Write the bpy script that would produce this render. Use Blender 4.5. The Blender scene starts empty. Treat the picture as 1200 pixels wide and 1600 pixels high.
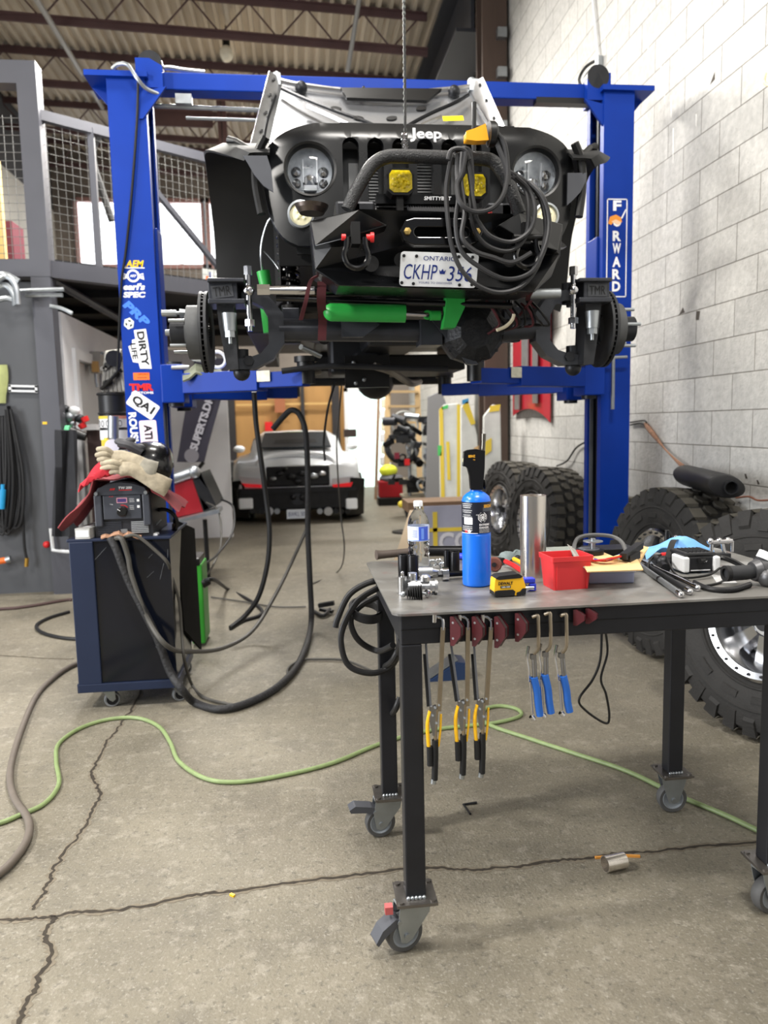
import bpy, math, random
from mathutils import Vector, Matrix, Euler
random.seed(7)
SC = bpy.context.scene
COL = SC.collection
V = Vector
PI = math.pi
# ------------------------------------------------------------------ camera
FPX = 1181.684                       # focal length in pixels of the 1200 x 1600 frame
EYE = V((0, 0, 1.36))
PITCH, ROLL, YAW = math.radians(6.6428), math.radians(-1.2666), math.radians(6.3723)
_f = V((math.sin(YAW) * math.cos(PITCH), math.cos(YAW) * math.cos(PITCH), -math.sin(PITCH)))
_r0 = V((math.cos(YAW), -math.sin(YAW), 0)); _u0 = _r0.cross(_f)
_r = _r0 * math.cos(ROLL) + _u0 * math.sin(ROLL)
_u = -_r0 * math.sin(ROLL) + _u0 * math.cos(ROLL)
cam = bpy.data.objects.new('camera', bpy.data.cameras.new('camera'))
COL.objects.link(cam)
cam.matrix_world = Matrix(((_r.x, _u.x, -_f.x, EYE.x), (_r.y, _u.y, -_f.y, EYE.y), (_r.z, _u.z, -_f.z, EYE.z), (0, 0, 0, 1)))
cam.data.sensor_fit = 'VERTICAL'; cam.data.sensor_height = 36.0; cam.data.lens = 36.0 * FPX / 1600.0
cam.data.clip_start = .05
cam.data.dof.use_dof = True; cam.data.dof.focus_distance = 2.3; cam.data.dof.aperture_fstop = 3.2
SC.camera = cam
# ------------------------------------------------------------------ world, lamps, exposure
SC.view_settings.view_transform = 'Standard'; SC.view_settings.look = 'None'
SC.view_settings.gamma = 1; SC.view_settings.use_curve_mapping = False
SC.view_settings.exposure = 0.0
wd = bpy.data.worlds.new('world'); SC.world = wd; wd.use_nodes = True
wd.node_tree.nodes['Background'].inputs[0].default_value = (.93, .96, 1, 1)
wd.node_tree.nodes['Background'].inputs[1].default_value = .24
def area(loc, size, power, rot=(0, 0, 0), col=(1, .96, .9)):
    l = bpy.data.lights.new('ceiling_and_fill_lamp', 'AREA'); l.shape = 'RECTANGLE'
    l.size, l.size_y = size; l.energy = power; l.color = col
    o = bpy.data.objects.new('ceiling_and_fill_lamp', l); COL.objects.link(o)
    o.location = loc; o.rotation_euler = rot
    return o
area((-3.0, 1.5, 3.95), (.5, .25), 190, (0, math.radians(-55), 0))
area((.75, .8, 5.2), (1.2, .45), 190, (math.radians(12), 0, 0))
area((-.6, -2.6, 4.6), (2.2, .8), 55, (math.radians(38), 0, 0))
area((-.3, 3.75, 5.5), (1.1, .45), 105)
area((-.7, 6.4, 4.9), (1.3, .5), 200)
area((-.5, 8.6, 5.4), (1.6, .5), 300, (math.radians(-25), 0, 0))
area((-1.6, 9.8, 5.85), (1.4, .5), 420)
area((.9, 12.6, 6.0), (1.4, .5), 420)
area((-5.0, 1.6, 1.7), (2.2, 3.4), 320, (0, math.radians(-90), 0), (.95, .97, 1))   # unseen soft fill added low on the left to brighten the lower block wall
area((-4.2, 4.0, 5.4), (1.2, .5), 160)

# ------------------------------------------------------------------ placing points
def ray(px, py): return _f + _r * ((px - 600) / FPX) - _u * ((py - 800) / FPX)
def P(px, py, Y):                      # point of the plane y = Y
    q = ray(px, py); return EYE + q * (Y / q.y)
def F(px, py, z=0.0):                  # point of a level plane
    q = ray(px, py); return EYE + q * ((z - EYE.z) / q.z)
def XW(px, py, X):                     # point of the plane x = X
    q = ray(px, py); return EYE + q * (X / q.x)

# ------------------------------------------------------------------ materials
_m = {}
def mat(name, col, rough=.5, metal=0, noise=0, nscale=8, bump=0, bscale=60, coat=0, emit=None, alpha=1, trans=0, ior=1.45, spec=.5, stretch=None):
    if name in _m: return _m[name]
    m = bpy.data.materials.new(name); m.use_nodes = True
    nt = m.node_tree; b = nt.nodes['Principled BSDF']
    c = [((v / 255) / 12.92 if v <= 10 else ((v / 255 + .055) / 1.055) ** 2.4) for v in col]
    b.inputs['Base Color'].default_value = (*c, 1)
    b.inputs['Roughness'].default_value = rough; b.inputs['Metallic'].default_value = metal
    b.inputs['Coat Weight'].default_value = coat; b.inputs['Alpha'].default_value = alpha
    b.inputs['Transmission Weight'].default_value = trans; b.inputs['IOR'].default_value = ior
    b.inputs['Specular IOR Level'].default_value = spec
    if emit is not None:
        b.inputs['Emission Color'].default_value = (*c, 1); b.inputs['Emission Strength'].default_value = emit
    if noise or bump:
        tc = nt.nodes.new('ShaderNodeTexCoord'); mp = nt.nodes.new('ShaderNodeMapping')
        nt.links.new(tc.outputs['Object'], mp.inputs[0])
        if stretch: mp.inputs['Scale'].default_value = stretch
    if noise:
        n = nt.nodes.new('ShaderNodeTexNoise'); n.inputs['Scale'].default_value = nscale; n.inputs['Detail'].default_value = 6
        nt.links.new(mp.outputs[0], n.inputs['Vector'])
        r = nt.nodes.new('ShaderNodeMapRange'); r.inputs[1].default_value = .3; r.inputs[2].default_value = .7
        r.inputs[3].default_value = 1 - noise; r.inputs[4].default_value = 1 + noise
        nt.links.new(n.outputs[0], r.inputs[0])
        x = nt.nodes.new('ShaderNodeVectorMath'); x.operation = 'SCALE'; x.inputs[0].default_value = c
        nt.links.new(r.outputs[0], x.inputs['Scale']); nt.links.new(x.outputs[0], b.inputs['Base Color'])
        rr = nt.nodes.new('ShaderNodeMapRange'); rr.inputs[3].default_value = max(.02, rough - noise * .3); rr.inputs[4].default_value = min(1, rough + noise * .3)
        nt.links.new(n.outputs[0], rr.inputs[0]); nt.links.new(rr.outputs[0], b.inputs['Roughness'])
    if bump:
        n2 = nt.nodes.new('ShaderNodeTexNoise'); n2.inputs['Scale'].default_value = bscale; n2.inputs['Detail'].default_value = 4
        nt.links.new(mp.outputs[0], n2.inputs['Vector'])
        bp = nt.nodes.new('ShaderNodeBump'); bp.inputs['Strength'].default_value = bump; bp.inputs['Distance'].default_value = .01
        nt.links.new(n2.outputs[0], bp.inputs['Height']); nt.links.new(bp.outputs[0], b.inputs['Normal'])
    _m[name] = m
    return m

# ------------------------------------------------------------------ mesh building
def fr(o, x=(1, 0, 0), y=(0, 1, 0)):   # frame from origin and two axes
    o = V(o); x = V(x).normalized(); y = V(y); y = (y - x * y.dot(x)).normalized(); z = x.cross(y)
    return Matrix(((x.x, y.x, z.x, o.x), (x.y, y.y, z.y, o.y), (x.z, y.z, z.z, o.z), (0, 0, 0, 1)))
def axis_fr(p, d):                     # frame whose z runs along d
    d = V(d).normalized(); t = V((0, 0, 1)) if abs(d.z) < .9 else V((1, 0, 0))
    x = t.cross(d).normalized(); y = d.cross(x)
    return Matrix(((x.x, y.x, d.x, p[0]), (x.y, y.y, d.y, p[1]), (x.z, y.z, d.z, p[2]), (0, 0, 0, 1)))
def smoothpath(pts, k=6):
    pts = [V(p) for p in pts]
    if len(pts) < 3: return pts
    out = []
    for i in range(len(pts) - 1):
        a = pts[max(i - 1, 0)]; b = pts[i]; c = pts[i + 1]; d = pts[min(i + 2, len(pts) - 1)]
        for j in range(k):
            t = j / k
            out.append(.5 * ((2 * b) + (c - a) * t + (2 * a - 5 * b + 4 * c - d) * t * t + (3 * b - a - 3 * c + d) * t ** 3))
    out.append(pts[-1]); return out
_tx = {}
def text_geo(s, bold=0, shear=0):
    k = (s, bold, shear)
    if k not in _tx:
        cu = bpy.data.curves.new('lettering', 'FONT'); cu.body = s; cu.align_x = 'CENTER'; cu.align_y = 'CENTER'
        cu.size = 1; cu.offset = bold; cu.shear = shear; cu.resolution_u = 3
        o = bpy.data.objects.new('lettering', cu); COL.objects.link(o)
        dg = bpy.context.evaluated_depsgraph_get(); dg.update()
        me = o.evaluated_get(dg).to_mesh()
        vs = [v.co.copy() for v in me.vertices]; fs = [tuple(p.vertices) for p in me.polygons]
        o.evaluated_get(dg).to_mesh_clear(); bpy.data.objects.remove(o); bpy.data.curves.remove(cu)
        if vs:
            x0 = min(v.x for v in vs); x1 = max(v.x for v in vs); y0 = min(v.y for v in vs); y1 = max(v.y for v in vs)
            for v in vs: v.x -= (x0 + x1) / 2; v.y -= (y0 + y1) / 2
            _tx[k] = (vs, fs, x1 - x0, y1 - y0)
        else: _tx[k] = ([], [], 1, 1)
    return _tx[k]
class MB:
    def __init__(s): s.v = []; s.f = []; s.mi = []
    def add(s, vs, fs, M=None, mi=0):
        n = len(s.v)
        s.v += [(M @ V(p)) if M is not None else V(p) for p in vs]
        for q in fs: s.f.append(tuple(n + i for i in q)); s.mi.append(mi)
        return s
    def box(s, c, d, M=None, mi=0, taper=1):
        x, y, z = d[0] / 2, d[1] / 2, d[2] / 2; t = taper
        vs = [(-x, -y, -z), (x, -y, -z), (x, y, -z), (-x, y, -z), (-x * t, -y * t, z), (x * t, -y * t, z), (x * t, y * t, z), (-x * t, y * t, z)]
        T = Matrix.Translation(V(c)); M = T if M is None else M @ T
        return s.add(vs, [(3, 2, 1, 0), (4, 5, 6, 7), (0, 1, 5, 4), (1, 2, 6, 5), (2, 3, 7, 6), (3, 0, 4, 7)], M, mi)
    def bb(s, lo, hi, M=None, mi=0):
        return s.box([(lo[i] + hi[i]) / 2 for i in range(3)], [abs(hi[i] - lo[i]) for i in range(3)], M, mi)
    def beam(s, a, b, w, h, up=(0, 0, 1), mi=0):      # box along a-b
        a = V(a); b = V(b); x = (b - a); L = x.length; x.normalize(); y = V(up).cross(x)
        if y.length < 1e-4: y = V((1, 0, 0))
        return s.box((L / 2, 0, 0), (L, w, h), fr(a, x, y), mi)
    def lathe(s, prof, M=None, n=24, mi=0, a0=0, a1=2 * PI, close=False):
        full = abs(a1 - a0 - 2 * PI) < 1e-5; m = n if full else n + 1; vs = []; fs = []; k = len(prof)
        for i in range(m):
            a = a0 + (a1 - a0) * i / n; c, t = math.cos(a), math.sin(a)
            vs += [(r * c, r * t, z) for r, z in prof]
        for i in range(n):
            j = (i + 1) % m
            for q in range(k if close else k - 1):
                q2 = (q + 1) % k
                fs.append((i * k + q, j * k + q, j * k + q2, i * k + q2))
        return s.add(vs, fs, M, mi)
    def cyl(s, a, b, r0, r1=None, n=16, mi=0, cap=True):
        r1 = r0 if r1 is None else r1; a = V(a); b = V(b); L = (b - a).length
        prof = [(r0, 0), (r1, L)]
        if cap: prof = [(0, 0)] + prof + [(0, L)]
        return s.lathe(prof, axis_fr(a, b - a), n, mi)
    def pipe(s, a, b, ro, ri, n=24, mi=0):
        a = V(a); b = V(b); L = (b - a).length
        return s.lathe([(ri, 0), (ro, 0), (ro, L), (ri, L)], axis_fr(a, b - a), n, mi, close=True)
    def tube(s, pts, r, n=8, k=6, mi=0, smooth=True, cap=True):
        p = smoothpath(pts, k) if smooth else [V(q) for q in pts]
        rr = r if callable(r) else (lambda t: r)
        vs = []; fs = []; t0 = (p[1] - p[0]).normalized()
        x = V((0, 0, 1)).cross(t0)
        if x.length < .05: x = V((1, 0, 0)).cross(t0)
        x.normalize(); N = len(p)
        for i, q in enumerate(p):
            t = (p[min(i + 1, N - 1)] - p[max(i - 1, 0)]).normalized()
            x = (x - t * x.dot(t)); x = x.normalized() if x.length > 1e-5 else V((1, 0, 0)); y = t.cross(x); R_ = rr(i / (N - 1))
            for j in range(n):
                a = 2 * PI * j / n; vs.append(q + x * (R_ * math.cos(a)) + y * (R_ * math.sin(a)))
        for i in range(N - 1):
            for j in range(n):
                j2 = (j + 1) % n; fs.append((i * n + j, i * n + j2, (i + 1) * n + j2, (i + 1) * n + j))
        if cap: fs += [tuple(range(n - 1, -1, -1)), tuple((N - 1) * n + j for j in range(n))]
        return s.add(vs, fs, None, mi)
    def prism(s, poly, z0, z1, M=None, mi=0, mi2=None):  # polygon extruded along local z
        k = len(poly); vs = [(x, y, z0) for x, y in poly] + [(x, y, z1) for x, y in poly]
        s.add(vs, [tuple(range(k - 1, -1, -1)), tuple(range(k, 2 * k))], M, mi)
        return s.add(vs, [(i, (i + 1) % k, k + (i + 1) % k, k + i) for i in range(k)], M, mi if mi2 is None else mi2)
    def quad(s, a, b, c, d, t=.002, mi=0):             # thin slab under four corners
        a, b, c, d = V(a), V(b), V(c), V(d); n = (b - a).cross(d - a).normalized() * t
        vs = [a, b, c, d, a - n, b - n, c - n, d - n]
        return s.add(vs, [(0, 1, 2, 3), (7, 6, 5, 4), (0, 4, 5, 1), (1, 5, 6, 2), (2, 6, 7, 3), (3, 7, 4, 0)], None, mi)
    def ball(s, c, r, n=14, mi=0, sc=(1, 1, 1), M=None):
        prof = [(r * math.sin(PI * i / n), -r * math.cos(PI * i / n)) for i in range(n + 1)]
        T = Matrix.Translation(V(c)) @ Matrix.Diagonal((*sc, 1))
        return s.lathe(prof, T if M is None else M @ T, n + 4, mi)
    def torus(s, c, d, R_, r, n=32, m=8, mi=0):
        prof = [(R_ + r * math.cos(2 * PI * i / m), r * math.sin(2 * PI * i / m)) for i in range(m)]
        return s.lathe(prof, axis_fr(c, d), n, mi, close=True)
    def sheet(s, grid, th=.004, mi=0):                 # grid of points -> cloth or panel with thickness
        R_ = len(grid); C_ = len(grid[0]); g = [[V(p) for p in row] for row in grid]
        top = []; bot = []
        for i in range(R_):
            for j in range(C_):
                a = g[min(i + 1, R_ - 1)][j] - g[max(i - 1, 0)][j]; b = g[i][min(j + 1, C_ - 1)] - g[i][max(j - 1, 0)]
                n = a.cross(b); n = n.normalized() if n.length > 1e-9 else V((0, 0, 1))
                top.append(g[i][j] + n * th / 2); bot.append(g[i][j] - n * th / 2)
        N = R_ * C_; fs = []
        for i in range(R_ - 1):
            for j in range(C_ - 1):
                q = (i * C_ + j, (i + 1) * C_ + j, (i + 1) * C_ + j + 1, i * C_ + j + 1)
                fs.append(q); fs.append(tuple(N + t for t in reversed(q)))
        rim = [j for j in range(C_)] + [i * C_ + C_ - 1 for i in range(1, R_)] + [(R_ - 1) * C_ + j for j in range(C_ - 2, -1, -1)] + [i * C_ for i in range(R_ - 2, 0, -1)]
        for q in range(len(rim)):
            a, b = rim[q], rim[(q + 1) % len(rim)]; fs.append((a, b, N + b, N + a))
        return s.add(top + bot, fs, None, mi)
    def loft(s, secs, mi=0, cap=True):                 # rings of equal count
        k = len(secs[0]); vs = [p for q in secs for p in q]; fs = []
        for i in range(len(secs) - 1):
            for j in range(k):
                j2 = (j + 1) % k; fs.append((i * k + j, i * k + j2, (i + 1) * k + j2, (i + 1) * k + j))
        if cap: fs += [tuple(range(k - 1, -1, -1)), tuple((len(secs) - 1) * k + j for j in range(k))]
        return s.add(vs, fs, None, mi)
    def text(s, t, M, w=None, h=None, mi=0, bold=0, shear=0, d=.0008):  # lettering fitted into w x h on local xy, z towards the reader
        vs, fs, W_, H_ = text_geo(t, bold, shear)
        sx = w / W_ if w else None; sy = h / H_ if h else None
        sx = sx or sy; sy = sy or sx
        return s.add([(v.x * sx, v.y * sy, d) for v in vs], fs, M, mi)
    def build(s, name, m, par=None, sm=False, bev=0, loc=None, label=None, sub=0, ang=35):
        me = bpy.data.meshes.new(name)
        if par is not None: off = ROOT[par.name]
        elif loc is not None: off = V(loc)
        elif s.v:
            zs = min(v.z for v in s.v); xs = [v.x for v in s.v]; ys = [v.y for v in s.v]
            off = V(((min(xs) + max(xs)) / 2, (min(ys) + max(ys)) / 2, zs))
        me.from_pydata([v - off for v in s.v], [], s.f)
        for mm in (m if isinstance(m, (list, tuple)) else [m]): me.materials.append(mm)
        for p_, i in zip(me.polygons, s.mi): p_.material_index = i
        import bmesh
        bm = bmesh.new(); bm.from_mesh(me); bmesh.ops.recalc_face_normals(bm, faces=bm.faces)
        if sm:
            for e in bm.edges:
                if len(e.link_faces) == 2 and e.calc_face_angle(0) > math.radians(ang): e.smooth = False
            for q in bm.faces: q.smooth = True
        bm.to_mesh(me); bm.free()
        o = bpy.data.objects.new(name, me); COL.objects.link(o)
        if par is not None: o.parent = par
        else: o.location = off
        ROOT[o.name] = off
        if bev:
            b = o.modifiers.new('bevel', 'BEVEL'); b.width = bev; b.segments = 2; b.limit_method = 'ANGLE'; b.angle_limit = math.radians(40)
        if sub:
            b = o.modifiers.new('subd', 'SUBSURF'); b.levels = sub; b.render_levels = sub
        if label: o['label'] = label
        return o
ROOT = {}
def tag(o, label, cat, group=None, kind=None):
    o['label'] = label; o['category'] = cat
    if group: o['group'] = group
    if kind: o['kind'] = kind
    return o
def thing(name, label, cat, loc, group=None):
    o = bpy.data.objects.new(name, None); COL.objects.link(o); o.location = loc; o.empty_display_size = .1
    ROOT[o.name] = V(loc)
    return tag(o, label, cat, group)
def struct(o): o['kind'] = 'structure'; return o
def dup(root, loc, label, rotz=None, group=None):
    kids = {}
    for q in bpy.data.objects:
        if q.parent: kids.setdefault(q.parent.name, []).append(q)
    def cp(o, par):
        c = o.copy(); COL.objects.link(c)
        if par: c.parent = par
        for k in kids.get(o.name, []): cp(k, c)
        return c
    r_ = cp(root, None); r_.location = loc; r_['label'] = label
    if rotz is not None: r_.rotation_euler = (0, 0, rotz)
    if group: r_['group'] = group
    return r_
def rring(w, h, r, n=5, cx=0, cy=0):   # rounded rectangle outline
    o = []
    for sx, sy, a in ((1, 1, 0), (-1, 1, 90), (-1, -1, 180), (1, -1, 270)):
        for i in range(n + 1):
            t = math.radians(a + 90 * i / n); o.append((cx + sx * (w / 2 - r) + r * math.cos(t), cy + sy * (h / 2 - r) + r * math.sin(t)))
    return o
def circ(r, n=24, cx=0, cy=0): return [(cx + r * math.cos(2 * PI * i / n), cy + r * math.sin(2 * PI * i / n)) for i in range(n)]
# ------------------------------------------------------------------ shared materials
BLUE = mat('blue_paint', (8, 50, 142), .45, 0, .06, 5, spec=.2)
BLK = mat('black_paint', (8, 8, 9), .4, 0, .1, 12)
SATIN = mat('satin_black', (9, 10, 12), .28, 0, .08, 9)
GLOSSB = mat('gloss_black', (9, 9, 11), .18, 0, .06, 7, coat=.3)
RUB = mat('rubber', (20, 20, 21), .7, 0, .12, 20)
TYRE = mat('tyre_rubber', (40, 39, 38), .75, 0, .18, 14, .25, 90)
STEEL = mat('bare_steel', (150, 150, 152), .32, 1, .12, 14)
CHROME = mat('chrome', (205, 205, 208), .12, 1)
ALU = mat('aluminium', (205, 206, 208), .28, 1, .06, 20)
ZINC = mat('zinc_plate', (165, 170, 174), .38, .9, .1, 18)
IRON = mat('dark_iron', (46, 47, 50), .42, .6, .15, 16)
DKST = mat('dark_steel_tube', (44, 45, 50), .42, .45, .12, 10)
WHITE = mat('white_paint', (226, 228, 230), .45)
VINYL = mat('white_vinyl', (236, 237, 240), .4)
PINK = mat('pale_pink_vinyl', (235, 215, 228), .4)
INK = mat('black_ink', (14, 14, 16), .5)
YEL = mat('yellow_plastic', (238, 190, 20), .4)
REDP = mat('red_plastic', (205, 40, 42), .42, 0, .04, 10)
GREEN = mat('green_paint', (40, 150, 62), .4, 0, .1, 9)
GREY = mat('grey_paint', (92, 93, 98), .5, 0, .06, 4)
ROPE = mat('black_hose', (24, 24, 26), .55, 0, .1, 30)
CARD = mat('cardboard', (206, 172, 122), .8, 0, .06, 12)
TXB = mat('text_blue', (24, 46, 120), .45)
REDV = mat('red_vinyl', (206, 34, 36), .4)
ORNG = mat('orange_plastic', (232, 110, 40), .45)
CLEAR = mat('clear_plastic', (240, 244, 248), .08, 0, trans=1, ior=1.2)
GLASSM = mat('lamp_glass', (225, 230, 235), .03, 0, trans=1, ior=1.3)

# ------------------------------------------------------------------ floor with its cracks
fm = mat('concrete_floor', (117, 111, 97), .6, 0, .2, 2.2, .35, 120)
def _floor_detail(m):
    nt = m.node_tree; b = nt.nodes['Principled BSDF']; src = b.inputs['Base Color'].links[0].from_socket
    tc = nt.nodes.new('ShaderNodeTexCoord')
    def layer(src, scale, lo, hi, col, amt, detail=8):
        n = nt.nodes.new('ShaderNodeTexNoise'); n.inputs['Scale'].default_value = scale; n.inputs['Detail'].default_value = detail
        n.inputs['Roughness'].default_value = .68
        nt.links.new(tc.outputs['Object'], n.inputs['Vector'])
        r = nt.nodes.new('ShaderNodeMapRange'); r.inputs[1].default_value = lo; r.inputs[2].default_value = hi; r.inputs[4].default_value = amt
        nt.links.new(n.outputs[0], r.inputs[0])
        x = nt.nodes.new('ShaderNodeMix'); x.data_type = 'RGBA'; x.inputs['B'].default_value = (*col, 1)
        nt.links.new(r.outputs[0], x.inputs['Factor']); nt.links.new(src, x.inputs['A'])
        return x.outputs['Result']
    s = layer(src, .7, .5, .75, (.22, .19, .15), .55)
    s = layer(s, 5, .5, .66, (.125, .112, .088), .55)
    s = layer(s, 17, .53, .64, (.30, .275, .225), .5)
    s = layer(s, 48, .55, .63, (.075, .068, .055), .6)
    s = layer(s, 90, .55, .64, (.36, .34, .29), .5)
    nt.links.new(s, b.inputs['Base Color'])
_floor_detail(fm)
CRK = mat('crack_dark', (52, 46, 38), .95, 0, .3, 60)
CHIP = mat('crack_chipped_edge', (112, 104, 90), .9, 0, .2, 60)
fl = MB()
fl.bb((-9, -4, -.1), (2.55, 16.6, 0))
def crack(pts, w, wob):
    p = smoothpath([F(*q) for q in pts], 14)
    ws = []; o_ = 0
    for i in range(len(p)): o_ = o_ * .8 + random.gauss(0, wob * .42); ws.append(o_)
    for mi, k, z in ((2, 2.3, .0008), (1, 1, .0014)):
        vs = []; n = len(p)
        for i, q in enumerate(p):
            t = (p[min(i + 1, n - 1)] - p[max(i - 1, 0)]).normalized(); s = V((-t.y, t.x, 0))
            off = s * ws[i]
            a = w * k * (.45 + .9 * random.random()); b = w * k * (.45 + .9 * random.random())
            vs += [q + off + s * a + V((0, 0, z)), q + off - s * b + V((0, 0, z))]
        fl.add(vs, [(2 * i, 2 * i + 1, 2 * i + 3, 2 * i + 2) for i in range(n - 1)], None, mi)
crack([(-420, 1462), (-200, 1450), (-40, 1440), (40, 1436), (110, 1428), (200, 1418), (300, 1401), (400, 1388), (520, 1372), (640, 1358), (720, 1360), (780, 1357), (870, 1345), (940, 1339), (1010, 1331), (1100, 1323), (1240, 1312)], .0062, .006)
crack([(-60, 1760), (8, 1625), (40, 1570), (66, 1510), (76, 1462), (82, 1432)], .0065, .008)
crack([(50, 1422), (70, 1385), (88, 1345), (135, 1285), (150, 1240), (146, 1205), (160, 1165), (182, 1138), (200, 1115), (226, 1070)], .0055, .010)
crack([(-300, 1010), (-30, 1022), (60, 1028), (115, 1030)], .004, .006)
flo = struct(fl.build('floor', [fm, CRK, CHIP], loc=(0, 0, 0)))

# ------------------------------------------------------------------ block wall on the right
bw = bpy.data.materials.new('block_wall'); bw.use_nodes = True
def _blocks(m, z0, y0, c1, c2, mort, axis='YZ'):
    nt = m.node_tree; b = nt.nodes['Principled BSDF']; L = nt.links.new
    tc = nt.nodes.new('ShaderNodeTexCoord'); sp = nt.nodes.new('ShaderNodeSeparateXYZ'); L(tc.outputs['Object'], sp.inputs[0])
    ax = nt.nodes.new('ShaderNodeMath'); ax.operation = 'ADD'; ax.inputs[1].default_value = -y0 - .2032 + 20 * .4064; L(sp.outputs[axis[0]], ax.inputs[0])
    az = nt.nodes.new('ShaderNodeMath'); az.operation = 'ADD'; az.inputs[1].default_value = -z0 + 20 * .2032; L(sp.outputs['Z'], az.inputs[0])
    cb = nt.nodes.new('ShaderNodeCombineXYZ'); L(ax.outputs[0], cb.inputs[0]); L(az.outputs[0], cb.inputs[1])
    br = nt.nodes.new('ShaderNodeTexBrick'); L(cb.outputs[0], br.inputs['Vector'])
    br.inputs['Scale'].default_value = 1; br.inputs['Brick Width'].default_value = .4064; br.inputs['Row Height'].default_value = .2032
    br.inputs['Mortar Size'].default_value = .0042; br.inputs['Mortar Smooth'].default_value = .35
    br.inputs['Color1'].default_value = (*c1, 1); br.inputs['Color2'].default_value = (*c2, 1); br.inputs['Mortar'].default_value = (*mort, 1)
    n = nt.nodes.new('ShaderNodeTexNoise'); n.inputs['Scale'].default_value = 26; n.inputs['Detail'].default_value = 8; L(tc.outputs['Object'], n.inputs['Vector'])
    r = nt.nodes.new('ShaderNodeMapRange'); r.inputs[1].default_value = .3; r.inputs[2].default_value = .7; r.inputs[3].default_value = .86; r.inputs[4].default_value = 1.1; L(n.outputs[0], r.inputs[0])
    n3 = nt.nodes.new('ShaderNodeTexNoise'); n3.inputs['Scale'].default_value = 70; n3.inputs['Detail'].default_value = 3; L(tc.outputs['Object'], n3.inputs['Vector'])
    r3 = nt.nodes.new('ShaderNodeMapRange'); r3.inputs[1].default_value = .66; r3.inputs[2].default_value = .76; r3.inputs[3].default_value = 1; r3.inputs[4].default_value = .6; L(n3.outputs[0], r3.inputs[0])
    mm = nt.nodes.new('ShaderNodeMath'); mm.operation = 'MULTIPLY'; L(r.outputs[0], mm.inputs[0]); L(r3.outputs[0], mm.inputs[1])
    x = nt.nodes.new('ShaderNodeVectorMath'); x.operation = 'SCALE'; L(br.outputs['Color'], x.inputs[0]); L(mm.outputs[0], x.inputs['Scale'])
    L(x.outputs[0], b.inputs['Base Color']); b.inputs['Roughness'].default_value = .75
    h = nt.nodes.new('ShaderNodeMath'); h.operation = 'MULTIPLY_ADD'; h.inputs[1].default_value = -1.6; L(br.outputs['Fac'], h.inputs[0]); L(n3.outputs[0], h.inputs[2])
    bp = nt.nodes.new('ShaderNodeBump'); bp.inputs['Strength'].default_value = .5; bp.inputs['Distance'].default_value = .006
    L(h.outputs[0], bp.inputs['Height']); L(bp.outputs[0], b.inputs['Normal'])
_blocks(bw, 1.36 + 1.25218, 4.85939, (.50, .492, .465), (.42, .414, .394), (.2, .19, .17))
w_ = MB(); w_.bb((2.4335, -3, -.1), (2.65, 16.6, 7.2))
SPL = mat('white_wall_splash', (232, 230, 224), .6)
DRK = mat('wall_chip_dark', (72, 66, 60), .9)
for (px, py, h) in ((1012, 60, 52), (1048, 150, 34), (1051, 200, 55), (1087, 178, 20), (1122, 98, 14), (1032, 98, 24), (1060, 60, 20), (1038, 100, 60)):
    a = XW(px, py, 2.4332); b = XW(px + 1.8, py, 2.4332); c = XW(px + .4, py + h, 2.4332); w_.quad(a, b, c + V((0, -.004, 0)), c, .0003, 1)
for pl in (((1113, 122), (1117, 112), (1117, 124), (1109, 133)), ((1062, 490), (1067, 480), (1070, 488), (1059, 493)), ((1088, 486), (1094, 486), (1092, 500), (1087, 500)), ((1163, 740), (1166, 740), (1168, 748), (1165, 748)), ((1182, 750), (1184, 750), (1187, 756), (1184, 757))):
    w_.quad(*[XW(x_, y_, 2.433) for x_, y_ in pl], .0004, 2)
struct(w_.build('wall_right', [bw, SPL, DRK], loc=(0, 0, 0)))

# ------------------------------------------------------------------ far wall, left wall, ceiling
plank = mat('ply_wall', (168, 128, 76), .7, 0, .16, 3, stretch=(1, 1, .15))
FW = mat('far_wall_paint', (120, 112, 104), .8, 0, .2, 1.2)
wb = MB()
YB = 16.4
for lo, hi, mi in (((-9, YB, -.1), (1.02, YB + .15, 2.2), 1), ((2.0, YB, -.1), (2.5, YB + .15, 2.2), 0), ((1.02, YB, 2.12), (2.0, YB + .15, 2.2), 0),
                   ((-9, YB, 2.2), (-4.35, YB + .15, 7.2), 0), ((-4.35, YB, 2.2), (-1.0, YB + .15, 4.62), 0), ((-1.0, YB, 2.2), (2.5, YB + .15, 7.2), 0), ((-4.35, YB, 6.0), (-1.0, YB + .15, 7.2), 0)):
    wb.bb(lo, hi, None, mi)
struct(wb.build('wall_back', [FW, plank], loc=(0, 0, 0)))
DAY = mat('daylight_pane', (244, 249, 255), .3, emit=2.6)
DAYG = mat('daylight_door_sheet', (222, 246, 240), .4, emit=1.1)
FRM = mat('window_frame', (168, 128, 122), .6)
for i, (x0, x1) in enumerate(((-4.3, -3.05), (-2.98, -1.75), (-1.7, -1.05))):
    m = MB()
    for a, b in (((x0, YB - .06, 4.62), (x0 + .07, YB + .05, 6.0)), ((x1 - .05, YB - .06, 4.62), (x1, YB + .05, 6.0)), ((x0, YB - .06, 5.92), (x1, YB + .05, 6.0)), ((x0, YB - .06, 4.62), (x1, YB + .05, 4.7))): m.bb(a, b)
    o = struct(m.build('window_%d' % (i + 1), FRM))
    MB().bb((x0 + .06, YB + .02, 4.7), (x1 - .04, YB + .03, 5.93)).build('pane', DAY, o)
m = MB()
for a, b in (((1.02, YB - .05, 0), (1.1, YB + .1, 2.14)), ((1.92, YB - .05, 0), (2.0, YB + .1, 2.14)), ((1.02, YB - .05, 2.06), (2.0, YB + .1, 2.14))): m.bb(a, b)
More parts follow.
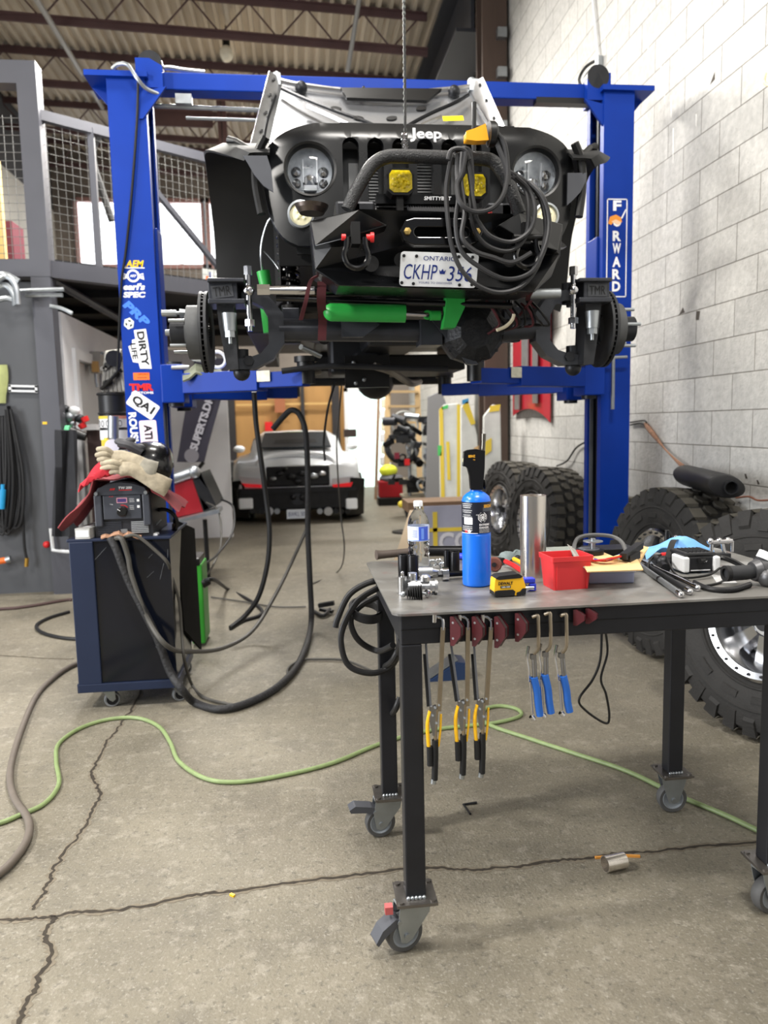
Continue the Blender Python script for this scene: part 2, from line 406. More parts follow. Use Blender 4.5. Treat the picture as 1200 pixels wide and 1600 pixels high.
o = struct(m.build('door_2', WHITE)); MB().bb((1.1, YB + .05, 0), (1.92, YB + .07, 2.06)).build('pane', DAYG, o)
LW = mat('left_wall_paint', (205, 203, 196), .7, 0, .08, 2); LWD = mat('left_wall_upper', (74, 74, 76), .8, 0, .1, 2)
m = MB(); m.bb((-4.9, 6, -.1), (-4.7, YB, 5.75)); m.bb((-4.9, 6, 5.75), (-4.7, YB, 7.2), None, 1)
struct(m.build('wall_left', [LW, LWD], loc=(0, 0, 0)))
# corrugated roof deck, ribs along the room
DECK = mat('roof_deck', (176, 166, 150), .6, .2, .22, 1.6, stretch=(1, .2, 1))
def zj(x): return 6.215 - .05 * x
vs = []; x = -9.0
while x < 2.6:
    for dx, dz in ((0, 0), (.045, 0), (.065, .05), (.13, .05)): vs.append((x + dx, zj(x + dx) + .47 + dz))
    x += .15
m = MB(); n = len(vs)
m.add([(a, -1, b) for a, b in vs] + [(a, 16.6, b) for a, b in vs] + [(a, -1, b + .03) for a, b in vs] + [(a, 16.6, b + .03) for a, b in vs],
      [(i, i + 1, n + i + 1, n + i) for i in range(n - 1)] + [(2 * n + i, 3 * n + i, 3 * n + i + 1, 2 * n + i + 1) for i in range(n - 1)])
struct(m.build('ceiling', DECK, loc=(0, 0, 0)))
JST = mat('joist_paint', (84, 62, 62), .6, 0, .12, 4)
ords = ['nearest', 'second', 'third', 'farthest']
for k, Y in enumerate((10.3, 12.15, 14.0, 15.8)):
    t = thing('roof_joist', 'dark maroon open web roof joist, %s of the four under the metal deck' % ords[k], 'roof joist', (0, Y, zj(0)), 'roof joists')
    x0, x1 = -8.8, 1.85
    for nm, dz in (('bottom_chord', 0), ('top_chord', .43)):
        m = MB(); a, b = V((x0, Y, zj(x0) + dz)), V((x1, Y, zj(x1) + dz))
        m.beam(a + V((0, 0, .04)), b + V((0, 0, .04)), .13, .012); m.beam(a + V((0, -.012, .0)), b + V((0, -.012, .0)), .01, .075); m.beam(a + V((0, .012, .0)), b + V((0, .012, .0)), .01, .075)
        m.build(nm, JST, t)
    m = MB(); xx = x0 + .1; up = True
    while xx < x1 - .4:
        a = V((xx, Y, zj(xx) + (.02 if up else .42))); b = V((xx + .36, Y, zj(xx + .36) + (.42 if up else .02)))
        m.cyl(a, b, .011, n=6); xx += .36; up = not up
    m.build('web', JST, t)
GIRD = mat('girder_paint', (44, 46, 52), .6, 0, .1, 3)
t = thing('steel_girder', 'dark grey steel roof girder running along the top of the block wall', 'girder', (2.15, 12, 5.6))
MB().bb((1.93, 8.9, 5.72), (2.38, 16.3, 5.76)).bb((1.93, 8.9, 6.4), (2.38, 16.3, 6.44)).build('flange', GIRD, t)
MB().bb((2.1, 8.9, 5.76), (2.14, 16.3, 6.4)).build('web', GIRD, t)
t = thing('steel_column', 'rusty brown steel column with white brackets at the block wall', 'column', (2.26, 8.65, 0))
RUST = mat('rusty_column', (74, 60, 52), .75, 0, .25, 5, stretch=(1, 1, .2))
MB().bb((2.13, 8.5, 0), (2.4, 8.54, 6.6)).bb((2.25, 8.54, 0), (2.27, 8.76, 6.6)).bb((2.13, 8.76, 0), (2.4, 8.8, 6.6)).build('shaft', RUST, t)
for z in (3.3, 3.9, 4.5, 5.05, 5.45): MB().bb((2.28, 8.42, z), (2.38, 8.5, z + .1)).build('bracket', ZINC, t)
t = thing('conduit', 'thin white conduit running up the block wall above the right lift post', 'conduit', (2.4, 5.3, 3.0))
MB().cyl(XW(936, 100, 2.415), XW(923, -40, 2.415), .011, n=8).build('pipe', WHITE, t)
MB().box(XW(936, 100, 2.41), (.04, .06, .1)).build('coupling', ZINC, t)
MB().tube([XW(936, 92, 2.41), XW(915, 105, 2.36), XW(905, 125, 2.3), XW(912, 140, 2.2)], .012).build('flexible_lead', BLK, t)
m = MB(); m.tube([XW(1196, 115, 2.41), XW(1194, 128, 2.39), XW(1203, 133, 2.38), XW(1206, 122, 2.38)], .008)
tag(m.build('wall_hook', mat('rusty_hook', (214, 196, 160), .6, 0, .3, 40), sm=True), 'rusty pale hook high on the block wall at the right edge', 'hook')
# two ceiling bulbs
BULB = mat('bulb_off', (226, 220, 200), .3); BULBL = mat('bulb_lit', (255, 214, 150), .3, emit=7)
for (px, py, Y, mt, lb) in ((354, 84, 11.0, BULB, 'unlit pale bulb hanging under the roof deck'), (350, 276, 12.6, BULBL, 'warm lit bulb low behind the black vehicle fender')):
    p = P(px, py, Y); r = .09 if mt is BULB else .13
    t = thing('hanging_bulb', lb, 'light bulb', p, None)
    MB().ball(p, r, 12, sc=(1, 1, 1.2)).build('bulb', mt, t, sm=True)
    MB().cyl(p + V((0, 0, r)), p + V((0, 0, r + .14)), .05).cyl(p + V((0, 0, r + .14)), (p.x, p.y, zj(p.x) + .47), .008, n=6).build('socket', BLK, t)
if True:
    l = bpy.data.lights.new('bulb_light', 'POINT'); l.energy = 14; l.color = (1, .8, .5); l.shadow_soft_size = .14
    o = bpy.data.objects.new('bulb_light', l); COL.objects.link(o); o.location = P(350, 276, 12.4)
# sprinkler pipes
m = MB(); m.cyl(P(55, -5, 9.2), P(160, 168, 13.6), .035, n=10)
tag(m.build('roof_pipe', mat('galv_pipe', (150, 150, 148), .5, .3), sm=True), 'grey pipe running diagonally under the roof deck at the left', 'pipe')
m = MB(); m.cyl(P(562, -5, 9.9), P(543, 112, 10.2), .03, n=10)
tag(m.build('roof_pipe', mat('galv_pipe', (150, 150, 148)), sm=True), 'short grey pipe dropping below the roof deck above the raised hood', 'pipe')
t = thing('roof_beam', 'dark maroon steel cross beam behind the left end of the lift crossbar', 'beam', P(290, 170, 13.2))
a, b = P(228, 172, 13.2), P(332, 176, 13.2)
MB().beam(a, b, .16, .02).beam(a - V((0, 0, .12)), b - V((0, 0, .12)), .02, .24).build('flange', JST, t)
MB().beam(P(345, 158, 13.0), P(350, 235, 13.0), .14, .14).build('post', JST, t)
# ------------------------------------------------------------------ mezzanine at the left
YM = 6.5
MZ = mat('mezzanine_grey', (76, 77, 84), .45, .1, .06, 4)
WIRE = mat('wire_mesh', (112, 112, 110), .5, .3)
c0 = P(88, 926, YM)
zt = P(60, 405, YM).z; zb = P(62, 432, YM).z
cx = P(62, 420, YM).x
t = thing('mezzanine', 'dark grey steel mezzanine frame at the left with wire mesh railing', 'mezzanine', (cx, YM, 0))
MB().bb((cx - .075, YM, 0), (cx + .075, YM + .15, zb)).build('column', MZ, t)
ztop = P(45, 94, YM).z
MB().bb((cx - .075, YM, zt), (cx + .075, YM + .15, ztop)).build('upright', MZ, t)
MB().box(P(70, 661, YM - .002), (.035, .003, .02)).build('yellow_sticker', YEL, t, label='tiny yellow sticker on the column')
MB().bb((cx - 1.3, YM, ztop - .17), (cx - .075, YM + .15, ztop)).build('top_rail', MZ, t)
MB().bb((cx - 2.4, YM - .005, zb), (cx + .08, YM + .155, zt)).build('floor_beam', MZ, t)
dirn = V((.79, .61, 0)); E0 = V((cx + .05, YM + .08, 0))
E1 = E0 + dirn * 3.1
MB().beam(E0 + V((0, 0, (zt + zb) / 2 + .0)), E1 + V((0, 0, (zt + zb) / 2)), .1, zt - zb).build('floor_beam', MZ, t)
zr = P(75, 182, YM + .1).z
MB().beam(E0 + V((0, 0, zr)), E1 + V((0, 0, zr)), .06, .08).build('hand_rail', MZ, t)
for q in (.42, 1.75, 2.9):
    p = E0 + dirn * q
    MB().beam(p + V((0, 0, zt - .05)), p + V((0, 0, zr)), .05, .05, (1, 0, 0)).build('rail_post', MZ, t)
MB().beam(E0 + dirn * .62 + V((0, 0, zr - .05)), E0 + dirn * 1.75 + V((0, 0, zt)), .05, .04).build('brace', MZ, t)
m = MB()
k = 0.05
while k < 3.0:
    p = E0 + dirn * k; m.beam(p + V((0, 0, zt)), p + V((0, 0, zr)), .003, .003, (1, 0, 0)); k += .065
z = zt
while z < zr: m.beam(E0 + V((0, 0, z)), E1 + V((0, 0, z)), .003, .003); z += .065
m.build('mesh_panel', WIRE, t)
m = MB(); x = cx - .1
while x > cx - 1.2: m.beam((x, YM + .1, zt), (x, YM + .1, P(20, 172, YM).z), .004, .004, (1, 0, 0)); x -= .065
z = zt
while z < P(20, 172, YM).z: m.beam((cx - 1.2, YM + .1, z), (cx - .07, YM + .1, z), .004, .004); z += .065
m.build('mesh_panel', WIRE, t)
# deck of the mezzanine and its dark underside
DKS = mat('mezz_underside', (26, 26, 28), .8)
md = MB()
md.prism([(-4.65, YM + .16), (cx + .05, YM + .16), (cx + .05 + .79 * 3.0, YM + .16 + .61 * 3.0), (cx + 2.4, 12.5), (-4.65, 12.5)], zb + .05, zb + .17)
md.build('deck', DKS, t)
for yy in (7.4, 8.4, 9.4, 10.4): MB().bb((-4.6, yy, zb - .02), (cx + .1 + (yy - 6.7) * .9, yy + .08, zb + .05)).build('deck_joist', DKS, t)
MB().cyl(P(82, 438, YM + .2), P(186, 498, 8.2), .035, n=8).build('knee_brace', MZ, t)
# licence plate hung on the mezzanine edge
pc = P(337, 434, (E0 + dirn * 2.45).y - .07)
m = MB(); M = fr(pc, dirn, (0, 0, 1)); m.box((0, 0, 0), (.30, .15, .004), M)
m.text('12', M, None, .1, 1, .02, d=.0025).box((-.06, 0, .0022), (.03, .1, .0005), M, 2).box((-.1, -.02, .0022), (.03, .05, .0005), M, 3)
tag(m.build('hanging_plate', [mat('old_plate', (198, 202, 198), .5), VINYL, TXB, ORNG]), 'old blue and white licence plate hung on the mezzanine edge', 'licence plate')
# grey partition below the mezzanine, hoses and tools on it
yp = 6.62
PART = mat('grey_partition', (78, 80, 84), .6, 0, .08, 3)
struct(MB().bb((-4.7, yp, 0), (cx - .02, yp + .1, zb - .02)).build('wall_front', PART, loc=(0, 0, 0)))
ztw = P(80, 485, 6.7).z
WW = mat('white_partition', (228, 229, 232), .6, 0, .08, 2)
xw = cx + .06
m = MB(); m.bb((xw - .1, yp + .15, 0), (xw, 7.1, ztw)); m.bb((xw - .1, 8.15, 0), (xw, 9.6, ztw)); m.bb((xw - .1, 7.1, 2.0), (xw, 8.15, ztw)); m.bb((xw - .1, 9.5, 0), (xw + 1.1, 9.6, 2.3))
struct(m.build('wall_side', WW, loc=(0, 0, 0)))
m = MB()
for a, b in (((xw - .02, 7.02, 0), (xw + .03, 7.12, 2.08)), ((xw - .02, 8.13, 0), (xw + .03, 8.23, 2.08)), ((xw - .02, 7.12, 1.99), (xw + .03, 8.13, 2.08))): m.bb(a, b)
o = struct(m.build('door_1', WHITE)); m = MB(); m.bb((xw - .09, 7.12, 0), (xw - .05, 8.13, 1.99))
m.build('leaf', mat('door_white', (206, 207, 206), .5), o)
# black hoses hanging on the grey partition
t = thing('hose_hank', 'hank of black air hoses hanging on the grey partition at the left edge', 'hose', P(20, 640, yp - .05))
HK = [(-14, 0), (-8, 1), (-2, 2), (4, 0), (10, 1), (15, 2)]
for i, (dx, q) in enumerate(HK):
    a = P(12 + dx * .3, 640, yp - .06 - .015 * q); b = P(22 + dx * .9, 740, yp - .07 - .02 * q); c_ = P(18 + dx, 800 + 8 * q, yp - .07 - .02 * q); d_ = P(10 + dx * .4, 835 - 6 * q, yp - .07)
    MB().tube([a, b, c_, d_, P(-6 + dx, 800, yp - .06), P(-10 + dx, 700, yp - .06), P(4, 640, yp - .06)], .013).build('hose_loop', ROPE, t, sm=True)
MB().tube([P(25, 690, yp - .09), P(34, 780, yp - .09), P(38, 850, yp - .09), P(42, 874, yp - .09)], .012).build('hose_tail', ROPE, t, sm=True)
MB().cyl(P(42, 872, yp - .09), P(41, 885, yp - .09), .017).build('brass_fitting', mat('brass', (190, 150, 70), .35, .8), t, sm=True, label='brass hose fitting')
MB().box(P(4, 642, yp - .04), (.1, .08, .08)).build('hose_hook', BLK, t)
m = MB(); a = P(-8, 575, yp - .08); m.sheet([[P(-14 + 8 * j + 2 * math.sin(i), 570 + 12 * i, yp - .05 - .03 * math.sin(j * 1.5)) for j in range(4)] for i in range(6)], .02)
tag(m.build('safety_vest', mat('hi_vis_yellow', (198, 206, 140), .7, 0, .1, 20), sm=True), 'pale yellow safety vest hanging on the partition at the left edge', 'vest')
m = MB(); pa, pb = P(14, 603, yp - .02), P(59, 604, yp - .02)
m.beam(pa, pb, .03, .016); m.beam(pa - V((0, 0, .04)), pb - V((0, 0, .04)), .03, .016); m.beam(pb + V((-.01, 0, .01)), pb + V((-.01, 0, -.05)), .03, .02, (1, 0, 0)); m.beam(pa + V((.01, 0, .01)), pa + V((.01, 0, -.05)), .03, .02, (1, 0, 0))
tag(m.build('wall_rail', WHITE), 'white double rail fixed to the dark grey partition', 'rail')
t = thing('air_grinder', 'small orange and silver air tool hanging low on the grey partition', 'tool', P(8, 876, yp - .1))
MB().cyl(P(-6, 878, yp - .1), P(10, 875, yp - .1), .026).build('body', ORNG, t, sm=True)
MB().cyl(P(10, 875, yp - .1), P(17, 873, yp - .1), .03).build('head', ZINC, t, sm=True)
m = MB(); m.cyl(P(4, 765, yp - .12), P(2, 795, yp - .12), .026); m.cyl(P(4, 757, yp - .12), P(4, 765, yp - .12), .015)
tag(m.build('blow_gun', mat('cyan_plastic', (40, 150, 205), .4), sm=True), 'bright blue blow gun hanging among the black hoses', 'blow gun')
m = MB(); m.ball(P(73, 851, yp - .06), .03, 10)
tag(m.build('red_valve', REDP, sm=True), 'small red valve knob low on the grey partition', 'valve')
t = thing('wall_bracket', 'white bent bar bracket low on the partition beside the black cart', 'bracket', P(80, 860, 6.4))
MB().tube([P(79, 826, 6.45), P(83, 860, 6.45), P(104, 862, 6.2), P(110, 862, 6.1)], .014, smooth=False).build('bar', WHITE, t)
m = MB(); m.sheet([[P(x_, y_, 6.32 - .05 * math.sin(j * 1.9 + i * .4)) for j, x_ in enumerate((88 - i, 95, 103, 110, 117 + i))] for i, y_ in enumerate((672, 690, 730, 770, 810, 838))], .03)
tag(m.build('work_jacket', mat('dark_jacket', (44, 45, 49), .85, 0, .15, 14), sm=True), 'dark work jacket hanging on the white partition behind the cart', 'jacket')
m = MB(); m.sheet([[P(x_, y_, 6.9 - .05 * math.sin(j * 1.9 + i * .4)) for j, x_ in enumerate((80, 86, 92))] for i, y_ in enumerate((665, 700, 760, 820))], .03)
tag(m.build('work_jacket', mat('black_jacket', (24, 25, 28), .9, 0, .15, 14), sm=True), 'black jacket hanging on the mezzanine column beside the hooks', 'jacket')
t = thing('tape_reel', 'round pale green and black reel on the white partition behind the welder', 'reel', P(107, 675, 6.7))
MB().cyl(P(103, 675, 6.6), P(110, 675, 6.6), .055).build('green_face', mat('mint', (110, 205, 150), .5), t, sm=True)
MB().cyl(P(110, 675, 6.6), P(134, 683, 6.6), .05, .035).build('black_barrel', BLK, t, sm=True)
t = thing('spray_gun_rack', 'cluster of spray guns and red cups hung on the white partition', 'spray guns', P(115, 650, 6.8))
for i, (x_, y_, r) in enumerate(((101, 640, .05), (108, 652, .06), (116, 642, .05), (124, 654, .045), (112, 662, .04))):
    MB().ball(P(x_, y_, 6.7), r, 8, sc=(1, .7, .8)).cyl(P(x_, y_, 6.7), P(x_ + 5, y_ + 10, 6.7), .02).build('gun', (IRON, ZINC, WHITE, IRON, ZINC)[i], t, sm=True)
for x_, y_ in ((131, 652), (127, 662)): MB().cyl(P(x_, y_, 6.7), P(x_ + 4, y_ + 7, 6.7), .035, .03).build('cup', REDV, t, sm=True)
t = thing('lumber', 'pale upright timber board standing on the mezzanine at the left edge', 'board', (P(3, 395, 7.3).x, 7.3, zt))
MB().bb((P(-12, 395, 7.3).x, 7.28, zt), (P(9, 395, 7.3).x, 7.34, P(0, 250, 7.3).z)).build('plank', mat('pine', (226, 190, 120), .7, 0, .12, 3, stretch=(4, 1, .3)), t)
m = MB(); m.bb((P(10, 395, 7.6).x, 7.6, zt), (P(22, 395, 7.6).x, 7.9, P(14, 345, 7.6).z))
tag(m.build('maroon_box', mat('maroon', (96, 28, 44), .5)), 'dark maroon box behind the mesh on the mezzanine', 'box')
m = MB(); m.tube([P(165, 205, 9.3), P(148, 225, 9.3), P(146, 255, 9.3), P(160, 300, 9.3), P(175, 345, 9.3)], .04)
tag(m.build('flexible_hose', ROPE, sm=True), 'thick black flexible hose curving behind the left lift post', 'hose')
# silver pipes stacked on the mezzanine edge beam
t = thing('exhaust_tubing', 'bundle of bent silver exhaust tubing stored under the mezzanine beam', 'tubing', P(30, 460, 6.35))
for i, pts in enumerate((((-5, 440), (10, 432), (24, 446), (28, 476)), ((-8, 452), (8, 446), (20, 458), (24, 478)), ((-6, 470), (10, 466), (26, 470)), ((-10, 436), (6, 428), (30, 440)), ((18, 455), (60, 453), (100, 452)), ((40, 462), (98, 461)), ((78, 478), (96, 482), (113, 490)))):
    MB().tube([P(a, b, 6.3 + .03 * i) for a, b in pts], .016 if i > 3 else .022).build('pipe', ZINC, t, sm=True)
# ------------------------------------------------------------------ two post lift
YL = 4.72
ZT = P(190, 122, YL).z
lift = thing('two_post_lift', 'blue two post vehicle lift with overhead crossbeam holding up the black vehicle', 'vehicle lift', (.55, 4.85, 0))
CHAN = mat('lift_channel_dark', (20, 22, 30), .5)
xl0, xl1 = -1.015, -.80
xr0, xr1 = 1.945, 2.14
for sgn, (a, b) in ((1, (xl0, xl1)), (-1, (xr1, xr0))):
    # C channel opening towards the middle, drawn as outline in x-y
    th = .018; w = b - a
    s_ = 1 if sgn > 0 else -1
    out = [(a, YL), (b, YL), (b, YL + .055), (b - s_ * .012, YL + .055), (b - s_ * .012, YL + .018), (a + s_ * .02, YL + .018), (a + s_ * .02, YL + .262), (b - s_ * .012, YL + .262), (b - s_ * .012, YL + .225), (b, YL + .225), (b, YL + .28), (a, YL + .28)]
    if s_ < 0: out = out[::-1]
    po = MB().prism(out, 0, ZT).build('post', BLUE, lift)
    MB().bb((min(a, b) - .05, YL - .06, 0), (max(a, b) + .08, YL + .34, .015)).build('base_plate', BLUE, po)
    px0, px1 = (a - .115, b + .02) if s_ > 0 else (b - .02, a + .115)
    MB().bb((px0, YL - .03, ZT), (px1, YL + .3, ZT + .03)).build('top_plate', BLUE, po)
    g = MB()
    xo = a - .11 if s_ > 0 else a + .11
    g.prism([(a, ZT - .13), (a, ZT), (xo, ZT)], -YL - .16, -YL - .13, Matrix.Rotation(PI / 2, 4, 'X')); g.build('gusset', BLUE, po)
    ca, cb = b - s_ * .11, b + s_ * .035
    zc0, zc1 = 1.52, P(248, 352, YL).z if s_ > 0 else P(925, 430, YL).z + .25
    cr = MB().bb((ca, YL + .06, zc0), (cb - s_ * .02, YL + .22, zc1)).build('carriage', BLUE, lift, bev=.006)
    MB().bb((b - s_ * .06, YL + .075, zc1), (b - s_ * .03, YL + .12, ZT - .05)).bb((b - s_ * .06, YL + .16, zc1), (b - s_ * .03, YL + .19, ZT - .05)).bb((b - s_ * .06, YL + .1, .02), (b - s_ * .03, YL + .14, zc0)).build('lift_chain', IRON, lift)
    MB().bb((b - s_ * .03, YL + .062, .02), (b - s_ * .01, YL + .075, zc0)).bb((b - s_ * .03, YL + .2, .02), (b - s_ * .01, YL + .215, zc0)).build('slide_strip', ZINC, lift)
    MB().bb((b - s_ * .05, YL + .02, .02), (b - s_ * .16, YL + .25, ZT)).build('post_lining', CHAN, po)
# overhead beam, sheaves and padded bar
zbm0, zbm1 = P(500, 146, 4.8).z, P(500, 119, 4.8).z
bmx = MB().bb((xl1 - .02, 4.8, zbm0), (xr0 + .02, 4.92, zbm1)).build('crossbeam', BLUE, lift, bev=.006)
for x, s_ in ((xl1, 1), (xr0, -1)):
    MB().prism([(-.05, -.1), (.1, -.1), (.1, .02), (.03, .06), (-.05, .06)], -.02, .03, fr((x, 4.76, zbm0 + .08), (s_, 0, 0), (0, 0, 1))).build('end_bracket', BLUE, bmx)
    MB().cyl((x + s_ * .03, 4.74, zbm1 + .02), (x + s_ * .03, 4.82, zbm1 + .02), .07, n=24).build('sheave', IRON, bmx, sm=True)
    MB().quad((x - s_ * .02, 4.73, zbm0 - .05), (x + s_ * .12, 4.73, zbm0 - .02), (x - s_ * .02, 4.73, zbm0 - .2), (x - s_ * .04, 4.73, zbm0 - .2), .02).build('cable_guard', BLUE, bmx)
MB().bb((P(838, 156, 4.8).x, 4.80, P(838, 160, 4.8).z), (P(925, 156, 4.8).x, 4.86, P(838, 151, 4.8).z)).build('padded_bar', BLK, lift)
MB().cyl((-.78, 4.86, zbm0 - .07), (.5, 4.86, zbm0 - .09), .014, n=8).cyl((-.6, 4.9, zbm0 - .12), (.5, 4.9, zbm0 - .13), .01, n=8).build('shutoff_bar', ZINC, lift)
MB().bb((P(275, 155, 4.83).x, 4.8, P(275, 164, 4.83).z), (P(300, 155, 4.83).x, 4.86, P(275, 149, 4.83).z)).build('limit_switch', ZINC, lift)
m = MB(); m.tube([P(175, 108, YL - .02), P(185, 100, YL - .03), P(200, 102, YL - .05), P(214, 122, YL - .06), P(228, 138, YL - .03), P(248, 147, YL)], .011, n=10); m.build('hydraulic_hose', ZINC, lift, sm=True)
m = MB(); m.tube([P(216, 125, YL - .02), P(214, 190, YL - .015), P(206, 300, YL - .015), P(197, 390, YL - .012), P(190, 440, YL - .012), P(186, 520, YL - .0), P(184, 580, YL + .02)], .0075); m.build('power_cable', BLK, lift, sm=True)
m = MB(); m.tube([P(235, 112, 4.85), P(260, 106, 4.85), P(290, 110, 4.86), P(320, 113, 4.88)], .014); m.build('hydraulic_pipe', ZINC, lift, sm=True)
# arms
def arm(root, tip, inner, sx):
    a, b = V(root), V(tip); d = (b - a)
    ar = MB().beam(a, a + d * .68, .13, .115).build('lift_arm', BLUE, lift, bev=.004)
    MB().beam(a + d * .6, b, .1, .085).build('extension', BLUE, ar, bev=.004)
    MB().cyl(b + V((0, 0, -.03)), b + V((0, 0, .09)), .05, n=18).cyl(b + V((0, 0, .09)), b + V((0, 0, .12)), .065, n=18).build('pad', BLK, ar, sm=True)
    MB().cyl(a + V((0, 0, -.13)), a + V((0, 0, .13)), .045, n=16).build('hinge_pin', IRON, ar, sm=True)
    MB().box(a + V((sx * .0, 0, 0)), (.13, .2, .22)).build('arm_bracket', BLUE, ar, bev=.006)
    p = a + d * .60
    MB().beam(p + V((0, -.068, .02)), p + d.normalized() * .12 + V((0, -.068, .02)), .004, .06).build('worn_label', mat('worn_label', (206, 204, 188), .6, 0, .2, 30), ar)
    MB().tube([a + V((0, -.1, .09)), a + V((sx * .1, -.11, .09))], .012, smooth=False).build('release_pin', ZINC, ar, sm=True)
arm((-.71, 4.66, 1.62), (.06, 4.28, 1.62), 0, 1)
arm((-.71, 4.98, 1.60), (-.02, 5.6, 1.60), 0, 1)
arm((1.84, 4.66, 1.62), (1.02, 4.28, 1.62), 0, -1)
arm((1.84, 4.98, 1.60), (1.1, 5.6, 1.60), 0, -1)
# stickers on the left post (face y = YL)
ys = YL - .001
def stick(label, quadpx, mats, draw):
    m = MB(); c = [P(x, y, ys) for x, y in quadpx]
    draw(m, c); return m.build('sticker', mats, lift, label=label)
def pfr(cx, cy, ang=0, Y=None):
    o = P(cx, cy, Y or ys); a = math.radians(ang)
    return fr(o, (math.cos(a), 0, math.sin(a)), (-math.sin(a), 0, math.cos(a)))
def px(n): return n * 4.62 / FPX       # metres per pixel at the post
m = MB(); M = pfr(210.5, 412); m.text('AEM', M, px(27), px(10), 0, .03, .25); m.box((-px(1), -px(6.2), .0005), (px(30), px(1.4), .001), M, 1); m.text('M', fr(M @ V((-px(13), px(-4), 0)), M.col[0][:3], M.col[1][:3]), px(4), px(3), 1)
m.build('sticker', [YEL, VINYL], lift, label='yellow slanted sticker with white underline, top of the left post')
m = MB(); M = pfr(208, 431); m.prism(circ(px(9.5), 20), 0, .0006, M).prism([(-px(16), -px(6)), (-px(8), -px(3)), (px(8), -px(3)), (px(16), -px(6)), (px(15), px(4)), (px(8), px(2)), (-px(8), px(2)), (-px(15), px(4))], 0, .0007, M); m.prism(circ(px(6.5), 20), 0, .0009, M, 1).text('ARP', M, px(9), px(4), 0, .02, 0, .0012)
for i in range(3):
    for s_ in (-1, 1): m.box((s_ * px(12 + i), px(1 - 2.6 * (i % 2)), .0009), (px(1.6), px(1.6), .0006), M, 1)
m.build('sticker', [VINYL, BLUE], lift, label='round white gear sticker with checkered wings')
m = MB(); M = pfr(209.5, 448); m.text("earl's", M, px(32), px(10), 0, .05, .2); m.build('sticker', VINYL, lift, label='white slanted lettering sticker under the gear sticker')
m = MB(); M = pfr(210, 460.5); m.text('SPEC', M, px(33), px(8.5), 0, .05, .15); m.build('sticker', VINYL, lift, label='white block lettering sticker reading SPEC')
m = MB(); M = pfr(213.5, 490, -45); m.text('PRP', M, px(46), px(13), 0, .06, .1); m.build('sticker', mat('light_blue_vinyl', (62, 120, 235), .4), lift, label='light blue diagonal lettering sticker')
m = MB(); M = pfr(201.5, 505.5); m.prism([(px(8 * math.sin(a)), px(9 * math.cos(a))) for a in [math.radians(60 * i + 12) for i in range(6)]], 0, .0006, M)
for i in range(3):
    a = math.radians(120 * i + 75); m.prism([(px(5.2) * math.cos(a + t) * q, px(5.2) * math.sin(a + t) * q) for t, q in ((-.5, .6), (-.45, 1.1), (.45, 1.1), (.5, .6))], 0, .001, M, 1)
m.build('sticker', [mat('pale_green_vinyl', (214, 224, 214), .4), INK], lift, label='small hexagonal pale sticker with a three armed mark')
def outlined(cx, cy, ang, txt, w, h, lab, tm=INK, bm=VINYL, pad=3, bold=.04, shear=0, poly=None, extra=None):
    m = MB(); M = pfr(cx, cy, ang); W_, H_ = w / 2 + pad, h / 2 + pad
    m.prism([(px(x), px(y)) for x, y in (poly or rring(2 * W_, 2 * H_, 3, 3))], 0, .0006, M)
    if extra: extra(m, M)
    m.text(txt, M, px(w), px(h), 1, bold, shear, .0012)
    return m.build('sticker', [bm, tm], lift, label=lab)
outlined(223.5, 545, -84, 'DIRTY', 52, 11, 'tall white sticker with black angular vertical lettering', poly=[(-29, 9), (-8, 9), (-6, 9), (31, 8), (29, -9), (20, -10), (18, -18), (-6, -21), (-8, -15), (-15, -14), (-16, -9), (-29, -9)],
         extra=lambda m, M: m.text('LIFE', fr(M @ V((px(2), -px(13.5), 0)), M.col[0][:3], M.col[1][:3]), px(24), px(8), 1, .03, 0, .0012))
m = MB(); M = pfr(221, 588); m.box((0, 0, .0004), (px(24), px(11), .0008), M); m.text('SPORT', fr(M @ V((px(3), px(3), 0)), M.col[0][:3], M.col[1][:3]), px(16), px(3), 1); m.box((px(1), -px(2), .0009), (px(14), px(1), .0006), M, 1)
m.build('sticker', [ORNG, mat('brown_ink', (120, 50, 30), .5)], lift, label='small orange rectangle sticker')
m = MB(); M = pfr(221, 605); m.text('TMR', M, px(36), px(11), 0, .06); m.text('CUSTOMS', fr(M @ V((px(1), -px(8.5), 0)), M.col[0][:3], M.col[1][:3]), px(33), px(3.6), 1, .03); m.build('sticker', [REDV, VINYL], lift, label='red block letters above small white letters')
outlined(223.5, 633, -36, 'QA1', 36, 15, 'large white diagonal sticker with black letters', tm=INK, pad=5, bold=.04)
m = MB(); M = pfr(209, 671, -88); m.text('ROUSH', M, px(52), px(12), 0, .04); m.build('sticker', VINYL, lift, label='white vertical lettering sticker at the left edge of the post')
outlined(232, 675, -88, 'ATI', 22, 12, 'rounded pale pink sticker with black vertical letters', bm=PINK, pad=7)
outlined(243, 790, -80, 'Sunoco', 44, 12, 'white sticker with red slanted letters behind the welder', tm=REDV, pad=4, shear=.2)
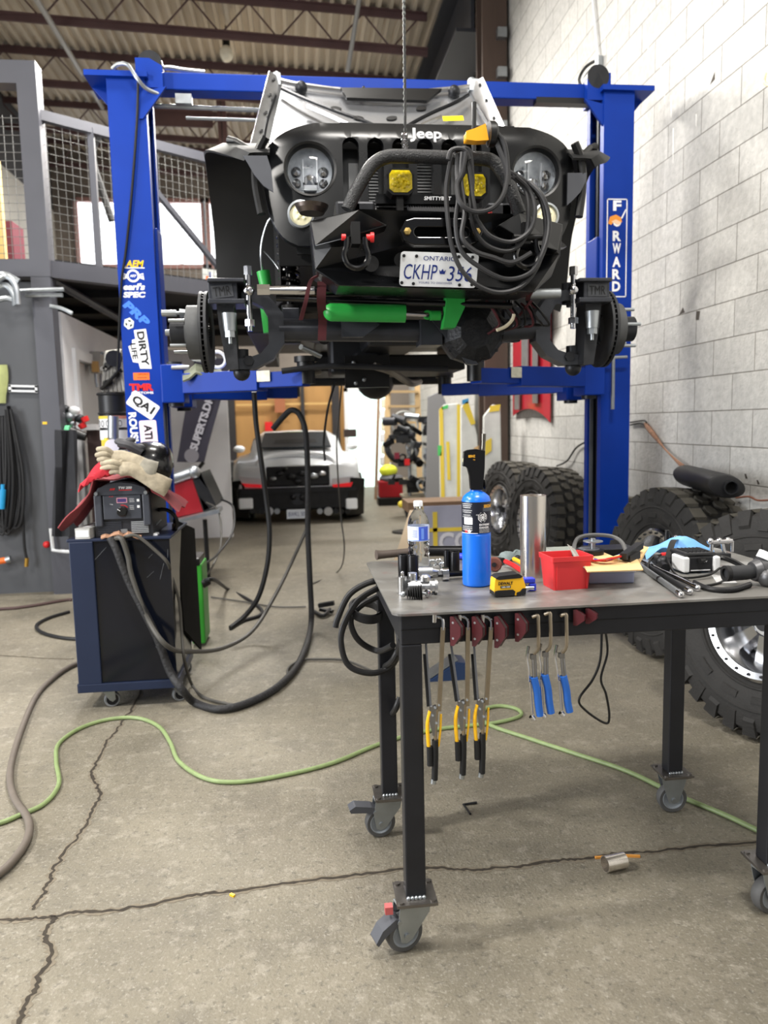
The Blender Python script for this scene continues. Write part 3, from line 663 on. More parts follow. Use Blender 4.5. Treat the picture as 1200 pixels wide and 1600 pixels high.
# vertical name plate on the right post
M = pfr(963.5, 388); k = 4.62 * 1.065 / FPX
m = MB()
for a, b, c_, d_ in ((-16, -72, 16, -70.5), (-16, 70.5, 16, 72), (-16, -72, -14.5, 72), (14.5, -72, 16, 72)): m.box(((a + c_) / 2 * k, (b + d_) / 2 * k, .0005), ((c_ - a) * k, (d_ - b) * k, .001), M)
for ch, y in zip('FORWARD', (62, 39, 18, 0, -20, -38, -56)):
    m.text(ch, fr(M @ V((0, y * k, 0)), M.col[0][:3], M.col[1][:3]), 13 * k, 15 * k, 0, .04)
m.prism([(-14 * k, 36 * k), (-11 * k, 46 * k), (-2 * k, 49 * k), (6 * k, 45 * k), (8 * k, 38 * k), (-3 * k, 41 * k), (-9 * k, 34 * k)], 0, .0012, M, 1)
m.prism([(-9 * k, 39 * k), (-2 * k, 42 * k), (7 * k, 38 * k), (2 * k, 34 * k)], .0012, .0016, M, 2)
m.prism([(6 * k, 44 * k), (13 * k, 57 * k), (14.5 * k, 56 * k), (8 * k, 43 * k)], 0, .0012, M)
m.build('name_plate', [VINYL, mat('helmet_orange', (236, 150, 50), .4), mat('helmet_skin', (245, 205, 170), .4)], lift, label='white framed vertical lettering plate with an orange helmet mark')
# hydraulic power unit box behind the left post is out of sight; small pins on the right carriage
MB().cyl((1.86, YL - .08, 1.74), (2.08, YL - .08, 1.745), .01, n=8).cyl((1.99, YL - .08, 1.42), (1.99, YL - .08, 1.74), .012, n=8).build('release_pin', ZINC, lift, sm=True)
# things lying on the left arm
pa = P(298, 566, 4.58)
m = MB(); m.ball(P(318, 560, 4.6), .05, 10, sc=(1.5, .8, .45)); tag(m.build('cloth_pad', mat('pale_pad', (206, 206, 198), .7)), 'pale rounded pad lying on the left lift arm behind the brake hub', 'pad')
m = MB(); m.sheet([[P(286 + 10 * i, 574 - 5 * math.sin(i * .9) + 7 * j + (8 if i < 2 else 0), 4.6 - .05 * j) for j in range(3)] for i in range(7)], .012)
tag(m.build('work_glove', mat('olive_cloth', (112, 116, 98), .85, 0, .15, 20), sm=True), 'olive work glove draped over the left lift arm', 'glove')
m = MB(); m.torus(P(340, 562, 4.55), (0, 1, .2), .045, .01); tag(m.build('tape_roll', WHITE, sm=True), 'white tape roll standing on the left lift arm', 'tape roll')
# ------------------------------------------------------------------ raised black off-road vehicle
JX = .55
jeep = thing('off_road_vehicle', 'black off-road vehicle raised on the blue lift with its wheels off and hood open', 'vehicle', (JX, 4.4, 1.5))
YG = 3.15
def jp(px_, py_, Y=YG): return P(px_, py_, Y)
MJ = fr((0, YG, 0), (1, 0, 0), (0, 0, 1))       # local x, y = world x, z ; local z = towards the camera
# grille panel with seven slots and lamp holes: build as strips around the openings using a boolean
HLz, HLx = 2.372, .463
pts = [(-.655, 2.395), (-.63, 2.47), (-.56, 2.525), (-.45, 2.555), (-.37, 2.557), (.37, 2.557), (.45, 2.555), (.56, 2.525), (.63, 2.47), (.655, 2.395), (.645, 2.29), (.625, 2.20), (.58, 2.12), (.52, 2.08), (-.52, 2.08), (-.58, 2.12), (-.625, 2.20), (-.645, 2.29)]
pts = [(p.x, p.y) for p in smoothpath([V((x, z, 0)) for x, z in pts[:10]], 5)[:-1]] + [(p.x, p.y) for p in smoothpath([V((x, z, 0)) for x, z in pts[9:15]], 5)[:-1]] + [(p.x, p.y) for p in smoothpath([V((x, z, 0)) for x, z in pts[14:] + pts[:1]], 5)[:-1]]
pts = [(JX + x, z) for x, z in pts][::-1]
def poly_with_holes(outer, holes, z0, z1, M, step=0):
    # triangulated plate with real holes
    from mathutils.geometry import delaunay_2d_cdt
    vv = [V((x, y)) for x, y in outer]; ed = [(i, (i + 1) % len(outer)) for i in range(len(outer))]
    for h in holes:
        n0 = len(vv); vv += [V((x, y)) for x, y in h]; ed += [(n0 + i, n0 + (i + 1) % len(h)) for i in range(len(h))]
    if step:
        xs = [p[0] for p in outer]; ys = [p[1] for p in outer]; x = min(xs) + step
        while x < max(xs):
            y = min(ys) + step
            while y < max(ys): vv.append(V((x + .0011 * math.sin(y * 91), y + .0011 * math.sin(x * 77)))); y += step
            x += step
    ov, oe, of, _, _, _ = delaunay_2d_cdt(vv, ed, [], 1, 1e-5)
    def inside(p, poly):
        c = False; n = len(poly)
        for i in range(n):
            a = poly[i]; b = poly[(i + 1) % n]
            if (a[1] > p[1]) != (b[1] > p[1]) and p[0] < (b[0] - a[0]) * (p[1] - a[1]) / (b[1] - a[1]) + a[0]: c = not c
        return c
    fs = []
    for q in of:
        c = sum((ov[i] for i in q), V((0, 0))) / len(q)
        if inside(c, outer) and not any(inside(c, h) for h in holes): fs.append(tuple(q))
    m = MB(); n = len(ov)
    cnt = {}
    for q in fs:
        for i in range(len(q)):
            k = (q[i], q[(i + 1) % len(q)]); cnt[k] = 1
    side = [k for k in cnt if (k[1], k[0]) not in cnt]
    m.add([(p.x, p.y, z1) for p in ov] + [(p.x, p.y, z0) for p in ov], fs + [tuple(n + i for i in reversed(q)) for q in fs] + [(a, b, n + b, n + a) for a, b in side], M)
    return m
holes = [circ(.104, 32, JX - HLx, HLz), circ(.104, 32, JX + HLx, HLz), circ(.054, 24, JX - .505, 2.2), circ(.054, 24, JX + .505, 2.2)]
for i in range(7): holes.append(rring(.066, .34, .033, 5, JX + (i - 3) * .1, 2.325))
gm = poly_with_holes(pts, holes, -.05, 0, MJ, .03)
# soft curve: sides wrap back
gv = []
for v in gm.v:
    d = abs(v.x - JX); back = max(0, d - .4) ** 2 * 1.3 + max(0, v.z - 2.5) * .5
    gv.append(V((v.x, v.y + back, v.z)))
gm.v = gv
gr = gm.build('grille', SATIN, jeep, sm=True)
m = MB(); m.box((JX + .02, YG + .075, 2.557), (.72, .09, .012)); m.build('hood_edge', SATIN, jeep, bev=.004)
MB().bb((JX - .6, YG + .15, 2.03), (JX + .6, YG + .17, 2.53)).build('dark_slot_backing', mat('deep_black', (4, 4, 5), .9), jeep)  # dark panel added behind the grille so its slots read black
M = fr((JX + .005, YG + .003, 2.508), (1, 0, 0), (0, 0, 1)); m = MB(); m.text('Jeep', M, .125, .05, 0, .02, 0, .008); m.text('Jeep', M, .13, .054, 0, .03, 0, .004)
m.build('badge', mat('badge_silver', (228, 229, 231), .3, .4), gr, label='silver badge lettering')
def lamp(sx):
    c = V((JX + sx * HLx, YG + .012, HLz)); Mh = fr(c, (1, 0, 0), (0, 0, 1))
    h = MB().lathe([(.104, -.035), (.1045, .016), (.096, .012), (.089, -.02), (.089, -.03)], Mh, 40).build('headlight', BLK, jeep, sm=True)
    MB().lathe([(0, -.06), (.088, -.06), (.089, -.02)], Mh, 32).build('reflector_bowl', mat('lamp_bowl', (172, 174, 177), .3, .85, .3, 30), h, sm=True)
    for x, z, r in ((-.05, .005, .022), (.05, .005, .022), (-.05, -.035, .02), (.05, -.035, .02), (0, -.03, .03)):
        MB().lathe([(0, -.02), (r * .7, -.026), (r, -.045), (r, -.06)], fr(c + V((x, .02, z)), (1, 0, 0), (0, 0, 1)), 18).build('projector', CHROME, h, sm=True)
    m = MB(); m.box((-.026, .0, -.03), (.005, .085, .02), Mh); m.box((.026, .0, -.03), (.005, .085, .02), Mh); m.box((0, -.06, -.035), (.05, .02, .02), Mh); m.build('light_bar', ALU, h)
    MB().lathe([(0, .014), (.03, .012), (.06, .005), (.088, -.012)], Mh, 40).build('lens', GLASSM, h, sm=True)
    c2 = V((JX + sx * .505, YG + .004, 2.2)); M2 = fr(c2, (1, 0, 0), (0, 0, 1))
    t_ = MB().lathe([(.054, -.03), (.054, .006), (.046, .008), (.045, -.005)], M2, 28).build('turn_signal', ZINC, jeep, sm=True)
    m = MB(); m.lathe([(0, .004), (.03, .003), (.046, -.005)], M2, 28)
    m.build('signal_lens', mat('signal_lens', (226, 220, 186), .15, 0, .1, 60, coat=.6), t_, sm=True)
    m = MB()
    for x, z in ((-.014, .012), (.014, .012), (-.014, -.014), (.014, -.014), (0, -.0)): m.ball(c2 + V((x, -.003, z)), .009, 6)
    m.build('signal_bulb', mat('pale_yellow', (240, 236, 196), .2), t_, sm=True)
lamp(-1); lamp(1)
# corner trims beside the grille, radiator behind it
for sx in (-1, 1):
    m = MB(); m.tube([(JX + sx * .635, YG + .03, 2.50), (JX + sx * .672, YG + .05, 2.43), (JX + sx * .68, YG + .06, 2.33), (JX + sx * .662, YG + .05, 2.21)], .018, n=8); m.build('corner_trim', BLK, jeep, sm=True)
    m = MB(); m.cyl((JX + sx * .69, YG + .1, 2.47), (JX + sx * .76, YG + .18, 2.535), .013).cyl((JX + sx * .76, YG + .18, 2.535), (JX + sx * .79, YG + .2, 2.545), .012, .018); m.build('hood_latch', BLK, jeep, sm=True)
m = MB(); m.box((JX - .05, YG + .13, 2.28), (.95, .02, .42)); m.build('condenser', mat('condenser', (60, 61, 62), .4, .7), jeep)
FIN = mat('cooler_alloy', (120, 121, 122), .4, .8)
for x, w in ((.02, .12), (-.2, .04)):
    m = MB().box((JX + x, YG + .118, 2.27), (w, .004, .32))
    for i in range(26): m.box((JX + x, YG + .112, 2.12 + i * .0125), (w, .012, .005))
    m.build('cooler_fins', FIN, jeep)
for x in (.15, -.28): MB().box((JX + x, YG + .11, 2.27), (.045, .01, .32)).build('cooler_tank', FIN, jeep)
# bull nose engine bay
m = MB(); m.bb((JX - .56, YG + .16, 2.05), (JX + .56, YG + 1.2, 2.42)); m.build('engine_bay', BLK, jeep)
m = MB(); m.bb((JX - .74, YG + 1.15, 1.98), (JX + .74, 6.7, 2.75)); m.build('body_tub', BLK, jeep, bev=.03)
m = MB(); m.quad((JX - .68, 4.32, 2.75), (JX + .68, 4.32, 2.75), (JX + .62, 4.72, 3.2), (JX - .62, 4.72, 3.2), .03); m.build('windshield_frame', BLK, jeep)
# raised hood seen from below
HOOD = mat('hood_underside', (176, 178, 182), .24, .75, .1, 2.5)
h0, h1 = V((0, 4.14, 2.66)), V((0, 4.50, 3.26))
xl = lambda t: (JX - .765 + .13 * t, JX + .685 - .12 * t)
g = []
for i in range(9):
    t = i / 8; c = h0.lerp(h1, t); a, b = xl(t)
    g.append([V((a + (b - a) * j / 16, c.y + .05 * math.sin(PI * j / 16) - .0, c.z + .02 * math.sin(PI * j / 16) - .035 * t * math.sin(PI * j / 16))) for j in range(17)])
m = MB(); m.sheet(g, .008); hd = m.build('hood', HOOD, jeep, sm=True)
nrm = (V((1, 0, 0)).cross(h1 - h0)).normalized(); nrm = -nrm if nrm.y > 0 else nrm
def hp(u, t, d=.012):
    a, b = xl(t); c = h0.lerp(h1, t); k = math.sin(PI * u)
    return V((a + (b - a) * u, c.y + .05 * k, c.z + .02 * k - .035 * t * k)) + nrm * d
def hx(px_, py_, d=.012):                # point of the hood plane on a sight line, lifted d off it
    q = ray(px_, py_); o = h0 + nrm * (d + .035); return EYE + q * ((o - EYE).dot(nrm) / q.dot(nrm))
HBR = mat('hood_brace', (34, 35, 38), .3, .4)
for pts_ in (((440, 138), (470, 152), (520, 172), (575, 192), (600, 205)), ((732, 148), (712, 160), (676, 176), (645, 192), (625, 205)), ((430, 150), (418, 185), (412, 215)), ((745, 165), (760, 190), (770, 210))):
    MB().tube([hx(x, y, .0) for x, y in pts_], .011, n=6).build('brace_groove', HBR, hd, sm=True)
for pts_ in (((480, 166), (530, 188), (560, 203)), ((690, 182), (660, 195), (640, 206))):
    MB().tube([hx(x, y, -.004) for x, y in pts_], .011, n=6).build('brace_rib', ALU, hd, sm=True)
for x, y in ((525, 172), (560, 187), (612, 187), (658, 172)):
    MB().lathe([(0, 0), (.015, 0), (.015, .012), (0, .012)], fr(hx(x, y, -.003), (1, 0, .12 * (1 if x > 590 else -1)), nrm.cross(V((1, 0, 0)))) @ Matrix.Diagonal((2.0, 1, 1, 1)), 14).build('slot', BLK, hd)
for s_ in (0, 1):
    u0, u1 = (0, .055) if s_ == 0 else (.945, 1)
    m = MB(); m.sheet([[hp(u, t / 6, d) for u, d in ((u0, .07 if s_ == 0 else .01), ((u0 + u1) / 2, .05), (u1, .01 if s_ == 0 else .07))] for t in range(7)], .008); m.build('side_flange', ALU, hd, sm=True)
    for t in (.15, .35, .55, .75, .93): MB().box(hp(u0 + .03, t, .062), (.012, .012, .012)).build('rubber_stop', BLK, hd)
m = MB(); m.tube([hp(.03, 1.0, .03), hp(.1, .97, .03), hp(.3, .95, .03), hp(.5, .94, .03), hp(.7, .95, .03), hp(.9, .97, .03), hp(.97, 1.0, .03)], .014, n=8); m.build('front_lip', ALU, hd, sm=True)
m = MB(); m.quad(hp(.33, .93, .035), hp(.80, .93, .035), hp(.72, .80, .03), (hp(.36, .82, .03)), .02); m.build('latch_channel', BLK, hd)
for u in (.15, .86): MB().ball(hp(u, .93, .03), .035, 8).build('hinge_bump', IRON, hd, sm=True)
for u in (.03, .96): MB().box(hp(u, 1.0, .02), (.05, .05, .06)).cyl(hp(u, 1.0, .02), hp(u, 1.06, .03), .02).build('corner_bracket', ZINC, hd)
m = MB(); M = fr(hx(708, 185, .012), (1, 0, .05), (0, .5, .85)); m.box((0, 0, 0), (.115, .036, .002), M); m.box((0, .008, .0012), (.09, .003, .0006), M, 1).box((0, -.004, .0012), (.09, .003, .0006), M, 1); m.build('warning_sticker', [mat('yellow_sticker', (245, 220, 30), .5), mat('ochre_ink', (190, 160, 20), .5)], hd, label='yellow warning sticker')
MB().tube([hp(.44, 1.0, .03), hp(.43, .93, .05), hp(.41, .88, .05)], .008).build('wiring', BLK, hd, sm=True)
# fenders
FEN = mat('fender_grey', (66, 68, 74), .5, 0, .12, 5); LIN = mat('fender_liner', (8, 9, 11), .6)
for sx in (-1, 1):
    secs = [(3.16, 2.43, .64, .72), (3.22, 2.47, .64, .80), (3.45, 2.56, .64, .90), (3.75, 2.58, .62, .93), (3.98, 2.36, .60, .93), (4.06, 2.12, .6, .93), (4.08, 1.97, .6, .90)]
    secs = [(p.x, p.y, .62, p.z) for p in smoothpath([V((Y, z, b)) for Y, z, a, b in secs], 4)]
    m = MB(); g = []
    for Y, z, a, b in secs:
        g.append([V((JX + sx * (a + (b - a) * j / 4), Y + .02 * (j == 4), z - .022 * (j == 4) - .0 * j)) for j in range(5)])
    m.sheet(g, .01); fe = m.build('fender', LIN if sx < 0 else LIN, jeep, sm=True)
    a_, b_ = (P(381, 243, 3.15), P(428, 300, 3.15)) if sx < 0 else (P(917, 268, 3.2), P(884, 322, 3.2))
    Yf = 3.13 if sx < 0 else 3.19
    if sx < 0: pl = [(380, 243), (417, 243), (424, 265), (427, 300), (412, 290), (397, 272), (388, 256)]
    else: pl = [(887, 270), (917, 270), (915, 284), (907, 300), (896, 312), (886, 321)]
    q3 = [P(x, y, Yf) for x, y in pl]
    m = MB(); m.prism([(p.x, p.z) for p in q3], 0, -.012, fr((0, Yf, 0), (1, 0, 0), (0, 0, 1))); m.build('flare_tip', FEN, fe)
    # inner liner standing behind the wheel well
    if sx < 0:
        m = MB(); g = []
        for i in range(9):
            t = i / 8; Y = 3.35 + .75 * t
            g.append([V((JX - .60 + .03 * math.sin(t * 6), Y, z)) for z in (2.5, 2.3, 2.1, 1.95)])
        m.sheet(g, .006); m.build('inner_liner', LIN, jeep, sm=True)
# front bumper: faceted plate bumper
YBU = 2.80
bp_ = [(485, 348), (560, 326), (812, 334), (880, 352), (876, 398), (862, 432), (836, 456), (530, 446), (492, 422)]
fr_pts = [P(x, y, YBU + (.12 if x < 500 or x > 850 else 0)) for x, y in bp_]
m = MB(); k = len(fr_pts); back = [V((p.x, p.y + .26, p.z + .01)) for p in fr_pts]
ctr = P(560, 352, YBU - .02)
m.add(fr_pts + back, [tuple(range(k)), tuple(range(2 * k - 1, k - 1, -1))] + [(i, (i + 1) % k, k + (i + 1) % k, k + i) for i in range(k)])
bum = m.build('front_bumper', SATIN, jeep, bev=.006)
# upper wings of the bumper and step faces
L_ = [P(484, 345, 2.9), P(560, 327, 2.76), P(606, 352, 2.76), P(540, 372, 2.74), P(492, 385, 2.86)]
R_ = [P(880, 350, 2.9), P(812, 332, 2.76), P(778, 352, 2.76), P(820, 375, 2.74), P(872, 392, 2.86)]
for q in (L_, R_): MB().add(q + [p + V((0, .12, 0)) for p in q], [tuple(range(5)), tuple(range(9, 4, -1))] + [(i, (i + 1) % 5, 5 + (i + 1) % 5, 5 + i) for i in range(5)]).build('bumper_wing', SATIN, bum, bev=.004)
for (cx_, cy_, r) in ((580, 412, .028), (627, 406, .026), (797, 405, .028)): MB().cyl(P(cx_, cy_, 2.798), P(cx_, cy_, 2.79), r, n=20).build('bumper_hole', mat('deep_black', (4, 4, 5), .9), bum)
m = MB(); m.cyl(P(487, 327, 2.88), P(487, 334, 2.88), .055, .045, n=24).cyl(P(487, 321, 2.88), P(487, 327, 2.88), .062, .056, n=24); 
tag(m.build('metal_dish', mat('brushed_dish', (92, 84, 80), .3, .9, .1, 30), sm=True), 'small round dark metal dish standing on the left end of the bumper', 'dish')
# hoop bar
m = MB(); hoop = [P(x, y, 2.80) for x, y in ((543, 328), (553, 305), (568, 278), (583, 257), (602, 246), (625, 244), (690, 246), (752, 248), (772, 254), (786, 272), (798, 296), (812, 334))]
m.tube(hoop, .024, n=14); m.build('hoop_bar', mat('wrinkle_black', (30, 31, 33), .35, 0, .15, 60, .5, 200), bum, sm=True)
m = MB(); m.bb((P(588, 300, 2.95).x, 2.95, P(600, 318, 2.95).z), (P(720, 300, 2.95).x, 2.99, P(600, 303, 2.95).z)); cr_ = m.build('light_bracket', SATIN, jeep)
M = fr(P(684, 310, 2.948), (1, 0, -.0), (0, 0, 1)); MB().text('SMITTYBILT', M, .105, .014, 0, .02, .1).build('winch_lettering', VINYL, cr_)
# fog lights with yellow lenses
YEL2 = mat('amber_lens', (226, 200, 30), .18, 0, .3, 70, .4, 60, coat=.6)
for (cx_, cy_, hid) in ((626, 284, 0), (741, 290, 1)):
    c = P(cx_, cy_, 2.86); M = fr(c, (1, 0, 0), (0, 0, 1))
    o_ = [(x, y) for x, y in ((-.05, .03), (-.038, .048), (.038, .048), (.05, .03), (.05, -.03), (.03, -.046), (-.03, -.046), (-.05, -.03))]
    fl_ = MB().prism(o_, -.06, 0, M).build('fog_light', BLK, jeep, bev=.006)
    m = MB(); m.prism([(x * .84, y * .82) for x, y in o_], 0, .004, M)
    for i in range(14):
        a = i * 2.4; r = .008 * math.sqrt(i); m.ball(V((r * math.cos(a), r * .8 * math.sin(a), .004)), .009, 6, M=M)
    m.build('yellow_lens', YEL2, fl_, sm=True)
    MB().bb((c.x - .012, c.y + .02, c.z - .14), (c.x + .012, c.y + .05, c.z - .04)).build('light_stem', BLK, fl_)
# winch drum, clutch handles, fairlead
wn = MB().cyl((JX - .26, 3.0, 2.13), (JX + .26, 3.0, 2.13), .055, n=20).build('winch', BLK, jeep, sm=True)
m = MB()
for i in range(22): m.torus((JX - .1 + i * .0095, 3.0, 2.13), (1, 0, 0), .06, .0055, 20, 6)
m.build('winch_rope', mat('grey_rope', (66, 66, 68), .7), wn, sm=True)
for sx, pxl in ((-1, 616), (1, 755)): MB().cyl(P(pxl, 337, 2.9), P(pxl + 12, 336, 2.88), .016).box(P(pxl - 12, 336, 2.9), (.03, .02, .02)).build('clutch_knob', REDP, wn, sm=True, label='red clutch knob')
for x in (-.33, -.28, .25, .3): MB().bb((JX + x - .05, 2.93, 2.09), (JX + x + .05, 3.08, 2.19)).build('motor_housing', IRON, wn, bev=.01)
M = fr(P(688, 366, 2.775), (1, 0, 0), (0, 0, 1))
hol = [(x, y) for x, y in rring(.2, .034, .017, 5)]
fp = poly_with_holes([(-.15, .005), (-.13, .04), (-.1, .048), (.1, .048), (.13, .04), (.15, .005), (.135, -.03), (.1, -.045), (-.1, -.045), (-.135, -.03)][::-1], [hol], -.01, .032, M)
fd = fp.build('fairlead', GLOSSB, bum, bev=.006)
for sx in (-1, 1): MB().lathe([(0, 0), (.013, 0), (.013, .012), (0, .014)], fr(M @ V((sx * .125, .0, .032)), (1, 0, 0), (0, 0, 1)), 6).build('fairlead_bolt', mat('brass_bolt', (176, 150, 90), .35, .9), fd)
# tow shackles
for px_, hid in ((556, 0), (822, 1)):
    M = fr(P(px_, 372, 2.72 if not hid else 2.74), (1, 0, 0), (0, 0, 1))
    sh = MB().box((0, .016, -.02), (.03, .075, .06), M).build('tow_shackle', BLK, bum)
    mm = MB(); mm.tube([M @ V(q) for q in ((-.032, 0, .01), (-.034, -.03, .01), (-.042, -.06, .01), (-.03, -.092, .01), (0, -.104, .01), (.03, -.092, .01), (.042, -.06, .01), (.034, -.03, .01), (.032, 0, .01))], .0105, n=10); mm.build('bow', GLOSSB, sh, sm=True)
    if not hid: MB().cyl(M @ V((-.05, 0, .01)), M @ V((-.036, 0, .01)), .011).cyl(M @ V((.036, 0, .01)), M @ V((.05, 0, .01)), .011).cyl(M @ V((.05, 0, .01)), M @ V((.062, 0, .01)), .017).build('shackle_pin', REDP, sh, sm=True, label='red shackle pin')
    else: MB().cyl(M @ V((-.05, 0, .01)), M @ V((.055, 0, .01)), .012).build('shackle_pin', BLK, sh, sm=True)
# licence plate (tilted with the bumper face)
pa, pb, pcn, pd = P(626, 393, 2.75), P(748, 397, 2.75), P(746, 449, 2.79), P(622, 447, 2.79)
ex = (pb - pa).normalized(); ey = (pa - pd).normalized()
M = fr((pa + pb + pcn + pd) / 4, ex, ey); W_ = (pb - pa).length; H_ = (pa - pd).length
m = MB(); m.prism(rring(W_, H_, .012, 3), -.002, .001, M)
PLX = W_ / 122
for nm, x, y, w, h in (): pass
m.text('CKHP', fr(M @ V((-W_ * .235, -H_ * .07, 0)), ex, ey), W_ * .43, H_ * .44, 1, .0, .12, .0018)
m.text('356', fr(M @ V((W_ * .27, -H_ * .1, 0)), ex, ey), W_ * .32, H_ * .44, 1, .0, .12, .0018)
m.text('ONTARIO', fr(M @ V((0, H_ * .33, 0)), ex, ey), W_ * .42, H_ * .13, 1, .005, 0, .0018)
m.text('YOURS TO DISCOVER', fr(M @ V((-.01, -H_ * .38, 0)), ex, ey), W_ * .44, H_ * .06, 1, 0, 0, .0018)
cw = fr(M @ V((W_ * .045, -H_ * .05, 0)), ex, ey)
m.prism([(-.009, -.008), (.009, -.008), (.012, .007), (.006, .001), (0, .01), (-.006, .001), (-.012, .007)], .001, .0018, cw, 1)
pl_ = m.build('licence_plate', [mat('plate_white', (222, 225, 228), .4, 0, .05, 30), TXB], bum)
m = MB()
for x, y in ((-.46, .38), (-.3, .38), (.24, .4), (.42, .4), (-.47, -.4), (-.32, -.42), (.28, -.42), (.44, -.4)): m.lathe([(0, .002), (.006, .002), (.006, .004), (0, .005)], fr(M @ V((x * W_, y * H_, 0)), ex, ey), 8)
m.build('plate_bolt', IRON, pl_)
# antenna with spring base, and a spare rod
an = MB().tube([P(633, 238, 2.92), P(633, 150, 2.95), P(632, 80, 2.97), P(631, -20, 3.0)], lambda t: .0045, n=6).build('antenna', BLK, jeep, sm=True)
m = MB(); a, b = P(633, 246, 2.92), P(632, 208, 2.92)
m.tube([a.lerp(b, i / 120) + V((.011 * math.cos(i * .75), .011 * math.sin(i * .75), 0)) for i in range(121)], .0022, n=5, smooth=False); m.build('spring_base', CHROME, an, sm=True)
m = MB()
for i in range(24):
    t = i / 23; c = P(633, 205, 2.94).lerp(P(631, -15, 3.0), t); m.cyl(c, c + V((0, 0, .01)), .0065, n=6)
m.build('whip_wrap', mat('whip_grey', (92, 96, 92), .6), an)
MB().cyl(P(740, 252, 2.86), P(741, 160, 2.86), .0085, n=10).build('flag_rod', BLK, jeep, sm=True)
# ---------------- solid front axle with brakes
YA, ZA = 3.3, 1.765
AXX = .5
AX = mat('axle_black', (58, 60, 66), .32, .5, .15, 14)
MB().cyl((-.06, YA, ZA), (.62, YA, ZA - .01), .047, n=20).cyl((.9, YA, ZA - .01), (1.06, YA, ZA), .047, n=20).build('axle_tube', AX, jeep, sm=True)
# differential: octagonal cover facing the camera
dc = V((P(735, 520, YA).x, YA - .03, ZA - .03)); M = fr(dc, (1, 0, 0), (0, 0, 1))
m = MB(); ring = lambda r, z: [M @ V((r * 1.0 * math.cos(2 * PI * i / 10 + .3), r * .95 * math.sin(2 * PI * i / 10 + .3), z)) for i in range(10)]
m.loft([ring(.12, -.13), ring(.135, -.02), ring(.135, .02), ring(.115, .05), ring(.07, .085)]); df = m.build('differential', mat('diff_cast', (30, 31, 34), .45, .4, .2, 40, .4, 70), jeep, bev=.006)
for i in range(10):
    a = 2 * PI * i / 10; MB().lathe([(0, 0), (.008, 0), (.008, .008), (0, .008)], fr(M @ V((.125 * math.cos(a), .12 * math.sin(a), .02)), (1, 0, 0), (0, 0, 1)), 6).build('cover_bolt', IRON, df)
MB().prism([(-.2, .05), (-.08, .05), (-.02, -.12), (.02, -.16), (-.03, -.16)], -.02, .01, fr((dc.x + .0, YA - .06, ZA), (1, 0, 0), (0, 0, 1))).build('axle_truss', AX, jeep, bev=.004)
MB().bb((P(655, 500, 3.26).x, 3.24, P(655, 540, 3.26).z), (P(690, 500, 3.26).x, 3.36, P(655, 500, 3.26).z)).build('truss_block', AX, jeep, bev=.004)
MB().prism([(0, -.05), (.09, -.05), (.16, .0), (.09, .05), (0, .05)], -.02, .02, fr((.2, YA - .055, ZA + .01), (1, 0, 0), (0, 0, 1))).build('link_mount', AX, jeep, bev=.004)
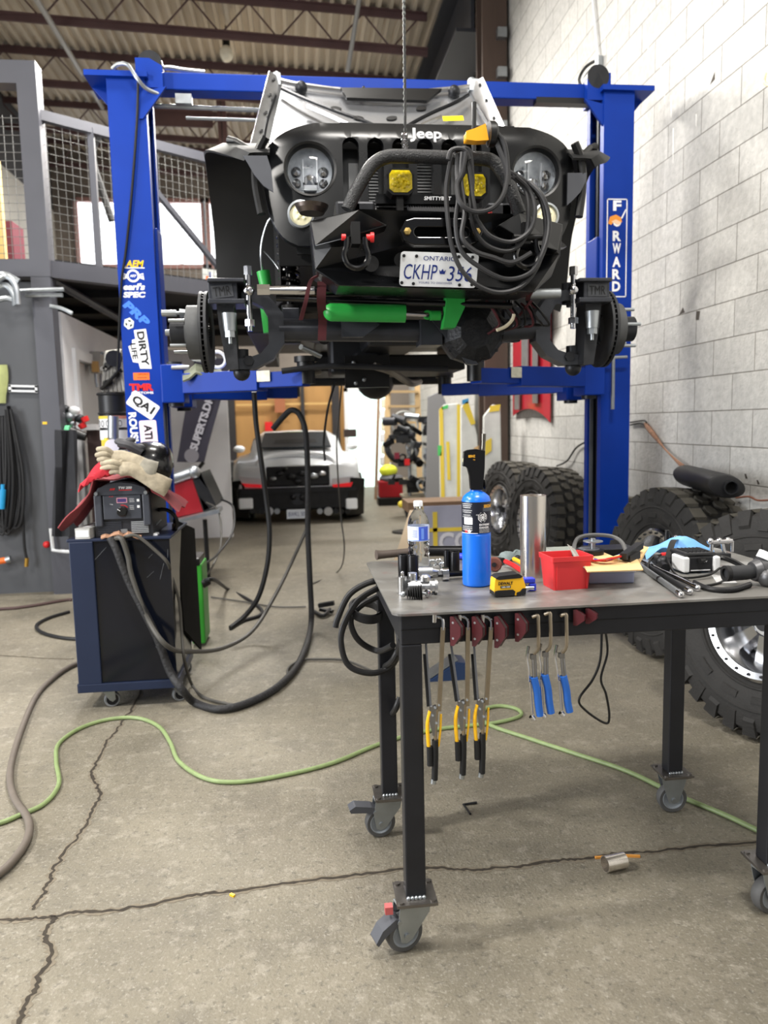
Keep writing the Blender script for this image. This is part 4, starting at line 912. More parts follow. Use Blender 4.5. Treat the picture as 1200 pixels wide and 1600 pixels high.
def knuckle(s):            # s=-1 left, +1 right
    cx = -.07 if s < 0 else 1.075
    o = lambda x, z, y=0: V((cx + s * x, YA + y, ZA + z))
    # cast C
    secs = [((.0, .02), .05), ((.045, .085), .045), ((.05, .12), .04)]
    poly = [(-.03, -.06), (-.03, .06), (.0, .1), (.035, .14), (.1, .155), (.14, .15), (.14, .11), (.095, .11), (.055, .09), (.035, .05), (.035, -.06), (.07, -.1), (.115, -.115), (.19, -.125), (.19, -.165), (.1, -.165), (.02, -.125)]
    pl2 = [(s * x, z) for x, z in poly]
    if s < 0: pl2 = pl2[::-1]
    kn = MB().prism(pl2, -.045, .045, fr((cx, YA, ZA), (1, 0, 0), (0, 0, 1))).build('axle_yoke', mat('yoke_cast', (62, 64, 69), .36, .5, .12, 16), jeep, bev=.012)
    MB().cyl(o(.155, -.17), o(.155, -.08), .032).ball(o(.155, -.175), .036, 10).build('ball_joint', IRON, kn, sm=True)
    MB().cyl(o(.13, .1), o(.13, .19), .028).build('ball_joint', IRON, kn, sm=True)
    MB().cyl(o(.12, -.13, -.046), o(.12, -.13, -.056), .022, n=6).build('yoke_bolt', IRON, kn)
    # steering knuckle
    k2 = [(.17, .16), (.24, .13), (.23, -.0), (.205, -.17), (.16, -.17), (.165, -.02)]
    k2 = [(s * x, z) for x, z in k2]
    if s < 0: k2 = k2[::-1]
    kk = MB().prism(k2, -.05, .06, fr((cx, YA - .05, ZA), (1, 0, 0), (0, 0, 1))).build('steering_knuckle', mat('knuckle_cast', (48, 49, 52), .5, .5, .2, 30), jeep, bev=.014)
    # steering arm block with raised letters
    bl = MB().bb(o(.12, .085, -.16), o(.265, .105, .0)).bb(o(.12, .17, -.16), o(.265, .185, .0)).bb(o(.15, .1, -.13), o(.265, .175, -.02)).build('steering_arm', AX, kk, bev=.004)
    M3 = fr(o(.21, .138, -.1315), (1, 0, -.0 if s > 0 else .12), (0, 0, 1)); MB().box((0, 0, 0), (.085, .05, .002), M3).text('TMR', M3, .07, .036, 1, 0, 0, .003).build('raised_letters', [mat('arm_plate', (76, 78, 82), .4, .6), INK], kk)
    MB().cyl(o(.105, -.02, -.13), o(.105, .23, -.13), .012).cyl(o(.105, .2, -.13), o(.105, .235, -.13), .018, n=6).cyl(o(.105, -.0, -.13), o(.105, .025, -.13), .021, n=6).ball(o(.105, .14, -.13), .024, 8).build('heim_bolt', CHROME, kk, sm=True, label='bright steering bolt')
    MB().cyl(o(.185, -.02, -.14), o(.185, .05, -.14), .024, .03).cyl(o(.185, -.045, -.14), o(.185, -.015, -.14), .021, n=6).cyl(o(.185, -.07, -.14), o(.185, -.04, -.14), .008).build('tie_rod_end', [ZINC], kk, sm=True)
    # vented brake rotor with hub and studs
    r0 = .28; Mr = axis_fr(o(r0, -.005, .03), (s, 0, 0))
    ro = MB().lathe([(.07, 0), (.168, 0), (.168, .011), (.07, .011)], Mr, 48, close=True).lathe([(.07, .022), (.168, .022), (.168, .033), (.07, .033)], Mr, 48, close=True).build('brake_rotor', mat('rotor_iron', (64, 65, 67), .55, .6, .12, 20), jeep, sm=True)
    m = MB()
    for i in range(44): m.box((.12, 0, .0165), (.09, .006, .012), Mr @ Matrix.Rotation(2 * PI * i / 44, 4, 'Z'))
    m.build('vent_vane', IRON, ro)
    MB().lathe([(.0, .033), (.112, .033), (.112, .09), (.075, .095), (.075, .1), (.0, .1)], Mr, 40).build('rotor_hat', mat('rotor_hat', (84, 85, 86), .6, .4, .1, 30), ro, sm=True)
    MB().lathe([(.0, .1), (.055, .1), (.055, .16), (.038, .165), (.0, .165)], Mr, 24).build('hub', IRON, ro, sm=True)
    for i in range(5):
        a = 2 * PI * i / 5 + .5; q = lambda z: Mr @ V((.085 * math.cos(a), .085 * math.sin(a), z)); m = MB().cyl(q(.095), q(.16), .0075, n=8)
        if s < 0 and i in (1, 2): m.cyl(q(.1), q(.125), .016, .02, n=6).cyl(q(.14), q(.2), .014, n=8)
        m.build('wheel_stud', ZINC, ro, sm=True)
knuckle(-1); knuckle(1)
# steering linkage
YT = YA - .13
MB().cyl((-.12, YT, ZA + .14), (1.12, YT, ZA + .125), .018, n=14).build('tie_rod', GLOSSB, jeep, sm=True)
MB().cyl((-.14, YT, ZA + .142), (-.09, YT, ZA + .142), .024, n=6).cyl((-.09, YT, ZA + .142), (.09, YT, ZA + .14), .0205, n=14).build('adjuster_sleeve', CHROME, jeep, sm=True)
MB().cyl((1.12, YT, ZA + .125), (.98, YT, ZA + .123), .022, n=14).build('adjuster_sleeve', ZINC, jeep, sm=True)
MB().cyl(P(432, 466, 3.2), P(800, 478, 3.05), .013, n=12).build('drag_link', GLOSSB, jeep, sm=True)
sd = MB().cyl(P(519, 488, 3.12), P(633, 490, 3.12), .036, n=20).ball(P(519, 488, 3.12), .036, 10).build('steering_damper', GREEN, jeep, sm=True)
MB().cyl(P(633, 490, 3.12), P(665, 492, 3.12), .01).build('damper_shaft', CHROME, sd, sm=True)
MB().cyl(P(672, 493, 3.12), P(688, 493, 3.12), .02).torus(P(668, 492, 3.12), (0, 1, 0), .014, .006, 14, 6).build('damper_eye', GREEN, sd, sm=True)
MB().prism([(0, -.06), (.05, -.06), (.09, .02), (.09, .07), (.015, .07), (.01, .0)], -.03, .03, fr(P(690, 490, 3.1), (1, 0, 0), (0, 0, 1))).build('damper_bracket', GREEN, jeep, bev=.005)
# coil-overs
for px_, lbl in ((450, 0), (792, 1)):
    top, bot = P(447 if not lbl else 792, 352, 3.42), P(453 if not lbl else 796, 448, 3.38)
    so = MB().cyl(top + V((0, 0, .12)), bot, .027, n=16).cyl(bot, bot + V((0, 0, -.1)), .016).build('shock_absorber', GLOSSB, jeep, sm=True)
    m = MB(); N = 150
    m.tube([top.lerp(bot, i / N) + V((.039 * math.cos(i / N * 2 * PI * 7.5), .039 * math.sin(i / N * 2 * PI * 7.5), 0)) for i in range(N + 1)], .0095, n=8, smooth=False); m.build('coil_spring', GLOSSB, so, sm=True)
    MB().cyl(bot + V((0, 0, -.02)), bot, .05, n=20).cyl(bot + V((0, 0, -.1)), bot + V((0, 0, -.08)), .04).build('spring_seat', BLK, so, sm=True)
    MB().box(bot + V((0, -.02, -.17)), (.075, .05, .15)).build('shock_mount', AX, so, bev=.004)
# second green shock left of the coil
MB().cyl(P(411, 424, 3.5), P(416, 450, 3.5), .03, .026, n=14).cyl(P(417, 480, 3.5), P(422, 520, 3.5), .03, n=14).build('bypass_shock', GREEN, jeep, sm=True)
MB().tube([P(438, 332, 3.42), P(420, 345, 3.42), P(410, 375, 3.44), P(408, 400, 3.46), P(410, 424, 3.5)], .006).build('brake_hose', ZINC, jeep, sm=True)
MB().tube([P(412, 392, 3.46), P(428, 410, 3.46), P(440, 428, 3.44)], .003).build('brake_hose', ZINC, jeep, sm=True)
# frame, skid, drivetrain
FRM2 = mat('frame_black', (20, 20, 22), .5, .2, .2, 12)
for sx in (-1, 1): MB().bb((JX + sx * .36 - .035, 2.95, 1.97), (JX + sx * .36 + .035, 7.0, 2.1)).build('frame_rail', FRM2, jeep, bev=.008)
for y in (3.05, 4.35, 5.4, 6.6): MB().bb((JX - .4, y, 1.93), (JX + .4, y + .09, 2.05)).build('crossmember', FRM2, jeep, bev=.008)
MB().bb((JX - .2, 3.5, 1.86), (JX + .2, 4.1, 2.1)).build('oil_pan', IRON, jeep, bev=.03)
tr = MB().cyl((JX, 4.1, 1.98), (JX, 4.95, 1.96), .17, .11, n=16).build('transmission', mat('cast_alloy', (112, 110, 106), .5, .7, .2, 20), jeep, sm=True)
MB().bb((JX - .16, 4.15, 1.78), (JX + .14, 4.7, 1.9)).build('transmission_pan', IRON, tr, bev=.02)
tcs = MB().bb((JX - .34, 4.6, 1.66), (JX + .02, 4.95, 1.95)).cyl((JX - .12, 4.55, 1.72), (JX - .12, 5.1, 1.72), .1, n=16).build('transfer_case', IRON, jeep, bev=.02)
MB().bb((JX - .26, 4.48, 1.575), (JX + .0, 4.52, 1.76)).build('case_plate', BLK, tcs)
m = MB()
for x, z in ((-.21, 1.72), (-.15, 1.69), (-.15, 1.62), (-.2, 1.6)): m.ball((JX + x, 4.475, z), .012, 6)
m.build('plate_bolt', ZINC, tcs)
MB().bb((JX - .5, 4.9, 1.70), (JX + .55, 5.6, 1.8)).build('belly_skid', FRM2, jeep, bev=.01)
MB().bb((JX - .8, 4.2, 1.86), (JX - .68, 6.6, 2.0)).build('rocker_rail', FRM2, jeep, bev=.01)
MB().bb((JX + .68, 4.2, 1.86), (JX + .8, 6.6, 2.0)).build('rocker_rail', FRM2, jeep, bev=.01)
for a, b in (((JX - .42, 3.35, ZA - .03), (JX - .5, 4.7, 1.9)), ((JX + .42, 3.35, ZA - .03), (JX + .5, 4.7, 1.9)), ((JX - .22, 3.36, ZA + .1), (JX - .3, 4.5, 1.98))): MB().cyl(a, b, .028, n=12).build('control_arm', FRM2, jeep, sm=True)
MB().tube([P(440, 580, 4.2), P(520, 572, 4.2), P(620, 575, 4.2), P(700, 577, 4.2)], .016).build('cross_pipe', IRON, jeep, sm=True)
MB().tube([P(585, 572, 4.3), P(610, 580, 4.35), P(640, 598, 4.4), P(655, 596, 4.6)], .022).build('exhaust_pipe', mat('exhaust_steel', (128, 122, 114), .4, .8, .15, 20), jeep, sm=True)
MB().tube([P(425, 600, 4.4), P(450, 588, 4.5), P(500, 580, 4.6)], .02).build('exhaust_pipe', mat('exhaust_steel', (0, 0, 0)), jeep, sm=True)
MB().cyl(P(470, 542, 3.4), P(500, 556, 3.5), .012).build('track_bar_bolt', ZINC, jeep, sm=True)
MB().cyl((JX + .1, 5.6, 1.88), (JX + .1, 6.2, 1.78), .04).cyl((JX - .62, 6.25, 1.72), (JX + .62, 6.25, 1.72), .045, n=14).ball((JX + .1, 6.25, 1.72), .16, 10).build('rear_axle', FRM2, jeep, sm=True)
# dark red ratchet straps and wiring around the axle
STR = mat('maroon_strap', (70, 22, 28), .8, 0, .15, 30)
def ribbon(pts, w, name='strap', mt=None):
    m = MB(); p = smoothpath(pts, 6); g = []
    for q in p: g.append([q + V((-w / 2, 0, 0)), q, q + V((w / 2, 0, 0))])
    m.sheet(g, .003); return m.build(name, mt or STR, jeep, sm=True)
ribbon([P(503, 440, 3.02), P(502, 470, 3.02), P(504, 500, 3.2), P(503, 532, 3.22)], .035)
ribbon([P(470, 500, 3.05), P(478, 470, 3.0), P(485, 440, 3.0), P(498, 430, 2.98)], .016)
ribbon([P(838, 440, 3.0), P(830, 455, 3.0), P(825, 470, 3.1), P(840, 482, 3.15)], .02)
ribbon([P(770, 518, 3.1), P(790, 512, 3.1), P(805, 500, 3.12), P(830, 470, 3.05)], .012)
for i in range(9):
    a = 760 + 9 * i; MB().tube([P(a, 470 + 3 * i % 7, 3.1), P(a + 14, 490 + 5 * math.sin(i * 2), 3.07), P(a + 20 + 6 * math.sin(i), 508, 3.1), P(a + 2, 522 - 2 * i, 3.12)], .005, n=6).build('wiring', BLK if i % 3 else STR, jeep, sm=True)
MB().tube([P(776, 516, 3.05), P(790, 510, 3.05), P(800, 500, 3.05), P(803, 491, 3.05)], .007).build('pale_tie', mat('cream', (206, 196, 170), .6), jeep, sm=True, label='cream cable tie')
# ---------------- cable coiled over the hoop bar with its yellow plug: rests on the vehicle
cb = thing('coiled_cable', 'black cable coiled over the bumper hoop with a yellow plug handle', 'cable', P(770, 340, 2.74))
CBL = mat('cable_black', (34, 34, 36), .5, 0, .08, 30)
loops = [
    [(707, 246), (702, 262), (697, 300), (700, 345), (706, 385), (720, 420), (745, 445), (780, 457), (815, 447), (840, 415), (852, 370), (850, 330), (838, 300), (815, 280), (795, 268)],
    [(715, 240), (714, 270), (716, 310), (712, 350), (720, 390), (746, 415), (790, 436), (830, 425), (852, 385), (858, 345), (848, 308), (826, 284)],
    [(722, 238), (720, 280), (726, 330), (722, 370), (742, 392), (770, 402), (800, 410), (830, 395)],
    [(728, 238), (722, 270), (714, 290), (720, 318), (742, 331), (768, 326), (786, 305), (793, 270), (788, 225), (772, 204)],
    [(710, 236), (730, 232), (736, 250), (738, 290), (735, 325), (742, 360), (762, 384), (795, 392), (820, 372), (826, 330), (820, 295), (800, 275)],
    [(724, 236), (732, 262), (742, 330), (750, 350), (768, 370), (800, 378), (828, 360), (836, 330), (828, 298), (806, 276)],
    [(700, 250), (705, 236), (716, 232), (727, 236), (733, 250)]]
for i, lp in enumerate(loops):
    MB().tube([P(x, y, 2.73 - .012 * (i % 4) - (.02 if y > 300 else 0)) for x, y in lp], .0085, n=8, k=8).build('cable_loop', CBL, cb, sm=True)
pc = P(750, 213, 2.73); M = fr(pc, (1, 0, .12), (0, 0, 1))
pg = MB().prism([(-.056, -.012), (-.052, .016), (-.02, .022), (.02, .034), (.024, -.022), (-.02, -.02)], -.02, .02, M).build('plug_handle', mat('amber_plastic', (222, 156, 30), .35), cb, bev=.006, label='yellow plug handle')
MB().lathe([(0, 0), (.042, 0), (.042, .02), (.036, .028), (.03, .03), (0, .03)], fr(pc + V((.028, -.01, .004)), (0, 1, 0), (0, 0, 1)), 28).build('plug_face', BLK, pg, sm=True)
MB().tube([pc + V((.05, -.02, .0)), P(780, 230, 2.71), P(792, 262, 2.7), P(793, 290, 2.7)], .012).build('cord_grip', CBL, pg, sm=True)
# ------------------------------------------------------------------ welding table on casters
ZTB = .90
def T(px_, py_, z=ZTB): return F(px_, py_, z)
YF, YR = 1.785, 2.50
bench = thing('welding_table', 'dark steel welding table on four swivel casters with a bare steel top', 'workbench', (.75, 2.12, 0))
TOP = mat('mill_steel_top', (126, 124, 120), .38, .3, .16, 3.5, .08, 60, stretch=(1, 2.2, 1))
def _top(m):
    nt = m.node_tree; b = nt.nodes['Principled BSDF']; src = b.inputs['Base Color'].links[0].from_socket
    tc = nt.nodes.new('ShaderNodeTexCoord')
    for sc, lo, hi, col, am in ((6, .52, .66, (.4, .4, .4), .6), (4.2, .5, .66, (.07, .068, .065), .6), (13, .58, .68, (.22, .13, .12), .4)):
        n = nt.nodes.new('ShaderNodeTexNoise'); n.inputs['Scale'].default_value = sc; n.inputs['Detail'].default_value = 7; n.inputs['Distortion'].default_value = .8
        nt.links.new(tc.outputs['Object'], n.inputs['Vector'])
        r = nt.nodes.new('ShaderNodeMapRange'); r.inputs[1].default_value = lo; r.inputs[2].default_value = hi; r.inputs[4].default_value = am; nt.links.new(n.outputs[0], r.inputs[0])
        x = nt.nodes.new('ShaderNodeMix'); x.data_type = 'RGBA'; x.inputs['B'].default_value = (*col, 1); nt.links.new(r.outputs[0], x.inputs['Factor']); nt.links.new(src, x.inputs['A']); src = x.outputs['Result']
    nt.links.new(src, b.inputs['Base Color'])
_top(TOP)
m = MB(); m.prism(rring(1.24, YR - YF + .012, .03, 5, .215 + .62, (YF + YR) / 2), ZTB - .0055, ZTB); m.build('tabletop', TOP, bench)
LX0, LX1, LW_, FRY0, FRY1 = .236, 1.276, .052, YF + .012, 2.40
zf = ZTB - .0056
m = MB(); m.bb((LX0, FRY0, zf - .077), (LX1, FRY0 + .04, zf)); m.build('front_rail', DKST, bench, bev=.003)
m = MB(); m.bb((LX0, FRY0 + .002, zf - .0395), (LX1, FRY0 - .0015, zf - .038)); m.build('rail_seam', BLK, bench)
MB().bb((LX0, FRY0 + .04, zf - .077), (LX0 + .04, FRY1, zf)).build('side_rail', DKST, bench, bev=.003)
MB().bb((LX1 - .04, FRY0 + .04, zf - .077), (LX1, FRY1, zf)).build('side_rail', DKST, bench, bev=.003)
MB().bb((LX0, FRY1 - .04, zf - .077), (LX1, FRY1, zf)).build('rear_rail', DKST, bench, bev=.003)
CAST = mat('caster_zinc', (168, 174, 178), .35, .85, .1, 20); WHL = mat('caster_tread', (82, 82, 82), .6); HUBG = mat('caster_hub', (140, 146, 152), .4); PEDAL = mat('pedal_grey', (74, 76, 82), .45)
def leg(x, y, ang, brake, red=False):
    lg = MB().bb((x, y, .148), (x + LW_, y + LW_, zf - .077)).build('leg', DKST, bench, bev=.004)
    cx_, cy_ = x + LW_ / 2, y + LW_ / 2
    m = MB(); m.box((cx_, cy_, .144), (.105, .105, .007)); m.box((cx_, cy_, .137), (.095, .09, .005))
    for sx in (-1, 1):
        for sy in (-1, 1): m.cyl((cx_ + sx * .041, cy_ + sy * .041, .146), (cx_ + sx * .041, cy_ + sy * .041, .152), .008, n=10)
    m.build('caster_plate', mat('plate_steel', (120, 116, 112), .35, .85, .2, 20), bench)
    m = MB()
    for i in range(5): m.ball((cx_ - .02 + i * .01, y - .002, .15), .006, 6)
    m.build('weld_bead', ZINC, lg, sm=True)
    a = math.radians(ang); d = V((math.cos(a), math.sin(a), 0)); n = V((-d.y, d.x, 0))
    rigid = not brake; wc = V((cx_, cy_, .05)) + d * (0 if rigid else .034)
    M = fr(wc, d, (0, 0, 1))                    # local z = horizontal axle
    fk = MB()
    for s_ in (-1, 1):
        fk.prism([(-.07, .075), (.018, .075), (.024, .03), (.016, -.014), (0, -.02), (-.016, -.012), (-.065, .05)] if not rigid else [(-.043, .08), (.043, .08), (.036, .05), (.017, -.008), (0, -.016), (-.017, -.008), (-.036, .05)], s_ * .021 - .0015, s_ * .021 + .0015, M)
    fk.prism([(-.07, .074), (.018, .074), (.018, .08), (-.07, .08)] if not rigid else [(-.043, .076), (.043, .076), (.043, .084), (-.043, .084)], -.022, .022, M).cyl((cx_, cy_, .128), (cx_, cy_, .137), .03, n=20)
    cs = fk.build('caster_fork', CAST, bench, bev=.002)
    MB().lathe([(.036, -.016), (.046, -.0165), (.05, -.01), (.05, .01), (.046, .0165), (.036, .016)], M, 36).build('wheel', WHL, cs, sm=True)
    MB().lathe([(0, -.012), (.03, -.012), (.034, -.0165), (.038, -.015), (.038, .015), (.034, .0165), (.03, .012), (0, .012)], M, 36).build('wheel_hub', HUBG, cs, sm=True)
    MB().cyl(M @ V((0, 0, -.028)), M @ V((0, 0, .028)), .008, n=8).build('axle_bolt', ZINC, cs, sm=True)
    if brake:
        pd_ = MB().prism([(-.005, .04), (.03, .052), (.066, .03), (.085, .0), (.078, -.008), (.06, .01), (.03, .03), (-.0, .025)] if red else [(-.005, .045), (.03, .062), (.085, .072), (.105, .06), (.1, .05), (.05, .045), (.0, .028)], -.022, .022, M).build('brake_pedal', PEDAL, cs, bev=.003)
        MB().cyl(M @ V((.02, .042, -.026)), M @ V((.02, .042, .026)), .006).build('pedal_pin', ZINC, pd_)
        if red: MB().box(M @ V((.04, .072, .0)), (.02, .02, .02)).build('release_tab', mat('faded_red', (190, 92, 92), .5), pd_, label='faded red release tab')
leg(.236, 1.797, 196, True, True)
leg(.236, 2.345, 186, True)
leg(1.222, 1.797, 12, False)
leg(1.222, 2.345, -6, False)

# ---------------- things standing on the tabletop
def label_wrap(m, M, r, a0, a1, z0, z1, mi, n=20):
    vs = []; fs = []
    for i in range(n + 1):
        a = math.radians(a0 + (a1 - a0) * i / n)
        for z in (z0, z1): vs.append((r * math.cos(a), r * math.sin(a), z))
    for i in range(n): fs.append((2 * i, 2 * i + 2, 2 * i + 3, 2 * i + 1))
    m.add(vs, fs, M, mi)
def wrap_text(m, M, txt, r, ac, zc, w, h, mi, bold=0, n=1):     # lettering wrapped on a cylinder
    vs, fs, W_, H_ = text_geo(txt, bold, 0)
    o = []
    for v in vs:
        a = math.radians(ac) + (v.x * w / W_) / r; o.append((r * math.cos(a), r * math.sin(a), zc + v.y * h / H_))
    m.add(o, fs, M, mi)
# propane cylinder and torch
p = T(745, 914); tt = thing('propane_torch', 'tall bright blue fuel cylinder with a black torch head', 'torch', p)
BLUC = mat('cylinder_blue', (18, 108, 226), .3, 0, .04, 20, coat=.3)
R_ = .0405; Hc = .268; M = Matrix.Translation(p)
MB().lathe([(0, 0), (R_ - .006, 0), (R_ - .001, .004), (R_, .012), (R_, .147), (R_ - .0012, .1485), (R_, .15), (R_, Hc - .026), (R_ - .004, Hc - .015), (R_ - .014, Hc - .006), (.016, Hc), (.016, Hc + .006), (0, Hc + .006)], M, 40).build('cylinder', BLUC, tt, sm=True)
m = MB(); k = R_ + .0004
label_wrap(m, M, k, 165, 375, .153, .268 - .028, 0, 40)
label_wrap(m, M, k + .0002, 180, 262, .153, .1545, 1)
for i, z in enumerate((.235, .230, .225, .217, .212, .204, .199)): wrap_text(m, M, 'mmnmmmnnm', k + .0005, 215, z, .036 - .004 * (i % 3), .0026, 1)
label_wrap(m, M, k + .0003, 203, 242, .178, .197, 1)
for i in range(3): wrap_text(m, M, 'mmmnnmmm', k + .0005, 216, .172 - .005 * i, .036, .0028, 1)
for z0, a in ((.159, 214), (.159, 229)):
    n_ = 3; vs = [(a, z0 - .006), (a + 8, z0), (a, z0 + .006), (a - 8, z0)]
    m.add([((k + .0004) * math.cos(math.radians(q)), (k + .0004) * math.sin(math.radians(q)), z) for q, z in vs], [(0, 1, 2, 3)], M, 3 if a == 214 else 1)
oc = [(282 + 20 * math.cos(2 * PI * i / 8 + .39) , .198 + .0145 * math.sin(2 * PI * i / 8 + .39)) for i in range(8)]
for ss, mi, e in ((1, 1, .0003), (.84, 2, .0006), (.7, 1, .0009)):
    m.add([((k + e) * math.cos(math.radians(282 + (q - 282) * ss)), (k + e) * math.sin(math.radians(282 + (q - 282) * ss)), .198 + (z - .198) * ss) for q, z in oc], [tuple(range(8))], M, mi)
for i in range(7):
    a = 282 + 9 * math.cos(i * .9); m.add([((k + .0012) * math.cos(math.radians(a + dq)), (k + .0012) * math.sin(math.radians(a + dq)), .198 + .006 * math.sin(i * .9) + dz) for dq, dz in ((-3, -.002), (3, -.002), (0, .003))], [(0, 1, 2)], M, 2)
wrap_text(m, M, 'EXTREME', k + .0006, 292, .1775, .034, .0055, 1, .04); wrap_text(m, M, 'DANGER', k + .0006, 290, .1695, .031, .0055, 1, .04)
for i in range(3): wrap_text(m, M, 'mnmmnmnm', k + .0006, 292, .164 - .0038 * i, .034, .0022, 1)
wrap_text(m, M, 'nmnmmn', k + .0006, 270, .205, .02, .003, 1)
label_wrap(m, M, k + .0003, 283, 345, .214, .226, 4); wrap_text(m, M, 'BERNZOMATIC', k + .0007, 312, .2285, .036, .009, 5, .05)
m.build('label', [mat('label_navy', (22, 26, 40), .4), VINYL, INK, REDV, mat('label_grey', (74, 80, 90), .4), mat('label_gold', (226, 168, 50), .4)], tt, sm=False)
bp0 = p + V((0, 0, Hc + .004)); Mt = fr(bp0, (1, -.12, 0), (0, 0, 1))
hd_ = MB().prism([(-.016, 0), (.017, 0), (.0225, .06), (.024, .108), (.0, .113), (-.022, .111), (-.0335, .106), (-.036, .082), (-.037, .066), (-.03, .066), (-.024, .06), (-.019, .04)], -.017, .017, Mt).build('torch_handle', mat('torch_black', (16, 16, 18), .28), tt, bev=.007)
m = MB(); M5 = fr(Mt @ V((-.013, .094, .0175)), Mt.col[0][:3], (0, 0, 1)); m.text('BERNZ', M5, .019, .007, 0, .04).box((0, -.0, 0), (.001, .001, .0001), M5).text('TS', fr(M5 @ V((.006, -.01, 0)), M5.col[0][:3], (0, 0, 1)), .006, .004, 0); m.build('handle_print', mat('label_gold', (226, 168, 50)), hd_)
MB().cyl(Mt @ V((.02, .105, 0)), Mt @ V((.022, .135, 0)), .0058).cyl(Mt @ V((.022, .135, 0)), Mt @ V((.0225, .155, 0)), .0065).build('burner_tube', mat('burner', (110, 106, 98), .3, .9), tt, sm=True)
MB().ball(Mt @ V((.024, .014, 0)), .009, 8, sc=(.6, 1, 1.5)).build('valve_knob', BLK, tt, sm=True)
MB().prism([(-.036, .088), (-.032, .088), (-.034, .078), (-.037, .078)], -.006, .006, Mt).build('trigger', mat('pale_yellow', (240, 236, 196)), tt)
# water bottle
p = T(655, 893); p = V((p.x, p.y, ZTB)); bt = thing('water_bottle', 'clear plastic water bottle with a blue and white label and white cap', 'bottle', p)
WATERB = mat('bottle_plastic', (246, 249, 252), .04, 0, trans=1, ior=1.12)
s_ = 1.0; M = Matrix.Translation(p)
prof = [(0, .004), (.02, 0), (.03, .002), (.0335, .01)]
z = .01
while z < .098: prof += [(.0335 - (.0022 if int(z * 1000) % 16 < 8 else 0), z)]; z += .0055
prof += [(.0335, .1), (.0335, .145), (.0325, .155), (.028, .172), (.02, .186), (.0128, .196), (.0128, .201), (.0145, .202), (.0145, .205), (.012, .206), (.012, .212)]
ring_ = 34
m = MB(); m.lathe(prof, M, ring_)
for i, v in enumerate(m.v):
    q = v - p
    if .012 < q.z < .097: 
        a = math.atan2(q.y, q.x); k = 1 + .035 * math.sin(5 * a + q.z * 190); v.x = p.x + q.x * k; v.y = p.y + q.y * k
inner = [(max(0, r - .0006), z + (.0006 if z < .02 else 0)) for r, z in prof]
m.build('bottle', WATERB, bt, sm=True, ang=60)
m = MB(); label_wrap(m, M, .0338, 0, 360, .1, .145, 0, 40); label_wrap(m, M, .0341, 180, 360, .101, .1035, 1); label_wrap(m, M, .0341, 262, 318, .103, .145, 2); label_wrap(m, M, .0342, 275, 290, .106, .14, 3); label_wrap(m, M, .0341, 180, 360, .138, .1455, 4)
for i in range(4): wrap_text(m, M, 'mnmnmn', .0343, 240, .132 - .006 * i, .016, .003, 2)
m.build('label', [mat('label_white', (216, 222, 240), .4), mat('label_pale_blue', (120, 150, 220), .4), mat('label_blue', (66, 98, 205), .4), mat('label_sky', (120, 160, 238), .4), mat('label_top', (206, 214, 238), .4)], bt)
MB().lathe([(0, .222), (.0125, .222), (.0145, .219), (.0145, .206), (.0135, .206)], M, 30).build('cap', WHITE, bt, sm=True)
# black impact sockets
def socket(p0, h, r, lab, drive=True):
    m = MB(); M = Matrix.Translation(p0)
    m.lathe([(0, h * .35), (r * .62, h * .35), (r * .66, h - .001), (r * .9, h), (r, h - .0025), (r, .004), (r * .92, 0), (0, 0)], M, 28)
    return tag(m.build('impact_socket', mat('socket_black', (24, 24, 26), .32, .5), sm=True), lab, 'socket', None)
TZ = lambda x, y: V((T(x, y).x, T(x, y).y, ZTB))
socket(TZ(631, 905), .075, .0165, 'black impact socket at the table edge, left one of the standing pair')
socket(TZ(646, 908), .077, .0155, 'black impact socket at the table edge, right one of the standing pair')
socket(TZ(699, 893), .068, .0105, 'black deep socket behind the ratchet, slim one nearest the bottle')
socket(TZ(711, 894), .065, .0145, 'black deep socket behind the ratchet, wide one beside the blue cylinder')
# bright machined slave cylinder and its rubber boot
p = TZ(655, 929); t = thing('hydraulic_cylinder', 'small bright aluminium hydraulic cylinder lying at the front of the table', 'cylinder', p)
a = p + V((-.045, .012, .021)); b = p + V((.045, .0, .021))
MB().cyl(a + V((.018, 0, 0)), b, .0175, n=24).cyl(b + V((-.018, 0, 0)), b + V((-.013, .0, 0)), .0215, n=24).cyl(b + V((-.004, 0, 0)), b + V((.003, 0, 0)), .0215, n=24).build('body', ALU, t, sm=True)
MB().cyl(a + V((.002, 0, -.02)), a + V((.002, 0, .028)), .0125, n=18).box(a + V((.012, 0, .004)), (.02, .024, .03)).cyl(a + V((.03, .005, .012)), a + V((.03, .005, .036)), .0125, n=18).build('port', ALU, t, sm=True)
MB().cyl(a + V((.002, 0, .028)), a + V((.002, 0, .036)), .005).ball(a + V((.002, 0, .039)), .0045, 8).build('bleed_nipple', CHROME, t, sm=True)
MB().lathe([(0, -.006), (.015, -.006), (.015, .006), (.009, .012), (0, .012)], fr(b + V((-.028, 0, .022)), (1, 0, 0), (0, 0, 1)) @ Matrix.Rotation(-PI / 2, 4, 'X'), 18).build('mount_lug', ALU, t, sm=True)
p = TZ(648, 936); t = thing('rubber_boot', 'short black ribbed rubber bellows boot at the front of the table', 'boot', p)
prof = []
for i in range(7):
    z = i * .0062; r = .010 + .0012 * i; prof += [(r - .004, z), (r + .0045, z + .003), (r + .0045, z + .0036)]
MB().lathe([(0, 0)] + prof + [(0, .041)], axis_fr(p + V((-.022, .002, .016)), (1, -.06, .02)), 24).build('bellows', RUB, t, sm=True)
MB().ball(p + V((-.030, .002, .014)), .008, 10).cyl(p + V((.018, 0, .016)), p + V((.03, -.001, .013)), .004).build('rod_end', ZINC, t, sm=True)
